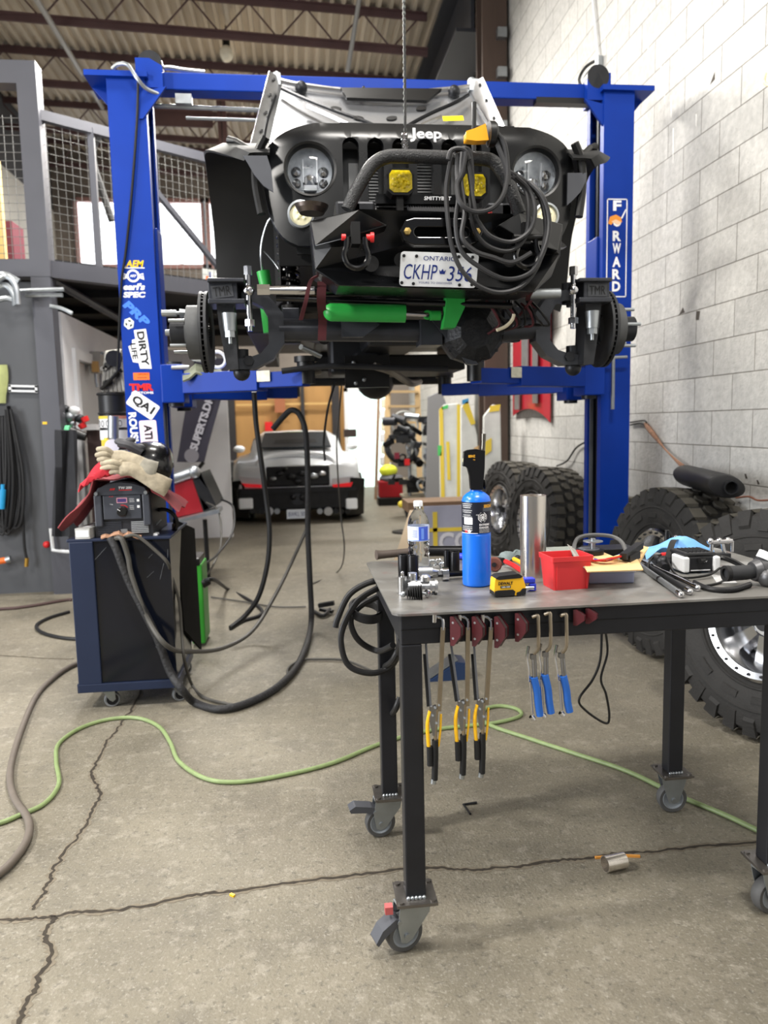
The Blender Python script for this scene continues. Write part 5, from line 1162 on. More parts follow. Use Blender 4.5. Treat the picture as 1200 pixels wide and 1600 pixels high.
p = TZ(667, 934); m = MB(); m.torus(p + V((0, 0, .012)), (1, .3, 0), .0095, .0022, 18, 6).torus(p + V((.004, .002, .012)), (.3, 1, .2), .008, .002, 18, 6)
tag(m.build('hose_clip', CHROME, sm=True), 'tiny bright wire ring clip beside the ribbed boot', 'clip')
p = TZ(670, 902); t = thing('aluminium_fitting', 'stubby aluminium fitting lying between the bottle and the ratchet', 'fitting', p)
MB().cyl(p + V((-.045, 0, .017)), p + V((.01, -.002, .017)), .017, n=20).cyl(p + V((.008, -.002, .017)), p + V((.03, -.003, .015)), .014, .0095, n=20).build('body', ALU, t, sm=True)
MB().cyl(p + V((.03, -.003, .015)), p + V((.0315, -.003, .015)), .005, n=12).build('bore', BLK, t)
# ratchet
p = TZ(697, 907); t = thing('ratchet_wrench', 'chrome ratchet with round head lying behind the blue cylinder', 'ratchet', p)
MB().cyl(p + V((-.012, 0, .02)), p + V((.006, 0, .02)), .021, n=28).build('head', CHROME, t, sm=True)
MB().cyl(p + V((-.024, 0, .02)), p + V((-.012, 0, .02)), .009, n=4).build('drive', IRON, t)
MB().cyl(p + V((.0, .012, .016)), p + V((.09, .03, .014)), .0085, n=12).build('handle', mat('socket_black', (0, 0, 0)), t, sm=True)
for i, (x, y) in enumerate(((676, 884), (686, 883), (692, 888))):
    q = TZ(x, y); m = MB(); m.torus(q + V((0, 0, .009)), (.3 + .2 * i, 1, .5), .011, .0035, 20, 8)
    tag(m.build('shaft_collar', (ZINC, CHROME, ZINC)[i], sm=True), ('dull metal ring leaning behind the aluminium fitting, leftmost of the loose rings', 'bright metal ring in the middle of the loose rings behind the fitting', 'dull metal ring behind the fitting, nearest the ratchet')[i], 'ring')
# hammer with worn wooden looking handle across the back
p = TZ(600, 872); t = thing('dead_blow_hammer', 'brown handled hammer lying across the back left of the table', 'hammer', p)
MB().tube([TZ(588, 873) + V((0, 0, .013)), TZ(612, 871) + V((0, 0, .013)), TZ(645, 868) + V((0, 0, .014))], lambda q: .0135 + .004 * (1 - q) ** 6, n=14).build('handle', mat('brown_grip', (82, 72, 66), .6, 0, .15, 12), t, sm=True)
MB().cyl(TZ(664, 869) + V((0, 0, .018)), TZ(728, 869) + V((0, 0, .018)), .018, n=18).build('head', mat('socket_black', (0, 0, 0)), t, sm=True)
m = MB(); m.cyl(TZ(715, 874) + V((0, 0, .012)), TZ(729, 875) + V((0, 0, .012)), .011); tag(m.build('bottle_stopper', mat('royal_blue', (46, 60, 190), .4), sm=True), 'small royal blue plastic cap behind the deep sockets', 'cap')
# tape measure
p = TZ(793, 930); t = thing('tape_measure', 'yellow and black tape measure at the front of the table', 'tape measure', p)
M = fr(p + V((0, .0, .001)), (1, .05, 0), (0, 0, 1))
yb = MB().prism([(-.043, .012), (-.040, .047), (-.03, .055), (.025, .058), (.036, .05), (.044, .022), (.044, .01), (.03, .002), (-.03, .002)], -.02, .02, M).build('case', mat('tool_yellow', (240, 184, 32), .35), t, bev=.006)
MB().prism([(-.040, .05), (-.030, .056), (.024, .0595), (.035, .052), (.03, .048), (-.03, .046)], -.0215, .0215, M).build('top_grip', RUB, yb, bev=.003)
MB().prism([(-.042, .002), (-.042, .016), (-.032, .018), (.008, .018), (.014, .013), (.012, .002)], -.0225, .0225, M).prism([(.018, -.001), (.043, .004), (.044, .02), (.034, .02), (.028, .012), (.018, .01)], -.022, .022, M).build('bottom_grip', RUB, yb, bev=.003)
M6 = fr(M @ V((-.012, .036, .0203)), M.col[0][:3], (0, 0, 1)); m = MB(); m.text('DEWALT', M6, .04, .0085, 0, .05); m.box((0, -.0095, .0003), (.028, .0065, .0006), M6); m.text('16ft-5M', fr(M6 @ V((0, -.0095, .0006)), M6.col[0][:3], (0, 0, 1)), .023, .004, 1, .03); m.build('printing', [INK, WHITE], yb)
MB().bb(M @ V((.044, .004, .012)), M @ V((.05, .006, -.012))).build('tape_hook', ZINC, t)
# blue fastener clip beside the tape
p = TZ(826, 923); t = thing('blue_clamp', 'small blue and chrome hose clamp beside the tape measure', 'clamp', p)
MB().box(p + V((0, 0, .03)), (.03, .028, .012)).box(p + V((0.008, 0, .012)), (.018, .03, .02)).build('body', mat('royal_blue', (46, 60, 190)), t, bev=.002)
m = MB(); m.cyl(p + V((-.018, 0, .02)), p + V((.016, -.004, .02)), .006).cyl(p + V((-.018, -.01, .01)), p + V((.01, -.014, .01)), .005)
for i in range(6): m.torus(p + V((-.012 + .005 * i, 0, .02)), (1, 0, 0), .0075, .0015, 12, 5)
m.build('screw', CHROME, t, sm=True)
# stainless tube
p = TZ(833, 900); t = thing('stainless_tube', 'tall brushed stainless steel tube standing on the table', 'tube', p)
BRU = mat('brushed_stainless', (222, 216, 208), .25, .95, .1, 30, stretch=(1, 1, .02))
MB().lathe([(.0355, 0), (.038, 0), (.038, .242), (.0355, .242)], Matrix.Translation(p), 48, close=True).build('tube', BRU, t, sm=True)
# rag, wheel and pliers near the tube
def rag(name, pts_fn, nx, ny, mt, lab, cat, th=.003):
    m = MB(); m.sheet([[pts_fn(i / (ny - 1), j / (nx - 1)) for j in range(nx)] for i in range(ny)], th); return tag(m.build(name, mt, sm=True), lab, cat)
q0, q1 = TZ(774, 886), TZ(826, 868)
rag('grey_rag', lambda v, u: q0.lerp(q1, u) + V((.01 * math.sin(v * 9), .045 * v, .006 + .03 * math.sin(PI * u) * (.55 + .45 * math.sin(u * 13 + v * 7)) * math.sin(PI * max(.12, min(.88, v))))), 26, 10, mat('rag_grey', (122, 134, 136), .9, 0, .2, 40), 'crumpled grey green rag behind the tape measure', 'rag')
p = TZ(773, 893); t = thing('copper_pulley', 'small rust coloured pulley standing next to the blue cylinder', 'pulley', p)
MB().lathe([(.006, -.008), (.02, -.008), (.023, 0), (.02, .008), (.006, .008)], axis_fr(p + V((0, 0, .023)), (.5, 1, 0)), 28).build('rim', mat('rusty_red', (110, 66, 56), .5, .3), t, sm=True)
MB().cyl(p + V((-.006, -.012, .023)), p + V((.006, .012, .023)), .007).build('hub', IRON, t, sm=True)
p = TZ(800, 893); t = thing('pliers', 'red and yellow handled pliers lying behind the tape measure', 'pliers', p)
MB().tube([TZ(790, 886) + V((0, 0, .018)), TZ(805, 893) + V((0, 0, .016)), TZ(818, 900) + V((0, 0, .012))], .008).build('handle', REDP, t, sm=True, label='red handle')
MB().tube([TZ(803, 884) + V((0, 0, .022)), TZ(812, 888) + V((0, 0, .02)), TZ(822, 893) + V((0, 0, .014))], .007).build('handle', mat('orange_yellow', (238, 176, 40), .4), t, sm=True, label='yellow handle')
MB().cyl(TZ(786, 884) + V((0, 0, .018)), TZ(778, 880) + V((0, 0, .016)), .008, .004).build('jaw', IRON, t, sm=True)
p = TZ(790, 902); m = MB(); m.ball(p + V((0, 0, .012)), .02, 8, sc=(1.3, 1, .6)); tag(m.build('grey_pad', mat('pad_grey', (104, 104, 100), .8), sm=True), 'small rounded grey pad just behind the tape measure', 'pad')
# red bin
p = TZ(888, 922); RB = mat('bin_red', (212, 52, 56), .4, 0, .03, 8)
t = thing('red_bin', 'small square red plastic bin near the front of the table', 'bin', p)
def rect_ring(w, h, r, z, M): return [M @ V((x, y, z)) for x, y in rring(w, h, r, 4)]
M = fr(p + V((.008, .045, 0)), (1, .06, 0), (-.06, 1, 0)) @ Matrix.Diagonal((.96, .92, .88, 1))
b_ = MB(); b_.loft([rect_ring(.104, .088, .006, 0, M), rect_ring(.118, .1, .006, .09, M), rect_ring(.126, .108, .007, .09, M), rect_ring(.127, .109, .007, .105, M), rect_ring(.119, .1, .006, .105, M), rect_ring(.1, .084, .006, .004, M)]); b_.build('bin', RB, t)
m = MB()
for x in (-.045, .045): m.box((x * 1.0, -.048, .045), (.0025, .004, .085), M)
m.build('corner_rib', RB, t)
# clear tub and clear lid behind bin
p = TZ(878, 873); t = thing('clear_tub', 'empty clear plastic tub behind the red bin', 'tub', p)
M = Matrix.Translation(p)
m = MB(); m.loft([rect_ring(.09, .07, .01, 0, M), rect_ring(.1, .08, .01, .034, M), rect_ring(.096, .076, .01, .034, M), rect_ring(.088, .068, .01, .003, M)]); m.build('tub', mat('milky_plastic', (198, 202, 196), .35, 0, trans=.25, ior=1.2), t)
# organiser case
a_, b2 = TZ(925, 912), TZ(996, 911)
p = (a_ + b2) / 2; t = thing('organiser_case', 'shallow clear organiser case of hardware under the cardboard flap', 'case', p)
M = fr(p + V((0, .06, 0)), (b2 - a_), (0, 1, 0)); W_ = (b2 - a_).length
MB().box((0, 0, .016), (W_, .12, .032), M).build('case', mat('case_violet', (176, 182, 214), .15, 0, trans=.15, ior=1.25), t, bev=.003)
MB().box((0, -.002, .034), (W_ + .006, .126, .006), M).build('lid', mat('case_lid', (196, 200, 216), .15, 0, trans=.1, ior=1.25), t, bev=.002)
m = MB()
for i in range(9): m.cyl(M @ V((-W_ * .42 + i * W_ * .1, -.03 + .03 * (i % 3), .008)), M @ V((-W_ * .42 + i * W_ * .1 + .02, -.045 + .03 * (i % 3), .012)), .003, n=6)
m.build('screw', ZINC, t, sm=True)
# open cardboard box with brown flaps
p = TZ(950, 893); t = thing('cardboard_box', 'open black and brown cardboard carton with its flaps spread', 'box', TZ(955, 880))
Mx = Matrix.Translation(TZ(955, 888) + V((0, .02, .04)))
m = MB(); m.box((0, .0, .012), (.15, .09, .024), Mx); m.build('carton', BLK, t, bev=.002)
KR = mat('kraft', (222, 186, 132), .75, 0, .04, 10)
q = lambda x, y, z: T(x, y, ZTB + z)
m = MB(); m.quad(q(918, 893, .058), q(1005, 890, .052), q(996, 873, .066), q(908, 876, .07), .003); m.build('front_flap', KR, t)
m = MB(); m.quad(q(903, 882, .066), q(916, 889, .058), q(898, 858, .1), q(886, 850, .115), .003); m.build('side_flap', mat('grey_board', (150, 148, 142), .7), t)
m = MB(); m.quad(q(990, 886, .05), q(1000, 880, .05), q(1014, 855, .078), q(996, 851, .085), .003); m.build('side_flap', KR, t)
m = MB(); m.bb(q(912, 876, .05), q(965, 872, .075)); m.build('inner_card', KR, t)
# wire spool with loop handle and coloured wires
p = q(920, 868, .07); t = thing('cable_spool', 'black spool with a bent wire loop standing in the carton', 'spool', p)
MB().lathe([(.018, 0), (.042, 0), (.042, .018), (.018, .018)], Matrix.Translation(p), 36, close=True).build('disc', BLK, t, sm=True)
MB().lathe([(0, .019), (.03, .019), (.03, .021), (0, .021)], Matrix.Translation(p), 30).build('disc_face', ZINC, t)
MB().tube([q(897, 868, .08), q(898, 850, .1), q(905, 840, .115), q(925, 836, .12), q(955, 838, .115), q(972, 848, .1), q(980, 868, .075)], .006).build('loop_lead', mat('lead_grey', (88, 88, 88), .5), t, sm=True)
MB().lathe([(0, 0), (.028, 0), (.028, .0025), (0, .0025)], Matrix.Translation(p + V((.012, 0, .04))), 26).cyl(p + V((.012, 0, .02)), p + V((.012, 0, .05)), .007).build('top_disc', ZINC, t, sm=True)
t = thing('wiring_harness', 'short harness of red yellow blue and white wires with black connector', 'wiring', q(950, 872, .07))
for i, (cn, col) in enumerate((('wire_red', (200, 30, 34)), ('wire_yellow', (238, 204, 40)), ('wire_white', (232, 232, 232)), ('wire_blue', (44, 70, 190)), ('wire_red2', (186, 28, 40)))):
    MB().tube([q(904 + 8 * i, 868 + 2 * i, .075), q(925 + 6 * i, 876, .072), q(950 + 4 * i, 873 - i, .08), q(978, 868 - 2 * i, .08)], .0032, n=6).build('wire', mat(cn, col, .4), t, sm=True, label=cn.split('_')[1].rstrip('2') + ' wire')
MB().beam(q(974, 870, .08), q(1000, 852, .092), .02, .018).beam(q(978, 874, .07), q(994, 866, .075), .025, .02).build('connector', BLK, t)
# steel bars lying side by side
for i, (x0, y0, x1, y1, mt, lb) in enumerate(((995, 884, 1064, 934, ZINC, 'dull steel torque wrench handle lying on the table, left of the three bars'), (1010, 888, 1078, 930, IRON, 'dark steel bar lying on the table between the two other bars'), (1004, 882, 1090, 924, CHROME, 'bright chrome extension bar lying on the table, rightmost of the three bars'))):
    a, b = T(x0, y0) + V((0, 0, .0085)), T(x1, y1) + V((0, 0, .0085))
    a.z = b.z = ZTB + .0085 + (.0 if i != 1 else .001)
    t = thing('steel_bar', lb, 'bar', (a + b) / 2 - V((0, 0, .0085)))
    MB().cyl(a, b, .0078, n=16).build('bar', mt, t, sm=True)
    MB().cyl(b + (a - b).normalized() * .02, b, .0098, n=16).ball(b, .009, 8).build('bar_end', CHROME, t, sm=True)
    if i == 0: MB().cyl(a.lerp(b, .55), a.lerp(b, .58), .0086, n=16).build('groove_ring', BLK, t, sm=True)
# battery charger / meter
p = TZ(1095, 896); t = thing('battery_charger', 'black battery charger with white ends and a vented top', 'charger', p)
M = fr(p + V((0, .05, 0)), (1, -.03, 0), (.03, 1, 0))
cb_ = MB().box((0, 0, .028), (.092, .1, .048), M).box((0, 0, .056), (.1, .1, .012), M).build('case', mat('charger_black', (30, 31, 34), .45), t, bev=.006)
for s_ in (-1, 1): MB().box((s_ * .047, -.02, .028), (.02, .08, .046), M).build('end_cap', WHITE, cb_, bev=.005)
m = MB()
for i in range(6): m.box((-.03 + .012 * i, .0, .063), (.004, .07, .003), M)
m.build('vent_slat', IRON, cb_)
m = MB(); M7 = fr(M @ V((.012, -.0505, .036)), M.col[0][:3], (0, 0, 1)); m.text('12V', M7, .016, .005, 0).box((-.012, -.026, .0002), (.06, .003, .0004), M7); m.build('printing', VINYL, cb_)
# blue nitrile gloves
c0_ = TZ(1062, 868)
def glv(v, u):
    e = .055 + .01 * math.sin(u * 17)
    return TZ(1004 + 108 * u, 872 - 3 * u) + V((0, .09 * (v - .3), .018 + .042 * math.sin(PI * min(1, u * 1.02)) * (.6 + .4 * math.sin(u * 9 + v * 4)) + .012 * math.sin(v * 9 + u * 6) - .02 * (abs(v - .5) * 2) ** 2))
rag('nitrile_glove', glv, 34, 12, mat('nitrile_blue', (112, 170, 228), .5, 0, .06, 20), 'crumpled light blue disposable gloves at the back of the table', 'gloves', .002)
rag('black_wipe', lambda v, u: TZ(1036 + 10 * u + 16 * v, 892 - 26 * v) + V((0, .0, .012 + .05 * math.sin(v * 2.4))), 6, 14, BLK, 'narrow black strap lying over the blue gloves', 'strap')
# caliper bracket / chrome clamp cluster behind
p = TZ(1118, 874); t = thing('linkage_clamp', 'chrome toggle clamp assembly behind the charger', 'clamp', p)
m = MB(); m.cyl(p + V((-.02, 0, .055)), p + V((.05, -.01, .06)), .007).cyl(p + V((-.015, 0, .02)), p + V((-.015, 0, .06)), .006).cyl(p + V((.03, 0, .02)), p + V((.02, 0, .06)), .006).cyl(p + V((.05, -.01, .025)), p + V((.05, -.01, .06)), .005).cyl(p + V((.0, .02, .05)), p + V((.04, .02, .05)), .005)
for x in (-.02, .01, .04): m.ball(p + V((x, 0, .06)), .011, 8)
m.build('linkage', CHROME, t, sm=True)
MB().box(p + V((.01, 0, .01)), (.07, .03, .02)).build('base', IRON, t, bev=.002)
p = TZ(1055, 867); t = thing('toggle_joint', 'bright ball joint and lever behind the blue gloves', 'joint', p)
MB().ball(p + V((.0, 0, .055)), .012, 8).cyl(p + V((-.03, 0, .05)), p + V((.04, 0, .052)), .008).build('joint', CHROME, t, sm=True)
MB().cyl(p + V((-.03, 0, .02)), p + V((-.03, 0, .085)), .011, .008).build('lever', BLK, t, sm=True)
# red handled probe lead, black leads
t = thing('test_lead', 'red handled test lead with black wire in front of the charger', 'lead', TZ(1050, 888))
MB().tube([TZ(1033, 882) + V((0, 0, .03)), TZ(1050, 882) + V((0, 0, .032)), TZ(1058, 884) + V((0, 0, .032))], .008).build('handle', REDP, t, sm=True)
MB().tube([TZ(1033, 882) + V((0, 0, .03)), TZ(1018, 886) + V((0, 0, .028)), TZ(1012, 897) + V((0, 0, .01)), TZ(1030, 905) + V((0, 0, .006)), TZ(1060, 908) + V((0, 0, .004))], .0035).build('wire', BLK, t, sm=True)
t = thing('black_lead', 'thin black wire looping across the table in front of the charger', 'cable', TZ(1100, 910))
MB().tube([TZ(1040, 890) + V((0, 0, .04)), TZ(1060, 906) + V((0, 0, .01)), TZ(1100, 902) + V((0, -.02, .01)), TZ(1115, 894) + V((0, -.04, .02)), TZ(1130, 910) + V((0, 0, .004)), TZ(1090, 918) + V((0, 0, .004)), TZ(1070, 905) + V((0, 0, .005))], .0035).build('wire', BLK, t, sm=True)
m = MB(); m.ball(TZ(1036, 890) + V((0, 0, .025)), .02, 8, sc=(1.2, 1, .9)).cyl(TZ(1024, 884) + V((0, 0, .02)), TZ(1040, 896) + V((0, 0, .015)), .014)
tag(m.build('clamp_jaw', IRON, sm=True), 'dark rounded clamp jaw beside the steel bars', 'clamp jaw')
# spiral cord and angle grinder at the right edge
p = TZ(1165, 915); t = thing('angle_grinder', 'black angle grinder with a ribbed side handle at the right end of the table', 'grinder', p)
MB().tube([p + V((-.055, 0, .036)), p + V((-.04, 0, .036)), p + V((0, .002, .036)), p + V((.02, .004, .038))], lambda q: .019 + .003 * (1 - q), n=18).build('side_handle', mat('grip_black', (44, 45, 48), .5), t, sm=True)
MB().pipe(p + V((-.062, 0, .036)), p + V((-.05, 0, .036)), .022, .014).build('handle_rim', RUB, t, sm=True)
MB().cyl(p + V((.02, .004, .038)), p + V((.04, .004, .04)), .026, .034, n=20).cyl(p + V((.04, .004, .04)), p + V((.1, .0, .05)), .036, n=20).ball(p + V((.055, -.02, .025)), .03, 10).build('gear_case', mat('gear_case', (88, 88, 90), .4, .6, .2, 40), t, sm=True)
MB().cyl(p + V((.05, .0, .07)), p + V((.06, .0, .088)), .022).build('knob', WHITE, t, sm=True)
MB().tube([TZ(1092, 897) + V((0, 0, .04)), TZ(1128, 893) + V((0, .02, .04)), TZ(1148, 897) + V((0, 0, .035)), p + V((.04, .05, .03))], .008).build('power_cord', BLK, t, sm=True)
t = thing('spiral_cord', 'short black spiral cord lying in front of the grinder handle', 'cord', TZ(1120, 928))
cu_ = smoothpath([TZ(1085, 915) + V((0, 0, .008)), TZ(1110, 925) + V((0, 0, .008)), TZ(1145, 926) + V((0, 0, .008)), TZ(1172, 918) + V((0, 0, .008))], 30)
m = MB(); m.tube(cu_, .006)
for q in cu_[::2]: m.torus(q, (1, .1, 0), .006, .002, 12, 5)
m.build('cord', ROPE, t, sm=True)
m = MB(); m.quad(TZ(1120, 912) + V((0, 0, .0025)), TZ(1152, 912) + V((0, 0, .0025)), TZ(1140, 900) + V((0, 0, .0025)), TZ(1112, 900) + V((0, 0, .0025)), .002); tag(m.build('plastic_film', mat('film', (196, 196, 196), .25, 0, .1, 40), sm=False), 'scrap of pale plastic film under the grinder cord', 'film')

# ---------------- clamps and magnets hanging on the front rail
YH = FRY0 - .012
def H(x, y, d=0): return P(x, y, YH - d)
BRZ = mat('clamp_nickel', (164, 152, 134), .3, .9, .1, 30)
for i, (x, yt, xb, yb_, lb) in enumerate(((692, 962, 676, 1224, 'nearest the table leg'), (731, 962, 720, 1216, 'middle of the three'), (767, 962, 750, 1214, 'nearest the blue clamps'))):
    t = thing('long_reach_clamp', 'long locking clamp with yellow and black handles, ' + lb, 'locking clamp', H(xb, yb_), 'long reach clamps on the rail')
    yj = yb_ - 110; yg = yb_ - 68
    MB().beam(H(x, yt + 18), H(xb + 10, yj - 3), .007, .011, (1, 0, 0)).build('front_arm', BRZ, t, bev=.001)
    MB().beam(H(x - 27, yt + 40, -.06), H(xb - 3, yj - 10, -.01), .004, .006, (1, 0, 0)).build('rear_arm', STEEL, t, bev=.001)
    MB().beam(H(x - 29, yt + 60, -.062), H(xb - 7, yj - 10, -.012), .004, .007, (1, 0, 0)).build('rear_arm', BLK, t)
    MB().tube([H(x, yt + 22), H(x, yt + 8, -.002), H(x - 5, yt + 2, -.008), H(x - 12, yt + 1, -.008)], .0045, n=8).cyl(H(x - 13, yt - 2, -.008), H(x - 13, yt + 10, -.008), .0065).build('jaw', CHROME, t, sm=True)
    MB().prism([(-.010, .03), (.006, .034), (.010, -.0), (.006, -.045), (-.004, -.045), (-.012, -.0)], -.004, .004, fr(H(xb + 2, yj + 8), (1, 0, 0), (0, 0, 1))).build('pivot_plate', STEEL, t, bev=.001)
    m = MB()
    for dx, dy in ((4, -8), (0, 4), (6, 16), (10, -12)): m.cyl(H(xb + dx, yj + dy, -.006), H(xb + dx, yj + dy, .008), .0028, n=8)
    m.build('rivet', ZINC, t, sm=True)
    MB().tube([H(xb - 4, yg - 45), H(xb - 8, yg - 25), H(xb - 7, yg), H(xb - 5, yg + 22)], .0048, n=8).build('handle_lever', mat('tool_yellow', (240, 184, 32)), t, sm=True, label='yellow lever')
    MB().tube([H(xb + 13, yg - 40), H(xb + 12, yg - 15), H(xb + 9, yg + 10)], .003, n=8).build('release_lever', mat('tool_yellow', (240, 184, 32)), t, sm=True, label='yellow lever')
    MB().cyl(H(xb + 6, yg - 48), H(xb + 4, yg + 5), .0045).build('handle_shank', BRZ, t, sm=True)
    MB().tube([H(xb + 4, yg), H(xb + 4, yg + 30), H(xb + 3, yb_ - 6)], .0082, n=12).tube([H(xb - 5, yg + 10), H(xb - 4, yg + 40)], .0075, n=10).build('grip', RUB, t, sm=True)
    MB().cyl(H(xb + 2, yb_ - 7), H(xb + 1, yb_), .007, n=10).build('adjusting_screw', ZINC, t, sm=True)
BGR = mat('blue_grip', (36, 100, 190), .5, 0, .06, 20)
for i, (x, yt, xb, yb_, lb) in enumerate(((842, 970, 838, 1124, 'left one of the three'), (861, 966, 855, 1120, 'middle of the three'), (886, 968, 884, 1118, 'right one of the three'))):
    t = thing('locking_c_clamp', 'locking C clamp with blue grips hanging on the rail, ' + lb, 'locking clamp', H(xb, yb_), 'blue gripped clamps on the rail')
    m = MB(); m.tube([H(x - 10, yt - 6, -.004), H(x - 2, yt - 8, .004), H(x - 1, yt + 2, .006), H(x - 1, yt + 40, .006), H(x - 8, yt + 52, .002)], .0048, n=8, k=4); m.build('c_frame', BRZ, t, sm=True)
    MB().cyl(H(x - 8, yt + 52), H(xb - 2, yt + 95), .006).box(H(x - 9, yt + 56), (.014, .012, .012)).build('body', STEEL, t, sm=True)
    MB().tube([H(x - 16, yt + 40), H(x - 19, yt + 60), H(x - 16, yt + 80), H(xb - 12, yt + 95)], .0035, n=6).build('lever_arm', CHROME, t, sm=True)
    MB().tube([H(xb - 4, yt + 88), H(xb + 1, yt + 110), H(xb + 3, yt + 130), H(xb + 6, yb_ - 6)], .0095, n=14).build('grip', BGR, t, sm=True)
    MB().cyl(H(xb - 10, yt + 95), H(xb - 6, yb_ - 3), .003).cyl(H(xb - 8, yb_ - 5), H(xb - 4, yb_), .007, n=10).build('adjusting_screw', CHROME, t, sm=True)
MAR = mat('magnet_red', (74, 14, 24), .4, 0, .1, 20)
for x, y, s_, lb in ((708, 962, 1, 'beside the leftmost long clamp'), (742, 962, 1.02, 'between the second and third long clamps'), (777, 962, 1.08, 'right of the third long clamp'), (809, 957, .98, 'alone between the long and the blue clamps'), (899, 952, .54, 'small one right of the blue clamps'), (918, 950, .52, 'small one farthest right on the rail')):
    t = thing('welding_magnet', 'dark red arrow shaped magnet on the rail, ' + lb, 'magnet', H(x, y + 45 * s_), 'welding magnets on the rail')
    w = .026 * s_
    M = fr(H(x - 2, y, -.004), (.78, -.62, 0), (0, 0, 1)) @ Matrix.Diagonal((.66, 1, 1, 1)); h_ = .072 * s_
    MB().prism([(0, 0), (.012, 0), (.042, -h_ * .35), (.042, -h_ * .62), (.014, -h_), (0, -h_)], -w * .22, w * .22, M).build('core', mat('magnet_core', (96, 84, 84), .4, .6), t, bev=.001)
    for sd_ in (-1, 1): MB().prism([(0, .0), (.012, .001), (.043, -h_ * .34), (.043, -h_ * .63), (.014, -h_ - .001), (0, -h_ - .001)], sd_ * w * .36 - .0014, sd_ * w * .36 + .0014, M).build('side_plate', MAR, t)
    m = MB()
    for yy in (.2, .75): m.cyl(M @ V((.012, -h_ * yy, -w * .42)), M @ V((.012, -h_ * yy, w * .42)), .003, n=8)
    m.build('rivet', ZINC, t)
t = thing('looped_cable', 'thin black cable hanging in a loop below the table rail', 'cord', P(935, 1130, YH + .05))
MB().tube([P(940, 985, YH + .06), P(938, 1030, YH + .05), P(926, 1062, YH + .05), P(905, 1092, YH + .05), P(915, 1110, YH + .05), P(946, 1130, YH + .05), P(952, 1118, YH + .05), P(947, 1085, YH + .05), P(939, 1060, YH + .05), P(949, 1020, YH + .06), P(946, 985, YH + .06)], .0032, k=8).build('cord', BLK, t, sm=True)
# black hose coil hanging on the left rail
t = thing('hose_coil', 'loosely coiled thick black hose hanging from the left side of the table', 'hose', P(560, 1050, 2.2))
Yc = 2.3
for i, lp in enumerate((((600, 905), (572, 912), (545, 930), (528, 965), (524, 980)), ((592, 918), (560, 938), (538, 975), (533, 1005), (545, 1040), (580, 1052), (612, 1040), (624, 1012), (622, 985)), ((590, 932), (562, 948), (548, 970), (560, 1000), (590, 1017), (614, 1008)), ((620, 950), (625, 1000), (615, 1030), (600, 1042)), ((625, 1090), (618, 1108), (612, 1116)))):
    MB().tube([P(x, y, Yc + .02 * i - (.12 if x > 612 else 0)) for x, y in lp], .0098, n=10).build('hose_loop', ROPE, t, sm=True)
m = MB()
for k in range(5): m.torus(P(572, 950 + 2 * k, Yc + .06), (.2, -.35, 1), .05, .007, 26, 7)
m.build('inner_coil', ROPE, t, sm=True)
p = F(700, 1062); t = thing('foot_pedal', 'navy and pale foot pedal on the floor behind the long clamps', 'foot pedal', p)
MB().prism([(-.11, 0), (.1, 0), (.1, .09), (.05, .1)], -.07, .07, fr(p + V((0, .05, 0)), (1, 0, 0), (0, 0, 1))).build('pedal_body', mat('navy_paint', (34, 52, 84), .4), t, bev=.004)
MB().quad(p + V((-.1, -.01, .02)), p + V((.05, -.01, .112)), p + V((.05, .11, .112)), p + V((-.1, .11, .02)), .006).build('pedal_plate', ZINC, t)
# ------------------------------------------------------------------ welding cart with its load
CYF = 3.70
C_ = lambda x, y, Y=CYF: P(x, y, Y)
NAVY = mat('navy_panel', (13, 16, 25), .14, 0, .08, 5)
NAVYE = mat('navy_edge', (28, 38, 62), .42, .1, .08, 5)
x0, x1 = -1.095, -.63
zc0, zc1 = .125, .84
cart = thing('welding_cart', 'navy steel welding cart on casters carrying the welder', 'cart', ((x0 + x1) / 2, CYF + .25, 0))
MB().bb((x0 + .105, CYF, zc0), (x1, CYF + .02, zc1)).build('front_panel', NAVY, cart)
MB().bb((x0, CYF - .012, zc0 + .01), (x0 + .11, CYF + .06, zc1 - .005)).build('corner_post', NAVYE, cart, bev=.004)
MB().bb((x0, CYF + .02, zc0), (x0 + .015, CYF + .52, zc1)).build('side_panel', NAVY, cart)
MB().bb((x1 - .015, CYF + .02, zc0), (x1, CYF + .52, zc1)).build('side_panel', NAVY, cart)
MB().bb((x0, CYF + .5, zc0), (x1, CYF + .52, zc1)).build('rear_panel', NAVY, cart)
MB().bb((x0 - .01, CYF - .01, zc1 - .006), (x1 + .01, CYF + .53, zc1 + .008)).build('top_tray', NAVYE, cart, bev=.003)
MB().bb((x0, CYF - .015, zc0 - .03), (x1 + .005, CYF + .02, zc0 + .012)).bb((x0 - .01, CYF - .0, zc0 - .035), (x0 + .05, CYF + .5, zc0 + .012)).bb((x1 - .04, CYF, zc0 - .035), (x1 + .01, CYF + .5, zc0 + .012)).build('base_frame', NAVYE, cart, bev=.003)
for (a, b, c_, d) in ((148, 875, 166, 855), (232, 872, 238, 866), (230, 902, 240, 893), (250, 905, 256, 880), (243, 1010, 245, 1012), (262, 858, 262, 872)): MB().beam(C_(a, b, CYF - .001), C_(c_, d, CYF - .001), .001, .002, (0, 1, 0)).build('scratch', mat('scratch_pale', (120, 124, 130), .5), cart)
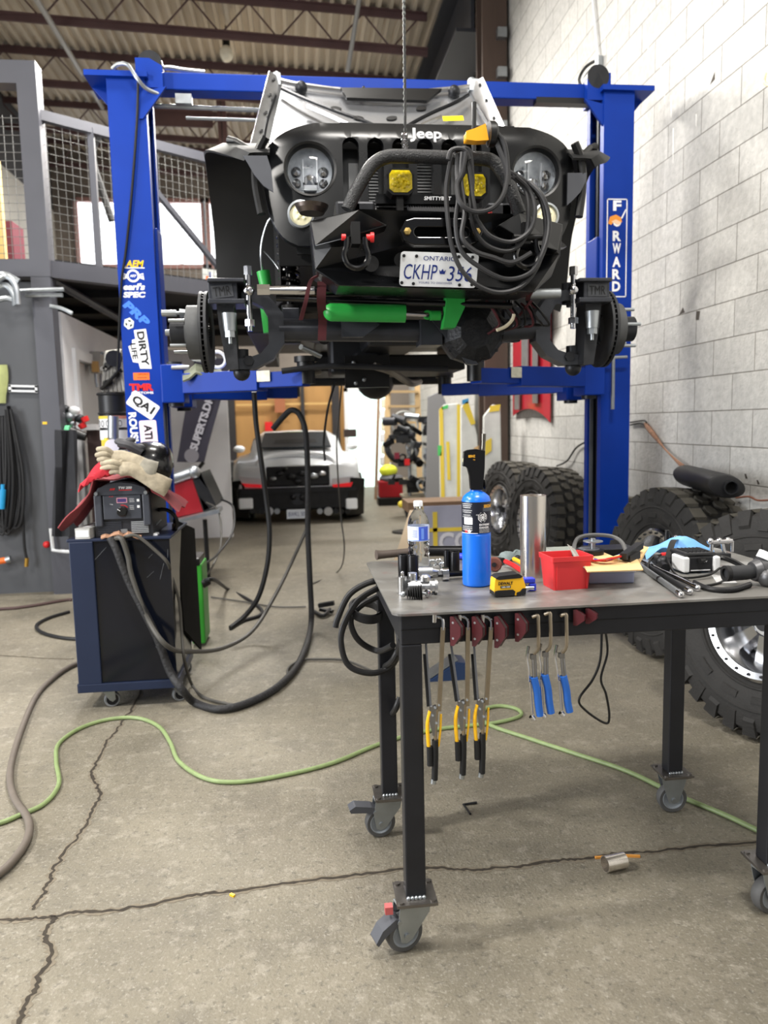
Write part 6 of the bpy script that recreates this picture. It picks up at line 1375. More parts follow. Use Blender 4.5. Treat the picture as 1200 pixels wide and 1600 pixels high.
for x, y, a in ((x0 + .12, CYF + .04, 20), (x1 - .02, CYF + .06, 30), (x0 + .12, CYF + .45, -30), (x1 - .04, CYF + .46, 60)):
    r = math.radians(a); d = V((math.cos(r), math.sin(r), 0)); w = V((x, y, .038)) + d * .02; M = fr(w, d, (0, 0, 1))
    cs = MB()
    for s_ in (-1, 1): cs.prism([(-.045, .05), (.012, .05), (.014, .0), (0, -.01), (-.014, 0)], s_ * .017 - .0012, s_ * .017 + .0012, M)
    cs.box(M @ V((-.016, .052, 0)), (.06, .05, .006)); f_ = cs.build('caster_fork', ZINC, cart)
    MB().lathe([(.026, -.013), (.035, -.013), (.038, -.008), (.038, .008), (.035, .013), (.026, .013)], M, 28).build('wheel', mat('caster_grey', (120, 122, 124), .5), f_, sm=True)
    MB().lathe([(0, -.009), (.02, -.009), (.025, -.0135), (.028, -.013), (.028, .013), (.025, .0135), (0, .009)], M, 24).build('wheel_hub', NAVY, f_, sm=True)
# welder
wx0, wx1 = C_(146, 800).x, C_(236, 800).x; zw0 = zc1 + .008
wc = (wx0 + wx1) / 2; ww = wx1 - wx0
wt = thing('tig_welder', 'charcoal welding machine with control knob on the navy cart', 'welder', (wc, CYF + .2, zw0))
PL = mat('welder_plastic', (54, 57, 65), .42, 0, .04, 20); PLD = mat('welder_dark', (32, 33, 38), .45)
body = [(-.5 * ww, 0), (.5 * ww, 0), (.5 * ww, .205), (.42 * ww, .235), (.22 * ww, .262), (0, .27), (-.22 * ww, .262), (-.42 * ww, .235), (-.5 * ww, .205)]
Mw = fr((wc, CYF + .02, zw0), (1, 0, 0), (0, 0, 1))
wb_ = MB().prism(body, -.4, 0, Mw).build('case', PLD, wt, bev=.008)
MB().prism([(-.47 * ww, .205), (.47 * ww, .205), (.4 * ww, .238), (.2 * ww, .257), (0, .264), (-.2 * ww, .257), (-.4 * ww, .238)], 0, .02, Mw).build('hood', PL, wt, bev=.006)
MB().box((0, .145, .008), (ww * .66, .115, .016), Mw).build('control_panel', PL, wt, bev=.003)
for s_ in (-1, 1):
    MB().box((s_ * ww * .42, .13, .010), (ww * .13, .15, .02), Mw).build('side_rail', PL, wt, bev=.005)
    MB().lathe([(0, .03), (.008, .03), (.01, .024), (.01, .0)], fr(Mw @ V((s_ * ww * .43, .213, 0)), (1, 0, 0), (0, 0, 1)), 16).build('corner_screw', ZINC, wt, sm=True)
kb = MB().lathe([(.024, .016), (.024, .032), (.02, .036), (0, .036)], fr(Mw @ V((0, .125, 0)), (1, 0, 0), (0, 0, 1)), 28).build('knob', BLK, wt, sm=True)
MB().beam(Mw @ V((-.018, .138, .0365)), Mw @ V((-.006, .129, .0365)), .002, .003, (0, 1, 0)).build('knob_mark', VINYL, kb)
m = MB(); m.box((0, .178, .0168), (.048, .024, .001), Mw, 1).box((0, .178, .0172), (.042, .018, .001), Mw, 2)
m.build('display', [PL, mat('display_frame', (196, 140, 150), .4), mat('display_dark', (60, 48, 92), .3)], wt)
m = MB(); f_ = lambda x, y: fr(Mw @ V((x, y, .0165)), (1, 0, 0), (0, 0, 1))
m.text('TW 200', fr(Mw @ V((.02, .238, .0205)), (1, 0, 0), (0, 0, 1)), .062, .012, 0, .04, .2).box((.02, .227, .0205), (.06, .003, .001), Mw, 1)
m.text('AHP', fr(Mw @ V((-.04, .232, .0205)), (1, 0, 0), (0, 0, 1)), .026, .01, 1, .05, .2)
m.text('AC DC', f_(-.048, .197), .02, .005, 1); m.text('TIG', f_(-.05, .16), .014, .005, 0)
for i in range(3): m.text('mnmn', f_(.046, .184 - .007 * i), .022, .0035, 0)
for i in range(3): m.text('nmn', f_(.044, .150 - .008 * i), .02, .0035, 0)
m.box((.075, .176, .0166), (.012, .012, .001), Mw).box((.075, .146, .0166), (.012, .012, .001), Mw)
m.build('printing', [mat('print_grey', (212, 214, 216), .4), REDV], wt)
m = MB()
for i in range(5):
    a = math.radians(40 + 14 * i); m.box((.03 * math.cos(a), .125 + .03 * math.sin(a), .0166), (.006, .003, .001), Mw)
m.build('dial_arc', REDV, wt)
m = MB()
for i in range(8): m.box((-ww * .25, .012 + .0085 * i, .003), (ww * .42, .003, .006), Mw)
m.build('vent_slat', PL, wt)
m = MB()
for i in range(7): m.box((ww * .28, .02 + .0085 * i, .004), (ww * .3, .004, .008), Mw)
m.build('vent_slat', mat('vent_bright', (176, 180, 184), .4, .5), wt)
MB().box((.0, .028, .004), (.03, .02, .01), Mw).build('gas_port', ZINC, wt)
# red cloth over the welder
RC = mat('red_cloth', (132, 58, 62), .9, 0, .18, 10); RC2 = mat('bright_red_cloth', (180, 36, 50), .85, 0, .1, 14)
def cloth1(v, u):
    x = -.30 + .56 * u; y = .0 + .34 * v
    z = .272 + .012 - .36 * abs(x) ** 2 * 2.2
    if x < -.13: z = .235 - 1.05 * (-.13 - x) - .03 * math.sin(v * 9)
    if x > .13: z = .23 - .85 * (x - .13)
    return V((wc + x, CYF + .0 + y, zw0 + z + .008 * math.sin(u * 23 + v * 11)))
m = MB(); m.sheet([[cloth1(i / 9, j / 29) for j in range(30)] for i in range(10)], .006); tag(m.build('red_apron', RC, sm=True), 'faded red leather apron draped over the top of the welder', 'apron')
def cloth2(v, u):
    b = C_(158, 722, CYF - .03).lerp(C_(196, 738, CYF - .02), u); e = C_(122, 765, CYF - .05).lerp(C_(150, 742, CYF - .05), u)
    return b.lerp(e, v) + V((0, -.03 * math.sin(PI * u), .012 * math.sin(u * 14 + v * 5)))
m = MB(); m.sheet([[cloth2(i / 9, j / 15) for j in range(16)] for i in range(10)], .008); tag(m.build('red_shop_cloth', RC2, sm=True), 'bright red shop cloth bunched at the left corner of the welder', 'cloth')
# welding gloves: bodies with fingers
GLV = mat('glove_hide', (160, 150, 130), .9, 0, .3, 26, .2, 120)
def glove(pts, w, lab, cuffm, fingers):
    t = thing('welding_glove', lab, 'glove', V(pts[1]))
    p = smoothpath(pts, 6); secs = []
    for i, q in enumerate(p):
        s_ = i / (len(p) - 1); d = (p[min(i + 1, len(p) - 1)] - p[max(i - 1, 0)]).normalized(); sd = V((0, -1, .35)).cross(d).normalized(); up = d.cross(sd)
        hw = w * (1.0 - .18 * math.sin(PI * min(1, s_ * 1.3)) + .28 * s_); hh = .022 + .008 * math.sin(s_ * 9)
        secs.append([q + sd * (hw * math.cos(a)) + up * (hh * math.sin(a)) for a in [2 * PI * k / 14 for k in range(14)]])
    n = int(len(secs) * .62)
    MB().loft(secs[:n + 1]).build('palm', GLV, t, sm=True)
    MB().loft(secs[n:]).build('cuff', cuffm, t, sm=True)
    for fg in fingers: MB().tube(fg, lambda q: .0155 * (1 - .25 * q), n=10).ball(fg[-1], .0118, 8).build('finger', GLV, t, sm=True)
gY = CYF - .02
g1 = [C_(172, 718, gY), C_(190, 716, gY), C_(208, 722, gY - .01), C_(228, 733, gY - .01), C_(243, 738, gY)]
glove(g1, .042, 'upper pale hide welding glove lying on the welder', mat('glove_cuff', (140, 136, 124), .85, 0, .25, 26), [[C_(178, 712, gY), C_(166, 702, gY - .02), C_(154, 702, gY - .02)], [C_(176, 717, gY), C_(164, 709, gY - .03), C_(152, 711, gY - .02)], [C_(178, 722, gY), C_(165, 717, gY - .03), C_(155, 718, gY - .02)], [C_(190, 722, gY - .02), C_(180, 728, gY - .04), C_(170, 727, gY - .03)]])
g2 = [C_(188, 733, gY - .03), C_(205, 733, gY - .03), C_(224, 742, gY - .03), C_(246, 754, gY - .02), C_(262, 762, gY)]
glove(g2, .036, 'lower pale hide welding glove hanging over the right side of the welder', GLV, [[C_(192, 728, gY - .03), C_(176, 722, gY - .05), C_(160, 724, gY - .03)], [C_(190, 733, gY - .03), C_(174, 729, gY - .05), C_(160, 732, gY - .03)], [C_(192, 738, gY - .03), C_(180, 736, gY - .04), C_(172, 738, gY - .03)]])
# black glove and helmet
hp_ = C_(236, 727, CYF + .16); t = thing('welding_helmet', 'black welding helmet lying on its side behind the pale gloves', 'helmet', hp_)
m = MB(); N = 18; sec = []
for i in range(13):
    a = PI * i / 12; r = .105 * math.sin(a) ** .6 + .012
    sec.append([hp_ + V((.115 * -math.cos(a) * .9, r * math.cos(b), r * math.sin(b))) for b in [PI * .0 + 1.35 * PI * k / N - .25 for k in range(N + 1)]])
m.sheet(sec, .006); m.build('shell', mat('helmet_black', (20, 20, 22), .25, coat=.4), t, sm=True)
MB().torus(hp_ + V((-.01, -.02, .0)), (.3, 1, .4), .07, .008, 28, 8).build('headband', RUB, t, sm=True)
m = MB()
for i, (a, b, r) in enumerate(((188, 690, .016), (197, 694, .018), (207, 699, .018), (216, 700, .02), (204, 688, .014))): m.ball(C_(a, b, CYF + .06), r * 1.2, 8, sc=(1.5, 1, .9))
m.tube([C_(186, 692, CYF + .06), C_(204, 696, CYF + .05), C_(222, 706, CYF + .06)], .022)
tag(m.build('mechanic_glove', mat('black_glove', (58, 58, 62), .6, 0, .2, 30), sm=True), 'black and grey knuckled work glove in front of the helmet', 'glove')
# rod carton, tan leather, small items on the tray
a_ = C_(116, 836, CYF); m = MB(); M = fr(C_(131, 838, CYF - .002) + V((0, .12, .022)), (1, -.0, 0), (0, 1, 0)); M = fr(C_(131, 836, CYF) + V((.01, .12, .012)), (1, -.12, 0), (.12, 1, 0))
t = thing('rod_carton', 'slim white and grey carton of welding rods at the left front of the cart', 'carton', C_(131, 842, CYF + .1)); M.translation = V((C_(131, 838).x + .012, CYF + .12, zw0 + .026))
MB().box((0, 0, 0), (.07, .26, .05), M).build('carton', mat('carton_grey', (160, 160, 158), .6, 0, .2, 30), t)
m = MB(); m.box((0, -.131, 0), (.06, .002, .03), M); m.box((.0, .02, .026), (.03, .2, .001), M); m.build('label', WHITE, t)
m = MB(); m.sheet([[C_(158 + 7 * j, 838 - 9 * math.sin(PI * j / 9) * (.6 + .4 * math.sin(j * 2.2)) + 5 * i - 6, CYF - .03 + .05 * (2 - i)) for j in range(10)] for i in range(3)], .006)
tag(m.build('leather_rag', mat('tan_leather', (170, 130, 104), .8, 0, .12, 20), sm=True), 'tan leather scrap under the front edge of the welder', 'rag')
t = thing('wire_coil', 'black coiled wire and lens ring at the right end of the cart top', 'coil', C_(256, 822, CYF + .2))
for r, d in ((.07, 0), (.062, .012), (.066, -.012)): MB().torus(C_(256, 815, CYF + .2) + V((0, d, 0)), (.15, 1, .25), r, .007, 32, 8).build('loop', BLK, t, sm=True)
MB().cyl(C_(238, 826, CYF + .12), C_(252, 812, CYF + .12), .004).build('pale_tip', ZINC, t)
m = MB(); m.box(C_(239, 836, CYF + .05), (.05, .05, .02)); tag(m.build('small_carton', WHITE), 'tiny white carton at the right front corner of the cart top', 'carton')
# black side screen with cans behind the cart
t = thing('black_screen', 'tall flat black steel screen standing behind the cart', 'screen', P(290, 1010, 4.1))
MB().quad(P(270, 812, 3.95), P(301, 826, 4.45), P(312, 1015, 4.45), P(285, 985, 3.95), .012).build('panel', mat('screen_black', (5, 5, 6), .8, spec=.12), t)
MB().cyl(P(273, 818, 3.95), P(277, 1060, 3.95), .014).build('edge_tube', mat('brown_tube', (70, 62, 44), .6), t, sm=True)
t = thing('green_machine', 'bright green and black machine behind the black screen', 'machine', P(312, 915, 4.7))
MB().bb((P(296, 915, 4.7).x, 4.7, .02), (P(317, 915, 4.7).x, 4.95, P(310, 882, 4.7).z)).build('body', mat('lime_green', (50, 140, 44), .4), t, bev=.01)
MB().bb((P(294, 915, 4.7).x, 4.69, P(310, 884, 4.7).z), (P(314, 915, 4.7).x, 4.95, P(310, 872, 4.7).z)).build('cap', BLK, t, bev=.01)
MB().cyl(P(317, 912, 4.72), P(328, 908, 4.72), .03, .02).build('plug', BLK, t, sm=True)
# torch leads hanging from the cart
def cable(name, pts, r, mt, lab, cat, n=8):
    m = MB(); m.tube(pts, r, n=n, k=8); return tag(m.build(name, mt, sm=True), lab, cat)
GREYC = mat('grey_cable', (74, 72, 68), .55)
fz = lambda x, y, h=.012: F(x, y, h)
cable('torch_lead', [C_(172, 840, CYF - .03), C_(182, 858, CYF - .04), C_(200, 905, CYF - .04), C_(225, 955, CYF - .05), C_(247, 1000, CYF - .05), C_(266, 1050, CYF - .06), C_(285, 1078, CYF - .1), fz(305, 1098, .02), fz(345, 1108, .022), fz(395, 1095, .022), fz(440, 1068, .022), fz(470, 1030, .022), P(486, 975, 4.9), P(484, 900, 5.0), P(481, 830, 5.05), P(481, 760, 5.05), P(478, 680, 5.05), P(468, 648, 5.05), P(455, 641, 5.05), P(442, 652, 5.05), P(426, 671, 5.05)], .019, mat('sleeved_hose', (34, 34, 36), .6, 0, .3, 30, .5, 70), 'thick sleeved black torch lead sweeping from the cart up to the raised vehicle', 'cable', 12)
cable('ground_lead', [C_(180, 842, CYF - .03), C_(190, 842, CYF - .06), C_(200, 870, CYF - .05), C_(206, 900, CYF - .05), C_(230, 965, CYF - .06), C_(262, 1010, CYF - .1), P(300, 1018, 3.9), P(350, 1012, 4.2), P(395, 985, 4.5), P(430, 930, 4.9), P(455, 880, 5.2), P(480, 825, 5.3)], .012, GREYC, 'grey cable looping from the cart front up behind the torch lead', 'cable')
cable('grey_lead', [C_(193, 842, CYF - .02), C_(198, 838, CYF - .05), C_(215, 838, CYF - .05), C_(245, 862, CYF - .04), C_(262, 880, CYF - .03), P(268, 900, 3.75), P(280, 940, 3.8), P(284, 990, 3.8), P(288, 1030, 3.75), fz(300, 1070), fz(320, 1090), fz(362, 1101), fz(380, 1100)], .008, GREYC, 'thin grey lead running from the welder down the cart side to the floor', 'cable')
cable('hanging_cable', [P(397, 612, 4.7), P(400, 660, 4.75), P(408, 720, 4.8), P(416, 780, 4.85), P(421, 830, 4.85), P(418, 880, 4.85), P(405, 930, 4.85), P(385, 960, 4.8), P(360, 981, 4.7)], .016, ROPE, 'thick black cable hanging from the left lift arm to the floor', 'cable')
cable('floor_cable', [P(318, 908, 4.75), P(335, 906, 4.8), fz(355, 920), fz(385, 935), fz(408, 952), fz(405, 962), fz(380, 970), fz(360, 982)], .013, ROPE, 'black cable running on the floor from the green machine', 'cable')
cable('welder_lead', [P(322, 785, 6.6), P(342, 800, 6.6), P(345, 850, 6.3), P(332, 885, 5.9), fz(322, 900)], .008, GREYC, 'thin grey lead hanging from the red welder, left one of the pair', 'cable')
cable('welder_lead', [P(345, 780, 6.5), P(364, 792, 6.5), P(364, 830, 6.3), P(340, 866, 5.9), P(318, 882, 5.4)], .009, ROPE, 'black lead hanging from the red welder, right one of the pair', 'cable')
cable('thin_cable', [P(534, 600, 5.6), P(530, 650, 5.6), P(526, 700, 5.7), P(532, 800, 5.9), P(538, 860, 5.9), fz(528, 893), fz(488, 912)], .006, GREYC, 'thin cable hanging from the vehicle in front of the white car', 'cable')
cable('thin_cable', [P(524, 596, 5.2), P(512, 640, 5.2), P(506, 690, 5.3), P(508, 720, 5.3)], .008, ROPE, 'black lead dangling under the vehicle in front of the plywood wall', 'cable')
t = thing('ground_clamp', 'black ground clamp lying on the floor right of the torch lead', 'clamp', fz(508, 948, 0))
MB().tube([fz(490, 955, .02), fz(505, 962, .02), fz(515, 952, .03)], .014).build('lead', ROPE, t, sm=True)
MB().beam(fz(498, 946, .03), fz(522, 942, .05), .04, .03).beam(fz(500, 952, .03), fz(520, 956, .02), .03, .02).build('jaw', IRON, t)
cable('floor_cable', [fz(330, 933), fz(380, 940), fz(430, 948), fz(478, 948)], .006, GREYC, 'thin grey cable lying on the floor between the cart and torch lead', 'cable')
cable('floor_cable', [fz(452, 1062), fz(450, 1045), fz(470, 1032), fz(500, 1030), fz(540, 1032), fz(585, 1050)], .007, GREYC, 'thin dark cable lying on the floor left of the table legs', 'cable')
cable('floor_hose', [fz(-240, 1480, .016), fz(-100, 1425, .016), fz(-12, 1372, .016), fz(20, 1345, .016), fz(43, 1310, .016), fz(44, 1280, .016), fz(22, 1245, .016), fz(16, 1205, .016), fz(30, 1150, .016), fz(55, 1090, .016), fz(80, 1062, .016), fz(112, 1040, .016), fz(160, 1024, .016), fz(196, 1016, .016)], .0135, mat('grey_brown_hose', (98, 90, 82), .6, 0, .1, 20), 'grey brown hose curving along the left edge of the floor to the cart', 'hose', 12)
cable('floor_hose', [fz(108, 956), fz(75, 966), fz(57, 978), fz(70, 990), fz(112, 998), fz(160, 996)], .012, ROPE, 'black hose looping on the floor left of the cart', 'hose')
cable('floor_hose', [fz(-200, 960), fz(-10, 952), fz(40, 948), fz(100, 938), fz(112, 937)], .012, mat('maroon_hose', (74, 56, 54), .6), 'dark maroon hose lying along the foot of the grey partition', 'hose')
GH = mat('green_hose', (128, 146, 98), .45, 0, .1, 40)
cable('air_hose', [fz(-320, 1330, .009), fz(-150, 1318, .009), fz(-15, 1290, .009), fz(30, 1274, .009), fz(70, 1255, .009), fz(92, 1225, .009), fz(88, 1190, .009), fz(92, 1162, .009), fz(125, 1138, .009), fz(170, 1124, .009), fz(215, 1122, .009), fz(248, 1135, .009), fz(266, 1160, .009), fz(280, 1190, .009), fz(320, 1216, .009), fz(370, 1222, .009), fz(440, 1212, .009), fz(520, 1192, .009), fz(600, 1160, .009), fz(680, 1140, .009), fz(770, 1130, .009), fz(812, 1119, .009), fz(808, 1108, .009), fz(780, 1103, .009), fz(756, 1110, .009), fz(760, 1130, .009), fz(830, 1155, .009), fz(900, 1178, .009), fz(980, 1205, .009), fz(1060, 1243, .009), fz(1130, 1272, .009), fz(1200, 1305, .009), fz(1330, 1365, .009)], .0088, GH, 'pale green air hose snaking across the whole floor', 'hose', 10)
m = MB(); a, b, c_ = F(745, 1254, .005), F(724, 1257, .005), F(735, 1272, .005); m.tube([a, b, c_], .0042, n=6, smooth=False); tag(m.build('hex_key', IRON), 'small black hex key lying on the floor right of the front table leg', 'hex key')
p = F(959, 1348); t = thing('pipe_offcut', 'short polished steel pipe offcut lying on the floor under the table', 'pipe', F(959, 1362))
a, b = F(945, 1362, .0), F(979, 1362, .0); rr_ = .024
MB().pipe(a + V((0, .0, rr_)), b + V((.002, .022, rr_)), rr_, rr_ - .0022, 40).build('ring', BRU, t, sm=True)
m = MB(); m.beam(F(930, 1340, .003), F(944, 1339, .003), .008, .006); tag(m.build('wood_splinter', mat('orange_wood', (204, 140, 60), .6)), 'orange wood splinter in the floor joint left of the pipe offcut', 'splinter')
m = MB(); m.beam(F(978, 1337, .003), F(1000, 1338, .003), .008, .006); tag(m.build('wood_splinter', mat('orange_wood', (204, 140, 60))), 'orange wood splinter in the floor joint right of the pipe offcut', 'splinter')
m = MB(); m.beam(F(360, 1397, .003), F(366, 1400, .003), .008, .006); tag(m.build('yellow_chip', YEL), 'tiny yellow plastic chip in the floor joint at the middle', 'chip')
# red welder on a stand behind the cart
t = thing('red_welder', 'red welding machine with grey front tilted on its stand behind the lift post', 'welder', P(295, 830, 6.7))
q = lambda x, y, Y=6.7: P(x, y, Y)
m = MB(); f4 = [q(262, 762), q(300, 745), q(318, 800), q(262, 812)]; m.add(f4 + [v + V((.0, .5, 0)) for v in f4], [(0, 1, 2, 3), (7, 6, 5, 4), (0, 4, 5, 1), (1, 5, 6, 2), (2, 6, 7, 3), (3, 7, 4, 0)]); m.build('case', mat('welder_red', (150, 26, 36), .35), t, bev=.01)
m = MB(); f4 = [q(300, 745), q(314, 738), q(338, 790), q(318, 800)]; m.add(f4 + [v + V((.02, .5, 0)) for v in f4], [(0, 1, 2, 3), (7, 6, 5, 4), (0, 4, 5, 1), (1, 5, 6, 2), (2, 6, 7, 3), (3, 7, 4, 0)]); m.build('front_cap', IRON, t, bev=.008)
MB().cyl(q(262, 752), q(300, 738), .05).ball(q(303, 738), .06, 8).build('gas_cylinder', ZINC, t, sm=True)
MB().beam(q(262, 816), q(345, 796), .3, .03).build('shelf', ZINC, t)
for x in (275, 320): MB().cyl(q(x, 812), V((q(x, 812).x, 6.75, 0)), .02, n=8).build('leg', IRON, t)
MB().box(q(272, 787, 6.69), (.08, .004, .06)).build('label', mat('dull_pink', (206, 140, 140), .5), t)
# ------------------------------------------------------------------ off-road wheels along the wall
TREAD = mat('dusty_tread', (74, 71, 64), .8, 0, .2, 20)
def wheel_mesh(R_=.483, W_=.36, rim=.235):
    m = MB(); h = W_ / 2
    prof = [(rim - .01, -h * .72), (rim + .02, -h * .86), (rim + .09, -h * 1.0), (R_ - .08, -h * 1.0), (R_ - .035, -h * .93), (R_ - .018, -h * .8), (R_ - .014, 0), (R_ - .018, h * .8), (R_ - .035, h * .93), (R_ - .08, h), (rim + .09, h), (rim + .02, h * .86), (rim - .01, h * .72)]
    m.lathe(prof, None, 72)
    N = 30
    for i in range(N):
        for s_ in (-1, 1):
            a = 2 * PI * (i + (.25 if s_ > 0 else -.25)) / N; Rm = Matrix.Rotation(a, 4, 'Z')
            # shoulder lug: wraps from tread to sidewall
            w = .078 if i % 2 else .07
            m.add([Rm @ V(q) for q in [(R_ - .02, -w / 2, s_ * h * .5), (R_ - .02, w / 2, s_ * h * .5 + .01), (R_ - .02, w / 2, s_ * h * .86), (R_ - .02, -w / 2, s_ * h * .86),
                                      (R_ + .001, -w * .42, s_ * h * .52), (R_ + .001, w * .42, s_ * h * .52 + .01), (R_ - .006, w * .42, s_ * h * .95), (R_ - .006, -w * .42, s_ * h * .95)]],
                  [(3, 2, 1, 0), (4, 5, 6, 7), (0, 1, 5, 4), (1, 2, 6, 5), (2, 3, 7, 6), (3, 0, 4, 7)], None, 1)
            m.add([Rm @ V(q) for q in [(R_ - .03, -w * .42, s_ * h * .85), (R_ - .03, w * .42, s_ * h * .85), (R_ - .10, w * .34, s_ * h * .96), (R_ - .10, -w * .34, s_ * h * .96),
                                      (R_ - .006, -w * .40, s_ * h * .95), (R_ - .006, w * .40, s_ * h * .95), (R_ - .095 + .012 * (i % 2) * 2, w * .30, s_ * h * 1.045), (R_ - .095 + .012 * (i % 2) * 2, -w * .30, s_ * h * 1.045)]],
                  [(3, 2, 1, 0), (4, 5, 6, 7), (0, 1, 5, 4), (1, 2, 6, 5), (2, 3, 7, 6), (3, 0, 4, 7)])
            a2 = 2 * PI * (i + (.5 if s_ > 0 else 0)) / N; R2 = Matrix.Rotation(a2, 4, 'Z')
            z_ = s_ * h * .24; b = .03
            m.prism([(-.03, -b), (.012, -b * 1.1), (.03, -b * .2), (.026, b), (-.014, b * 1.05), (-.03, b * .2)], R_ - .02, R_ + .002, R2 @ Matrix(((0, 0, 1, 0), (0, 1, 0, 0), (1, 0, 0, z_), (0, 0, 0, 1))), 1)
    for s_ in (-1, 1):
        for i in range(14):
            if i % 7 != 6: m.lathe([(rim + .07, s_ * h * .99), (rim + .072, s_ * h * 1.015), (rim + .098, s_ * h * 1.02), (rim + .1, s_ * h * .99)], None, 3, 0, 2 * PI * i / 14, 2 * PI * i / 14 + .24)
        m.lathe([(rim + .125, s_ * h * 1.0), (rim + .128, s_ * h * 1.025), (rim + .133, s_ * h * 1.025), (rim + .136, s_ * h * 1.0)], None, 72)
        m.lathe([(rim + .03, s_ * h * .88), (rim + .033, s_ * h * .93), (rim + .04, s_ * h * .93), (rim + .045, s_ * h * .9)], None, 72)
    return m
WM = wheel_mesh()
RIMM = mat('machined_rim', (208, 209, 212), .2, 1, .05, 20)
def big_wheel(c, ax, spin, lab, plain=True):
    ax = V(ax).normalized(); M = axis_fr(c, ax) @ Matrix.Rotation(spin, 4, 'Z')
    t = thing('tyre', lab, 'tyre', V((c[0], c[1], c[2] - .483)), 'off-road tyres along the wall')
    m = MB(); m.add(WM.v, WM.f, M); m.mi = list(WM.mi); m.build('casing', [TYRE, TREAD], t, sm=True, ang=28)
    h = .18
    rm = MB().lathe([(.20, -h * .7), (.205, 0), (.2, h * .5), (.214, h * .74), (.236, h * .8), (.246, h * .92), (.232, h * .97), (.205, h * .93), (.188, h * .72), (.18, h * .4)], M, 60).build('rim', RIMM, t, sm=True)
    m = MB(); m.lathe([(0, h * .1), (.18, h * .05), (.19, 0), (.19, h * .35)], M, 48)
    for i in range(8):
        a = 2 * PI * i / 8; R2 = M @ Matrix.Rotation(a, 4, 'Z')
        m.add([R2 @ V(q) for q in [(.05, -.03, h * .1), (.185, -.045, h * .1), (.185, .045, h * .1), (.05, .03, h * .1), (.06, -.02, h * .62), (.186, -.032, h * .5), (.186, .032, h * .5), (.06, .02, h * .62)]], [(4, 5, 6, 7), (0, 1, 5, 4), (1, 2, 6, 5), (2, 3, 7, 6), (3, 0, 4, 7)])
    m.lathe([(0, h * .62), (.055, h * .62), (.068, h * .5), (.07, h * .1)], M, 36); m.build('spoke_disc', RIMM, rm, sm=True)
    m = MB()
    for i in range(24):
        a = 2 * PI * i / 24; m.lathe([(0, h * 1.0), (.006, h * 1.0), (.007, h * .94)], M @ Matrix.Translation((.219 * math.cos(a), .219 * math.sin(a), 0)), 6)
    m.build('beadlock_bolt', IRON, rm)
    m = MB(); m.lathe([(0, h * .75), (.034, h * .75), (.036, h * .6)], M, 24); m.build('centre_bore', BLK, rm)
def face_at(px_, py_, Y): return P(px_, py_, Y)
big_wheel((2.14, 7.4, .475), (-.98, -.17, .08), .3, 'big off-road tyre with silver wheel, farthest of the four along the block wall')
big_wheel((2.14, 6.35, .475), (-.98, -.17, .08), 1.1, 'big off-road tyre with silver wheel beside the right lift post')
big_wheel((2.15, 4.08, .475), (-.985, -.12, .10), .2, 'big off-road tyre under the black muffler')
big_wheel((2.03, 2.95, .482), (-.9, -.42, .10), .7, 'big off-road tyre with bright wheel, nearest of the four and cut by the right edge')
# muffler on the third tyre
a, b = P(1074, 743, 4.3), P(1136, 760, 3.62)
t = thing('muffler', 'matt black exhaust muffler lying on top of a big tyre', 'muffler', (a + b) / 2)
d = (b - a).normalized(); L = (b - a).length
wx = V((1, .1, -.28)); wx = (wx - d * wx.dot(d)).normalized(); M = fr(a, wx, d.cross(wx))
ov = lambda w, h, z: [M @ V((w * math.cos(q), h * math.sin(q), z)) for q in [2 * PI * i / 28 for i in range(28)]]
m.loft([ov(.05, .03, 0), ov(.088, .05, .012), ov(.1, .062, .05), ov(.1, .062, L - .04), ov(.094, .056, L - .006), ov(.08, .045, L)]); m.build('shell', mat('matt_black_can', (26, 26, 28), .5, 0, .05, 20), t, sm=True)
e = M @ V((.012, -.0, L)); ed = (M @ V((0, 0, 1)) - M.translation)
MB().pipe(e - ed * .01, e + ed * .035, .036, .03, 30).build('inlet_pipe', IRON, t, sm=True)
m = MB(); m.lathe([(0, 0), (.03, 0)], axis_fr(e + ed * .004, ed), 24); m.build('inlet_bore', mat('deep_black', (4, 4, 5)), t)
t = thing('leaning_stick', 'brown weathered stick leaning on the block wall behind the muffler', 'stick', XW(1070, 728, 2.4))
MB().tube([XW(1008, 662, 2.42), XW(1022, 680, 2.41), XW(1042, 705, 2.4), XW(1068, 730, 2.38)], lambda q: .012 + .006 * math.sin(q * 7), n=8).build('branch', mat('brown_stick', (140, 104, 82), .8, 0, .25, 30), t, sm=True)
MB().tube([XW(985, 660, 2.42), XW(1005, 657, 2.415), XW(1010, 660, 2.41)], .006).tube([XW(985, 664, 2.42), XW(1000, 661, 2.415), XW(1008, 664, 2.41)], .006).build('wire_tie', IRON, t, sm=True)
m = MB(); m.tube([XW(1150, 778, 2.42), XW(1170, 776, 2.42), XW(1185, 782, 2.42), XW(1215, 780, 2.42)], .005); tag(m.build('copper_wire', mat('copper', (170, 110, 86), .4, .7), sm=True), 'thin copper wire on the block wall right of the muffler', 'wire')
m = MB(); m.tube([XW(916, 690, 2.41), XW(900, 700, 2.41), XW(886, 720, 2.40), XW(870, 728, 2.4)], .008); tag(m.build('wall_cable', ROPE, sm=True), 'dark cable along the block wall above the far tyres', 'cable')
m = MB(); m.bb(XW(992, 780, 2.3), XW(1000, 860, 2.43)); tag(m.build('wood_offcut', mat('grey_wood', (88, 84, 72), .8)), 'narrow grey board standing on the wall just right of the lift post', 'board')
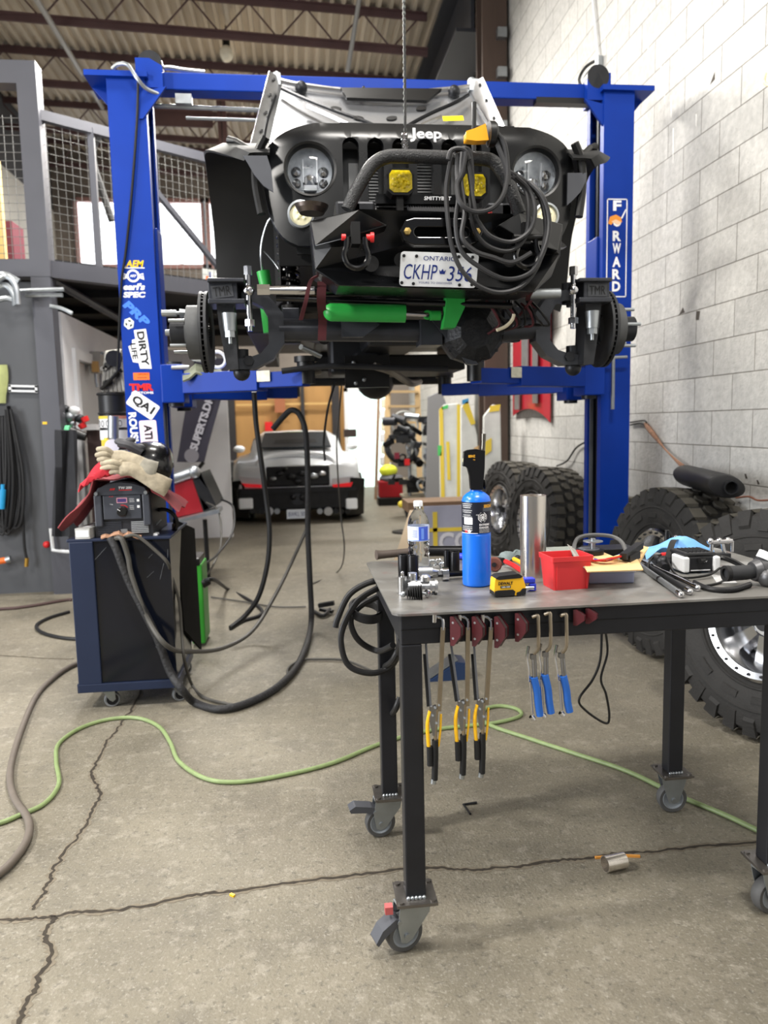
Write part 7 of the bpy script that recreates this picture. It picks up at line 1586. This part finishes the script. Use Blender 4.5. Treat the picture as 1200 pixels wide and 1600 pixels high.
# red car hood hung on the wall
t = thing('red_car_panel', 'red painted car body panel hanging on the block wall behind the vehicle', 'car panel', XW(830, 655, 2.4))
RCP = mat('car_red', (158, 30, 44), .3, 0, .12, 4, coat=.4)
g = [[XW(802 + 58 * u, 650 - 210 * v + (16 * (1 - 4 * (u - .5) ** 2) * -1 if v == 0 else 0) - 10 * (1 - u) * 0 + 12 * u * (1 - v) - 2 * u, 2.40 - .05 * math.sin(PI * u)) for u in [i / 10 for i in range(11)]] for v in [j / 8 for j in range(9)]]
m = MB(); m.sheet(g, .012); rp = m.build('panel', RCP, t, sm=True)
for (a_, b_, c_, d_) in ((816, 480, 826, 600), (833, 520, 840, 630), (805, 600, 812, 640)):
    MB().quad(XW(a_, b_, 2.33), XW(c_, b_, 2.33), XW(c_, d_, 2.33), XW(a_, d_, 2.33), .01).build('inner_opening', ZINC, rp)
MB().quad(XW(843, 452, 2.33), XW(858, 448, 2.34), XW(858, 500, 2.34), XW(838, 530, 2.33), .01).build('pale_sticker', mat('pale_panel', (228, 234, 238), .5), rp)
# ------------------------------------------------------------------ white sports car seen from the rear
CX, CY = -.03, 10.75
car = thing('sports_car', 'white sports car seen from behind with its engine cover and bumper removed', 'car', (CX, CY + 2.2, 0))
WP = mat('car_white', (240, 244, 248), .3, coat=.5); DK = mat('engine_dark', (26, 27, 30), .5, .2, .3, 14)
def sec(y, zb, hw, zs, tw, zt):       # half outline mirrored -> ring
    h = [(0, zb), (hw * .8, zb), (hw * .97, zb + .08), (hw, (zb + zs) / 2), (hw * .985, zs - .06), (hw * .90, zs), (tw + .04, zs + (zt - zs) * .15), (tw, zs + (zt - zs) * .75), (tw * .8, zt - .02), (0, zt)]
    r_ = [V((CX + x, CY + y, z)) for x, z in h] + [V((CX - x, CY + y, z)) for x, z in reversed(h[1:-1])]
    return r_
MB().loft([sec(.0, .34, .80, .80, .5, .82), sec(.12, .3, .90, .86, .5, .90), sec(.6, .24, .92, .93, .66, 1.02), sec(1.2, .2, .90, .92, .66, 1.2), sec(1.9, .2, .87, .90, .64, 1.29), sec(2.6, .2, .86, .90, .62, 1.26), sec(3.2, .2, .87, .88, .5, .98), sec(3.8, .24, .86, .82, .4, .84), sec(4.4, .34, .62, .58, .3, .6)]).build('body', WP, car, sm=True, ang=50)
q = lambda x, y, Y=CY: P(x, y, Y)
cq = lambda x, y, z: V((CX + x, CY + y, z))
MB().quad(cq(-.48, 1.3, 1.245), cq(.48, 1.3, 1.245), cq(.52, .52, 1.035), cq(-.52, .52, 1.035), .02).build('rear_window', mat('car_glass', (44, 50, 56), .35, 0, spec=.25), car)
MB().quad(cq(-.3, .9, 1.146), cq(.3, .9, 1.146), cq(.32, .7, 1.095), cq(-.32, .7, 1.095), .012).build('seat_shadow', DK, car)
for s_ in (-1, 1): MB().quad(V((CX + s_ * .69, CY + .9, 1.0)), V((CX + s_ * .67, CY + 1.5, 1.16)), V((CX + s_ * .66, CY + 2.2, 1.2)), V((CX + s_ * .70, CY + 2.3, .98)), .012).build('side_window', mat('car_glass', (0, 0, 0)), car)
MB().quad(cq(-.2, 1.42, 1.262), cq(.18, 1.42, 1.262), cq(.16, 1.2, 1.225), cq(-.22, 1.2, 1.225), .008).build('green_banner', mat('lime_banner', (140, 190, 60), .4), car, label='lime green banner at the top of the rear window')
MB().tube([cq(-.62, .06, .62), cq(-.54, .06, .82), cq(-.42, .16, .93), cq(0, .2, .965), cq(.42, .16, .93), cq(.54, .06, .82), cq(.62, .06, .62)], .04).build('deck_rim', WP, car, sm=True)
eb = MB().bb((q(416, 760).x, CY - .02, q(420, 762).z), (q(516, 760).x, CY + .3, q(420, 729).z)).build('engine_bay', DK, car, bev=.03)
for i, (x, y, r, mt) in enumerate(((437, 740, .05, IRON), (455, 745, .06, DK), (472, 740, .05, IRON), (490, 744, .06, ZINC), (445, 733, .04, BLK), (465, 752, .05, IRON), (482, 752, .04, BLK), (427, 748, .04, ZINC), (503, 740, .05, ALU))): MB().ball(q(x, y, CY - .03), r, 8, sc=(1.2, .8, .8)).build('engine_part', mt, eb, sm=True)
MB().bb((q(372, 800).x, CY - .06, q(370, 800).z), (q(560, 800).x, CY + .3, q(370, 764).z)).build('bumper_void', DK, car, bev=.03)
MB().bb((q(378, 770).x, CY - .09, q(378, 771).z), (q(556, 770).x, CY - .05, q(378, 765).z)).build('crash_bar', IRON, car)
TLM = mat('tail_red', (214, 28, 36), .25, coat=.5, emit=.35)
for s_, pl in ((-1, ((378, 755), (409, 757), (409, 762), (384, 761))), (1, ((519, 757), (551, 753), (548, 760), (521, 763)))):
    tl = MB().quad(*[q(x, y, CY - .045) for x, y in pl], .04).build('tail_light', TLM, car)
    cl_ = ((372, 744), (409, 748), (409, 757), (378, 755)) if s_ < 0 else ((519, 748), (552, 744), (551, 753), (519, 757))
    MB().quad(*[q(x, y, CY - .03) for x, y in cl_], .03).build('lamp_cover', mat('lamp_cover', (188, 186, 190), .3), tl)
for x0_, x1_ in ((374, 396), (540, 558)): MB().bb((q(x0_, 790).x, CY - .1, q(x0_, 795).z), (q(x1_, 790).x, CY + .2, q(x0_, 778).z)).build('lower_valance', WP, car, bev=.02)
for x, r, mt in ((421, .07, ALU), (513, .075, ALU), (409, .05, IRON), (433, .05, ZINC), (525, .05, IRON), (500, .05, ZINC), (394, .045, BLK), (402, .045, BLK), (534, .045, BLK), (543, .045, BLK)): MB().cyl(q(x, 799, CY - .12), q(x, 797, CY + .1), r * .8, r, n=14).build('tailpipe', mt, car, sm=True)
m = MB(); M = fr(q(465, 803, CY - .14), (1, 0, 0), (0, 0, 1)); m.box((0, 0, 0), (.3, .13, .01), M).text('BWKL 302', M, .25, .06, 1, 0, 0, .006); m.build('licence_plate', [mat('plate_pale', (214, 222, 232), .4), TXB], car)
MB().cyl(q(465, 780, CY - .08), q(465, 780, CY + .1), .09, n=16).ball(q(458, 777, CY - .1), .04, 6).ball(q(472, 777, CY - .1), .04, 6).build('gearbox', IRON, car, sm=True)
for s_ in (-1, 1):
    for y in (.55, 2.95):
        wc_ = V((CX + s_ * .80, CY + y, .33)); wl = MB().lathe([(.2, -.15), (.31, -.155), (.33, -.12), (.33, .12), (.31, .155), (.2, .15)], axis_fr(wc_, (1, 0, 0)), 40).build('wheel', RUB, car, sm=True)
        MB().lathe([(0, -.1), (.2, -.13), (.22, -.1), (.22, .1), (.2, .13), (0, .1)], axis_fr(wc_, (1, 0, 0)), 30).build('rim', IRON, wl, sm=True)
    MB().quad(V((CX + s_ * .75, CY - .04, .62)), V((CX + s_ * .95, CY - .0, .6)), V((CX + s_ * .95, CY + .3, .06)), V((CX + s_ * .68, CY - .02, .08)), .05).build('arch_liner', BLK, car)
    MB().ball(V((CX + s_ * .98, CY + 2.6, .98)), .09, 8, sc=(1.1, .7, .7)).build('mirror', WP, car, sm=True)
# banner, poles, plywood wall furniture
t = thing('feather_banner', 'charcoal feather banner with white vertical lettering leaning behind the lift post', 'banner', P(310, 735, 8.2))
bq = lambda x, y: P(x, y, 8.2)
fl4 = [bq(304, 560), bq(362, 560), bq(319, 722), bq(276, 722)]
g = []
for i in range(9):
    a = fl4[0].lerp(fl4[3], i / 8); b = fl4[1].lerp(fl4[2], i / 8); g.append([a.lerp(b, j / 5) + V((0, .02 * math.sin(j + i), 0)) for j in range(6)])
m = MB(); m.sheet(g, .006); bn = m.build('cloth', mat('banner_cloth', (62, 60, 74), .7, 0, .06, 4), t, sm=True)
ux = (bq(340, 598) - bq(305, 708)).normalized(); M = fr((bq(333, 600) + bq(305, 703)) / 2 + V((0, -.035, 0)), ux, V((0, -1, 0)).cross(ux) * 1)
if M.col[2][1] > 0: M = fr(M.translation, ux, -V(M.col[1][:3]))
m = MB(); m.text('SUPERTS.DRIVE', M, (bq(333, 598) - bq(305, 703)).length, .085, 0, .05); m.build('lettering', mat('banner_white', (200, 200, 210), .6), bn)
m = MB(); m.lathe([(0, 0), (.075, 0), (.075, .006), (0, .006)], fr(bq(300, 712) + V((0, -.03, 0)), (1, 0, 0), (0, 0, 1)), 28); m.build('round_mark', mat('banner_grey', (136, 134, 142), .6), bn)
MB().cyl(bq(318, 722), bq(300, 745), .02, n=8).build('pole', BLK, t)
m = MB(); a = F(350, 792); m.cyl(V((a.x, a.y, 0)), P(353, 678, a.y), .034, n=14); tag(m.build('white_pipe', mat('pvc_white', (186, 186, 184), .5), sm=True), 'white plastic pipe standing upright left of the white car', 'pipe')
YW = 16.3
t = thing('pegboard_wall_stud', 'dark upright timber frame on the plywood back wall', 'frame', P(450, 700, YW))
for x0_, x1_ in ((358, 370), (472, 478), (520, 532)):
    MB().bb((P(x0_, 700, YW).x, YW - .1, 0), (P(x1_, 700, YW).x, YW, 2.2)).build('stud', mat('dark_timber', (42, 40, 42), .7), t)
MB().bb((P(372, 700, YW).x, YW - .08, P(400, 634, YW).z), (P(520, 700, YW).x, YW - .03, P(400, 631, YW).z)).build('batten', mat('pale_ply', (196, 160, 100), .7), t)
m = MB(); m.bb((P(430, 640, YW).x, YW - .25, P(430, 645, YW).z), (P(446, 640, YW).x, YW - .1, P(430, 617, YW).z)); tag(m.build('wall_box', mat('brown_box', (150, 92, 60), .7)), 'small brown box fixed on the plywood back wall above the white car', 'box')
m = MB(); m.bb((P(412, 660, 15.6).x, 16.1, P(412, 674, 15.6).z), (P(424, 660, 15.6).x, 16.38, P(412, 659, 15.6).z)); tag(m.build('red_toolbox', REDV), 'small red box on the back wall at the white car roof', 'box')
m = MB(); m.bb((P(537, 670, 13).x, 12.9, P(537, 683, 13).z), (P(556, 670, 13).x, 13.1, P(537, 671, 13).z)); tag(m.build('dark_block', mat('dark_brown', (70, 58, 54), .6)), 'small dark brown block standing out before the bright doorway', 'block')
m = MB(); m.bb((P(296, 740, 14).x, 13.6, 0), (P(372, 740, 14).x, 14.2, P(300, 722, 14).z)); tag(m.build('grey_cabinet', mat('dull_grey', (92, 94, 96), .6)), 'low grey cabinet against the plywood wall behind the white pipe', 'cabinet')
for (x, y, mt, lb) in ((283, 640, ORNG, 'small orange bottle on the back wall beside the banner'), (281, 652, mat('olive_can', (150, 160, 70), .5), 'small olive can on the back wall below the orange bottle'), (275, 690, ORNG, 'orange red tin on the back wall at the lift post')):
    m = MB(); m.cyl(P(x, y + 6, 12.5), P(x, y - 6, 12.5), .06, n=12); tag(m.build('spray_can', mt, sm=True), lb, 'can')
# ladder, shelf and clutter on the right of the doorway
t = thing('wooden_ladder', 'pale wooden step ladder leaning at the back right of the doorway', 'ladder', P(625, 760, 13.0))
LAD = mat('ladder_wood', (178, 152, 112), .7)
for xa, xb in ((606, 604), (652, 656)): MB().beam(P(xa, 600, 13.0), P(xb, 770, 12.6), .05, .09, (1, 0, 0)).build('side_rail', LAD, t)
for y in (612, 635, 660, 690, 720, 748): MB().beam(P(606, y, 12.9), P(653, y, 12.9), .08, .04).build('rung', LAD, t)
t = thing('white_shelving', 'slim white shelving full of small white goods beside the bright doorway', 'shelf', P(598, 770, 13.6))
for i in range(9):
    y = 612 + 18 * i; MB().box(P(599 + (i % 2) * 2, y, 13.6), (.12, .1, .16)).build('pale_item', (WHITE, mat('pale_yellowish', (226, 222, 196), .6))[i % 2], t, bev=.02)
MB().beam(P(592, 605, 13.6), P(587, 780, 13.6), .04, .05, (1, 0, 0)).build('upright', mat('shelf_brown', (150, 120, 96), .7), t)
t = thing('parts_rack', 'steel rack crowded with dark metal car parts right of the doorway', 'rack', P(650, 790, 11.2))
rq = lambda x, y, Y=11.2: P(x, y, Y)
for x in (640, 665, 690): MB().cyl(rq(x, 700), V((rq(x, 790).x, 11.2, 0)), .025, n=8).build('post', ZINC, t)
for y in (725, 752, 778): MB().bb((rq(630, y).x, 11.1, rq(630, y).z), (rq(700, y).x, 11.6, rq(630, y).z + .03)).build('shelf', mat('shelf_pale', (170, 160, 140), .6), t)
RND = random.Random(3)
MTS = [IRON, BLK, IRON, ZINC, DKST, RUB]
for i in range(64):
    x = RND.uniform(608, 694); y = RND.uniform(650, 770); r = RND.uniform(.03, .09)
    m = MB(); c = rq(x, y, 11.15 - RND.uniform(0, .25)); k = i % 3
    if i % 9 == 0: m.torus(c, (RND.uniform(-1, 1), -1, RND.uniform(-.5, .5)), r, r * .3, 20, 8)
    elif k < 2: m.cyl(c, c + V((RND.uniform(-.2, .2), .1, RND.uniform(-.1, .1))), r * .7, n=12)
    else: m.box(c, (r * 2, r, r * 1.2))
    m.build('car_part', MTS[i % 6], t, sm=True)
MB().torus(rq(633, 664), (0.2, -1, .2), .2, .02, 30, 8).build('pale_hoop', mat('pale_hoop', (160, 160, 156), .5), t, sm=True)
MB().torus(rq(628, 700), (0.0, -1, .5), .22, .045, 30, 8).build('dark_hoop', RUB, t, sm=True)
for x, y, c in ((690, 700, REDV), (636, 722, REDV), (620, 712, mat('maroon2', (120, 30, 50), .5))): MB().box(rq(x, y, 10.9), (.07, .05, .09)).build('red_part', c, t)
t = thing('red_tool_cart', 'low red and black machine with a lime yellow lid on the floor by the doorway', 'machine', F(612, 790))
b_ = F(612, 790)
MB().bb((b_.x - .2, b_.y, .12), (b_.x + .2, b_.y + .3, .42)).build('red_body', mat('deep_red', (160, 24, 34), .4), t, bev=.03)
MB().bb((b_.x - .22, b_.y - .02, .0), (b_.x + .22, b_.y + .3, .14)).build('base', BLK, t, bev=.02)
MB().ball((b_.x - .03, b_.y + .12, .58), .13, 10, sc=(1.2, 1, .8)).build('lid', mat('lime_yellow', (222, 232, 60), .5), t, sm=True)
MB().ball((b_.x + .02, b_.y + .12, .45), .16, 10, sc=(1.3, 1, .5)).build('collar', GREY, t, sm=True)
# masked body panels standing at the back right
YMP = 9.2
def panel(name, poly, Y, base, tape, lab, dep=.12):
    pts_ = [P(x, y, Y) for x, y in poly]; t = thing(name, lab, 'car panel', (pts_[0].x, Y, 0))
    m = MB(); n = len(pts_); m.add(pts_ + [p + V((.02, dep, 0)) for p in pts_], [tuple(range(n)), tuple(range(2 * n - 1, n - 1, -1))] + [(i, (i + 1) % n, n + (i + 1) % n, n + i) for i in range(n)])
    pn = m.build('panel', base, t, bev=.01)
    for tp, mt in tape: MB().quad(*[P(x, y, Y - .006) for x, y in tp], .004).build('masking_tape', mt, pn)
    return t
TY = mat('yellow_tape', (222, 196, 70), .6); TG = mat('green_tape', (80, 190, 100), .6); TBL = mat('cyan_tape', (70, 150, 200), .6); MP = mat('masked_panel', (206, 208, 204), .5, 0, .14, 5); SP = mat('satin_panel', (150, 150, 146), .4, .2, .2, 6)
panel('masked_car_panel', [(688, 836), (686, 640), (694, 632), (716, 630), (722, 640), (722, 836)], YMP, MP, [(((686, 640), (692, 634), (695, 780), (689, 780)), TY), (((714, 632), (719, 632), (720, 780), (714, 780)), TY), (((697, 690), (702, 690), (704, 750), (699, 750)), TY), (((690, 636), (700, 632), (700, 638), (690, 640)), TG), (((684, 696), (690, 696), (690, 712), (684, 712)), TG)], 'tall pale car panel with yellow masking tape standing at the back')
panel('masked_car_panel', [(720, 841), (720, 636), (730, 626), (738, 650), (746, 680), (748, 720), (746, 841)], YMP - .3, MP, [(((722, 634), (731, 626), (743, 662), (736, 664)), TY), (((722, 625), (732, 622), (732, 630), (722, 632)), TBL), (((740, 700), (748, 696), (748, 716), (742, 716)), mat('tan_tape', (206, 170, 120), .6))], 'curved pale fender with yellow and cyan tape behind the torch head')
panel('masked_car_panel', [(752, 858), (756, 650), (770, 632), (782, 634), (784, 770), (778, 858)], 8.05, MP, [(((766, 634), (782, 632), (780, 642), (764, 644)), TY), (((758, 690), (768, 684), (768, 704), (758, 712)), TY)], 'pale car panel with yellow tape patches leaning at the block wall')
panel('grey_car_panel', [(740, 836), (742, 560), (772, 556), (775, 836)], YMP - .1, SP, [(((748, 646), (752, 646), (752, 650), (748, 650)), INK), (((757, 646), (761, 646), (761, 650), (757, 650)), INK)], 'tall satin grey car door standing behind the taped panels')
panel('grey_car_panel', [(664, 812), (668, 620), (690, 610), (700, 640), (700, 812)], YMP + 1.5, mat('cool_grey_panel', (128, 128, 130), .6), [], 'cool grey panel at the back behind the parts rack')
t = thing('taped_carton', 'large grey carton taped with yellow on the floor behind the table', 'carton', F(715, 868))
yc = F(700, 868).y
MB().bb((P(655, 868, yc).x, yc, 0), (P(742, 868, yc).x, yc + .5, P(700, 790, yc).z)).build('carton', mat('grey_carton', (158, 160, 178), .7, 0, .06, 5), t)
m = MB()
for (a, b_, c_, d_) in ((676, 800, 684, 866), (655, 826, 742, 832), (655, 788, 662, 866)): m.bb((P(a, b_, yc).x, yc - .003, P(a, d_, yc).z), (P(c_, d_, yc).x, yc, P(a, b_, yc).z))
m.build('yellow_tape', TY, t)
m = MB(); m.text('CO', fr(P(712, 846, yc - .004), (1, 0, 0), (0, 0, 1)), .35, .2, 0, .03); m.build('printing', mat('white_print', (206, 206, 214), .6), t)
MB().bb((P(640, 868, yc).x, yc + .02, P(700, 800, yc).z), (P(742, 868, yc).x, yc + .5, P(700, 784, yc).z)).build('brown_top', mat('brown_flap', (112, 88, 66), .7), t)
p = F(632, 832); t = thing('floor_stand', 'thin dark floor stand with a round base and a yellow knob behind the table', 'stand', p)
MB().cyl(p, p + V((0, 0, .02)), .16, n=28).cyl(p + V((0.1, 0, 0)), P(631, 788, p.y), .018, n=10).build('stand', IRON, t, sm=True)
MB().ball(P(627, 788, p.y), .045, 8).build('knob', mat('yellow_knob', (210, 190, 60), .5), t, sm=True)
p = P(628, 885, 4.0); t = thing('wood_board', 'pale plank leaning on the carton behind the water bottle', 'board', F(618, 930))
MB().quad(P(640, 800, 6.4), P(648, 800, 6.4), P(632, 890, 5.6), P(612, 890, 5.6), .02).build('plank', mat('grey_pine', (176, 156, 128), .7), t)
# ------------------------------------------------------------------ gearbox on a drum and its neighbours behind the welder
YD = 6.0
t = thing('black_drum', 'black drum with white and yellow labels standing behind the welder', 'drum', (P(177, 700, YD).x, YD, 0))
dx = P(177, 640, YD); r = P(199, 640, YD).x - dx.x
MB().cyl((dx.x, YD, 0), (dx.x, YD, P(177, 614, YD).z), r, n=32).torus((dx.x, YD, P(177, 616, YD).z), (0, 0, 1), r, .012).torus((dx.x, YD, P(177, 646, YD).z), (0, 0, 1), r, .01).build('drum', mat('drum_black', (30, 31, 34), .4), t, sm=True)
m = MB(); z1, z0 = P(177, 650, YD).z, P(177, 668, YD).z; Md = Matrix.Translation((dx.x, YD, 0)); m2 = z0 + (z1 - z0) * .75
label_wrap(m, Md, r + .003, 195, 345, z0, z1, 0); label_wrap(m, Md, r + .005, 195, 262, m2, z1, 1); label_wrap(m, Md, r + .005, 270, 345, m2, z1, 2); label_wrap(m, Md, r + .003, 200, 345, z0 - .09, z0 - .02, 0)
for i in range(5): wrap_text(m, Md, 'O', r + .006, 210 + 24 * i, z0 + .03, .03, .05, 3)
m.build('label', [VINYL, TY, mat('salmon', (226, 150, 130), .5), INK], t)
t = thing('gearbox', 'bare alloy gearbox standing on the black drum', 'gearbox', P(177, 612, YD))
gq = lambda x, y, Y=YD: P(x, y, Y)
CA = mat('cast_alloy', (112, 110, 106), .5, .7, .2, 20); CA2 = mat('cast_pale', (176, 174, 166), .5, .5, .2, 16)
MB().loft([[gq(x, y, Y) for x, y, Y in ((158, 612, YD - .1), (196, 612, YD - .1), (196, 612, YD + .15), (158, 612, YD + .15))], [gq(x, y, Y) for x, y, Y in ((160, 585, YD - .1), (192, 585, YD - .1), (192, 585, YD + .15), (160, 585, YD + .15))], [gq(x, y, Y) for x, y, Y in ((164, 548, YD - .08), (190, 545, YD - .08), (190, 545, YD + .1), (164, 548, YD + .1))]]).build('case', CA2, t, bev=.01)
for i in range(16): 
    a = gq(160 + (i * 37) % 32, 552 + (i * 23) % 55, YD - .11); MB().cyl(a, a + V((.0, -.02, 0)), .012 + .006 * (i % 3), n=8).build('case_bolt', (IRON, CA, BLK)[i % 3], t, sm=True)
for i in range(5): MB().beam(gq(160 + 7 * i, 612, YD - .105), gq(166 + 4 * i, 560, YD - .1), .012, .02, (1, 0, 0)).build('case_rib', CA, t)
MB().cyl(gq(178, 560, YD - .16), gq(178, 560, YD - .1), .06, n=20).build('bell_face', IRON, t, sm=True)
MB().tube([gq(158, 608, YD - .14), gq(172, 594, YD - .16), gq(188, 575, YD - .14)], .014).build('hose', BLK, t, sm=True)
t = thing('junction_box', 'pale electrical box with an orange switch on the white partition', 'electrical box', P(148, 565, 7.6))
MB().bb((P(139, 565, 7.6).x, 7.6, P(139, 583, 7.6).z), (P(157, 565, 7.6).x, 7.75, P(139, 549, 7.6).z)).build('box', mat('box_grey', (170, 168, 160), .5), t, bev=.01)
MB().box(P(149, 573, 7.58), (.06, .04, .1)).build('switch', mat('amber_switch', (190, 150, 90), .5), t)
MB().tube([P(149, 584, 7.62), P(150, 595, 7.62), P(152, 605, 7.62)], .015).build('conduit_stub', ZINC, t, sm=True)
m = MB(); m.tube([P(150, 570, 6.2), P(162, 560, 6.15), P(172, 555, 6.1)], .02); 
t = thing('brown_cabinet', 'dark brown cabinet behind the drum and the pale gloves', 'cabinet', (P(152, 730, 6.9).x, 6.9, 0))
MB().bb((P(139, 730, 6.9).x, 6.9, 0), (P(176, 730, 6.9).x, 7.3, P(139, 672, 6.9).z)).build('carcass', mat('dark_brown_wood', (62, 46, 44), .6), t)
MB().bb((P(139, 730, 6.9).x - .02, 6.86, P(139, 672, 6.9).z), (P(157, 730, 6.9).x, 7.3, P(139, 663, 6.9).z)).build('white_top', WHITE, t)
t = thing('regulator', 'brass and silver gas regulator standing behind the pale gloves', 'regulator', P(176, 700, 5.2))
MB().cyl(P(177, 700, 5.2), P(177, 650, 5.2), .035, n=14).build('column', ZINC, t, sm=True)
MB().cyl(P(175, 697, 5.15), P(175, 697, 5.1), .045, n=20).build('gauge', mat('gauge_white', (224, 220, 226), .3), t, sm=True)
MB().box(P(166, 694, 5.15), (.05, .04, .06)).cyl(P(166, 700, 5.15), P(166, 684, 5.15), .015).build('brass_valve', mat('brass_yellow', (220, 190, 70), .4, .4), t, bev=.003)
MB().cyl(V((P(177, 700, 5.2).x, 5.2, 0)), P(177, 704, 5.2), .1, n=20).build('cylinder', GREY, t, sm=True)
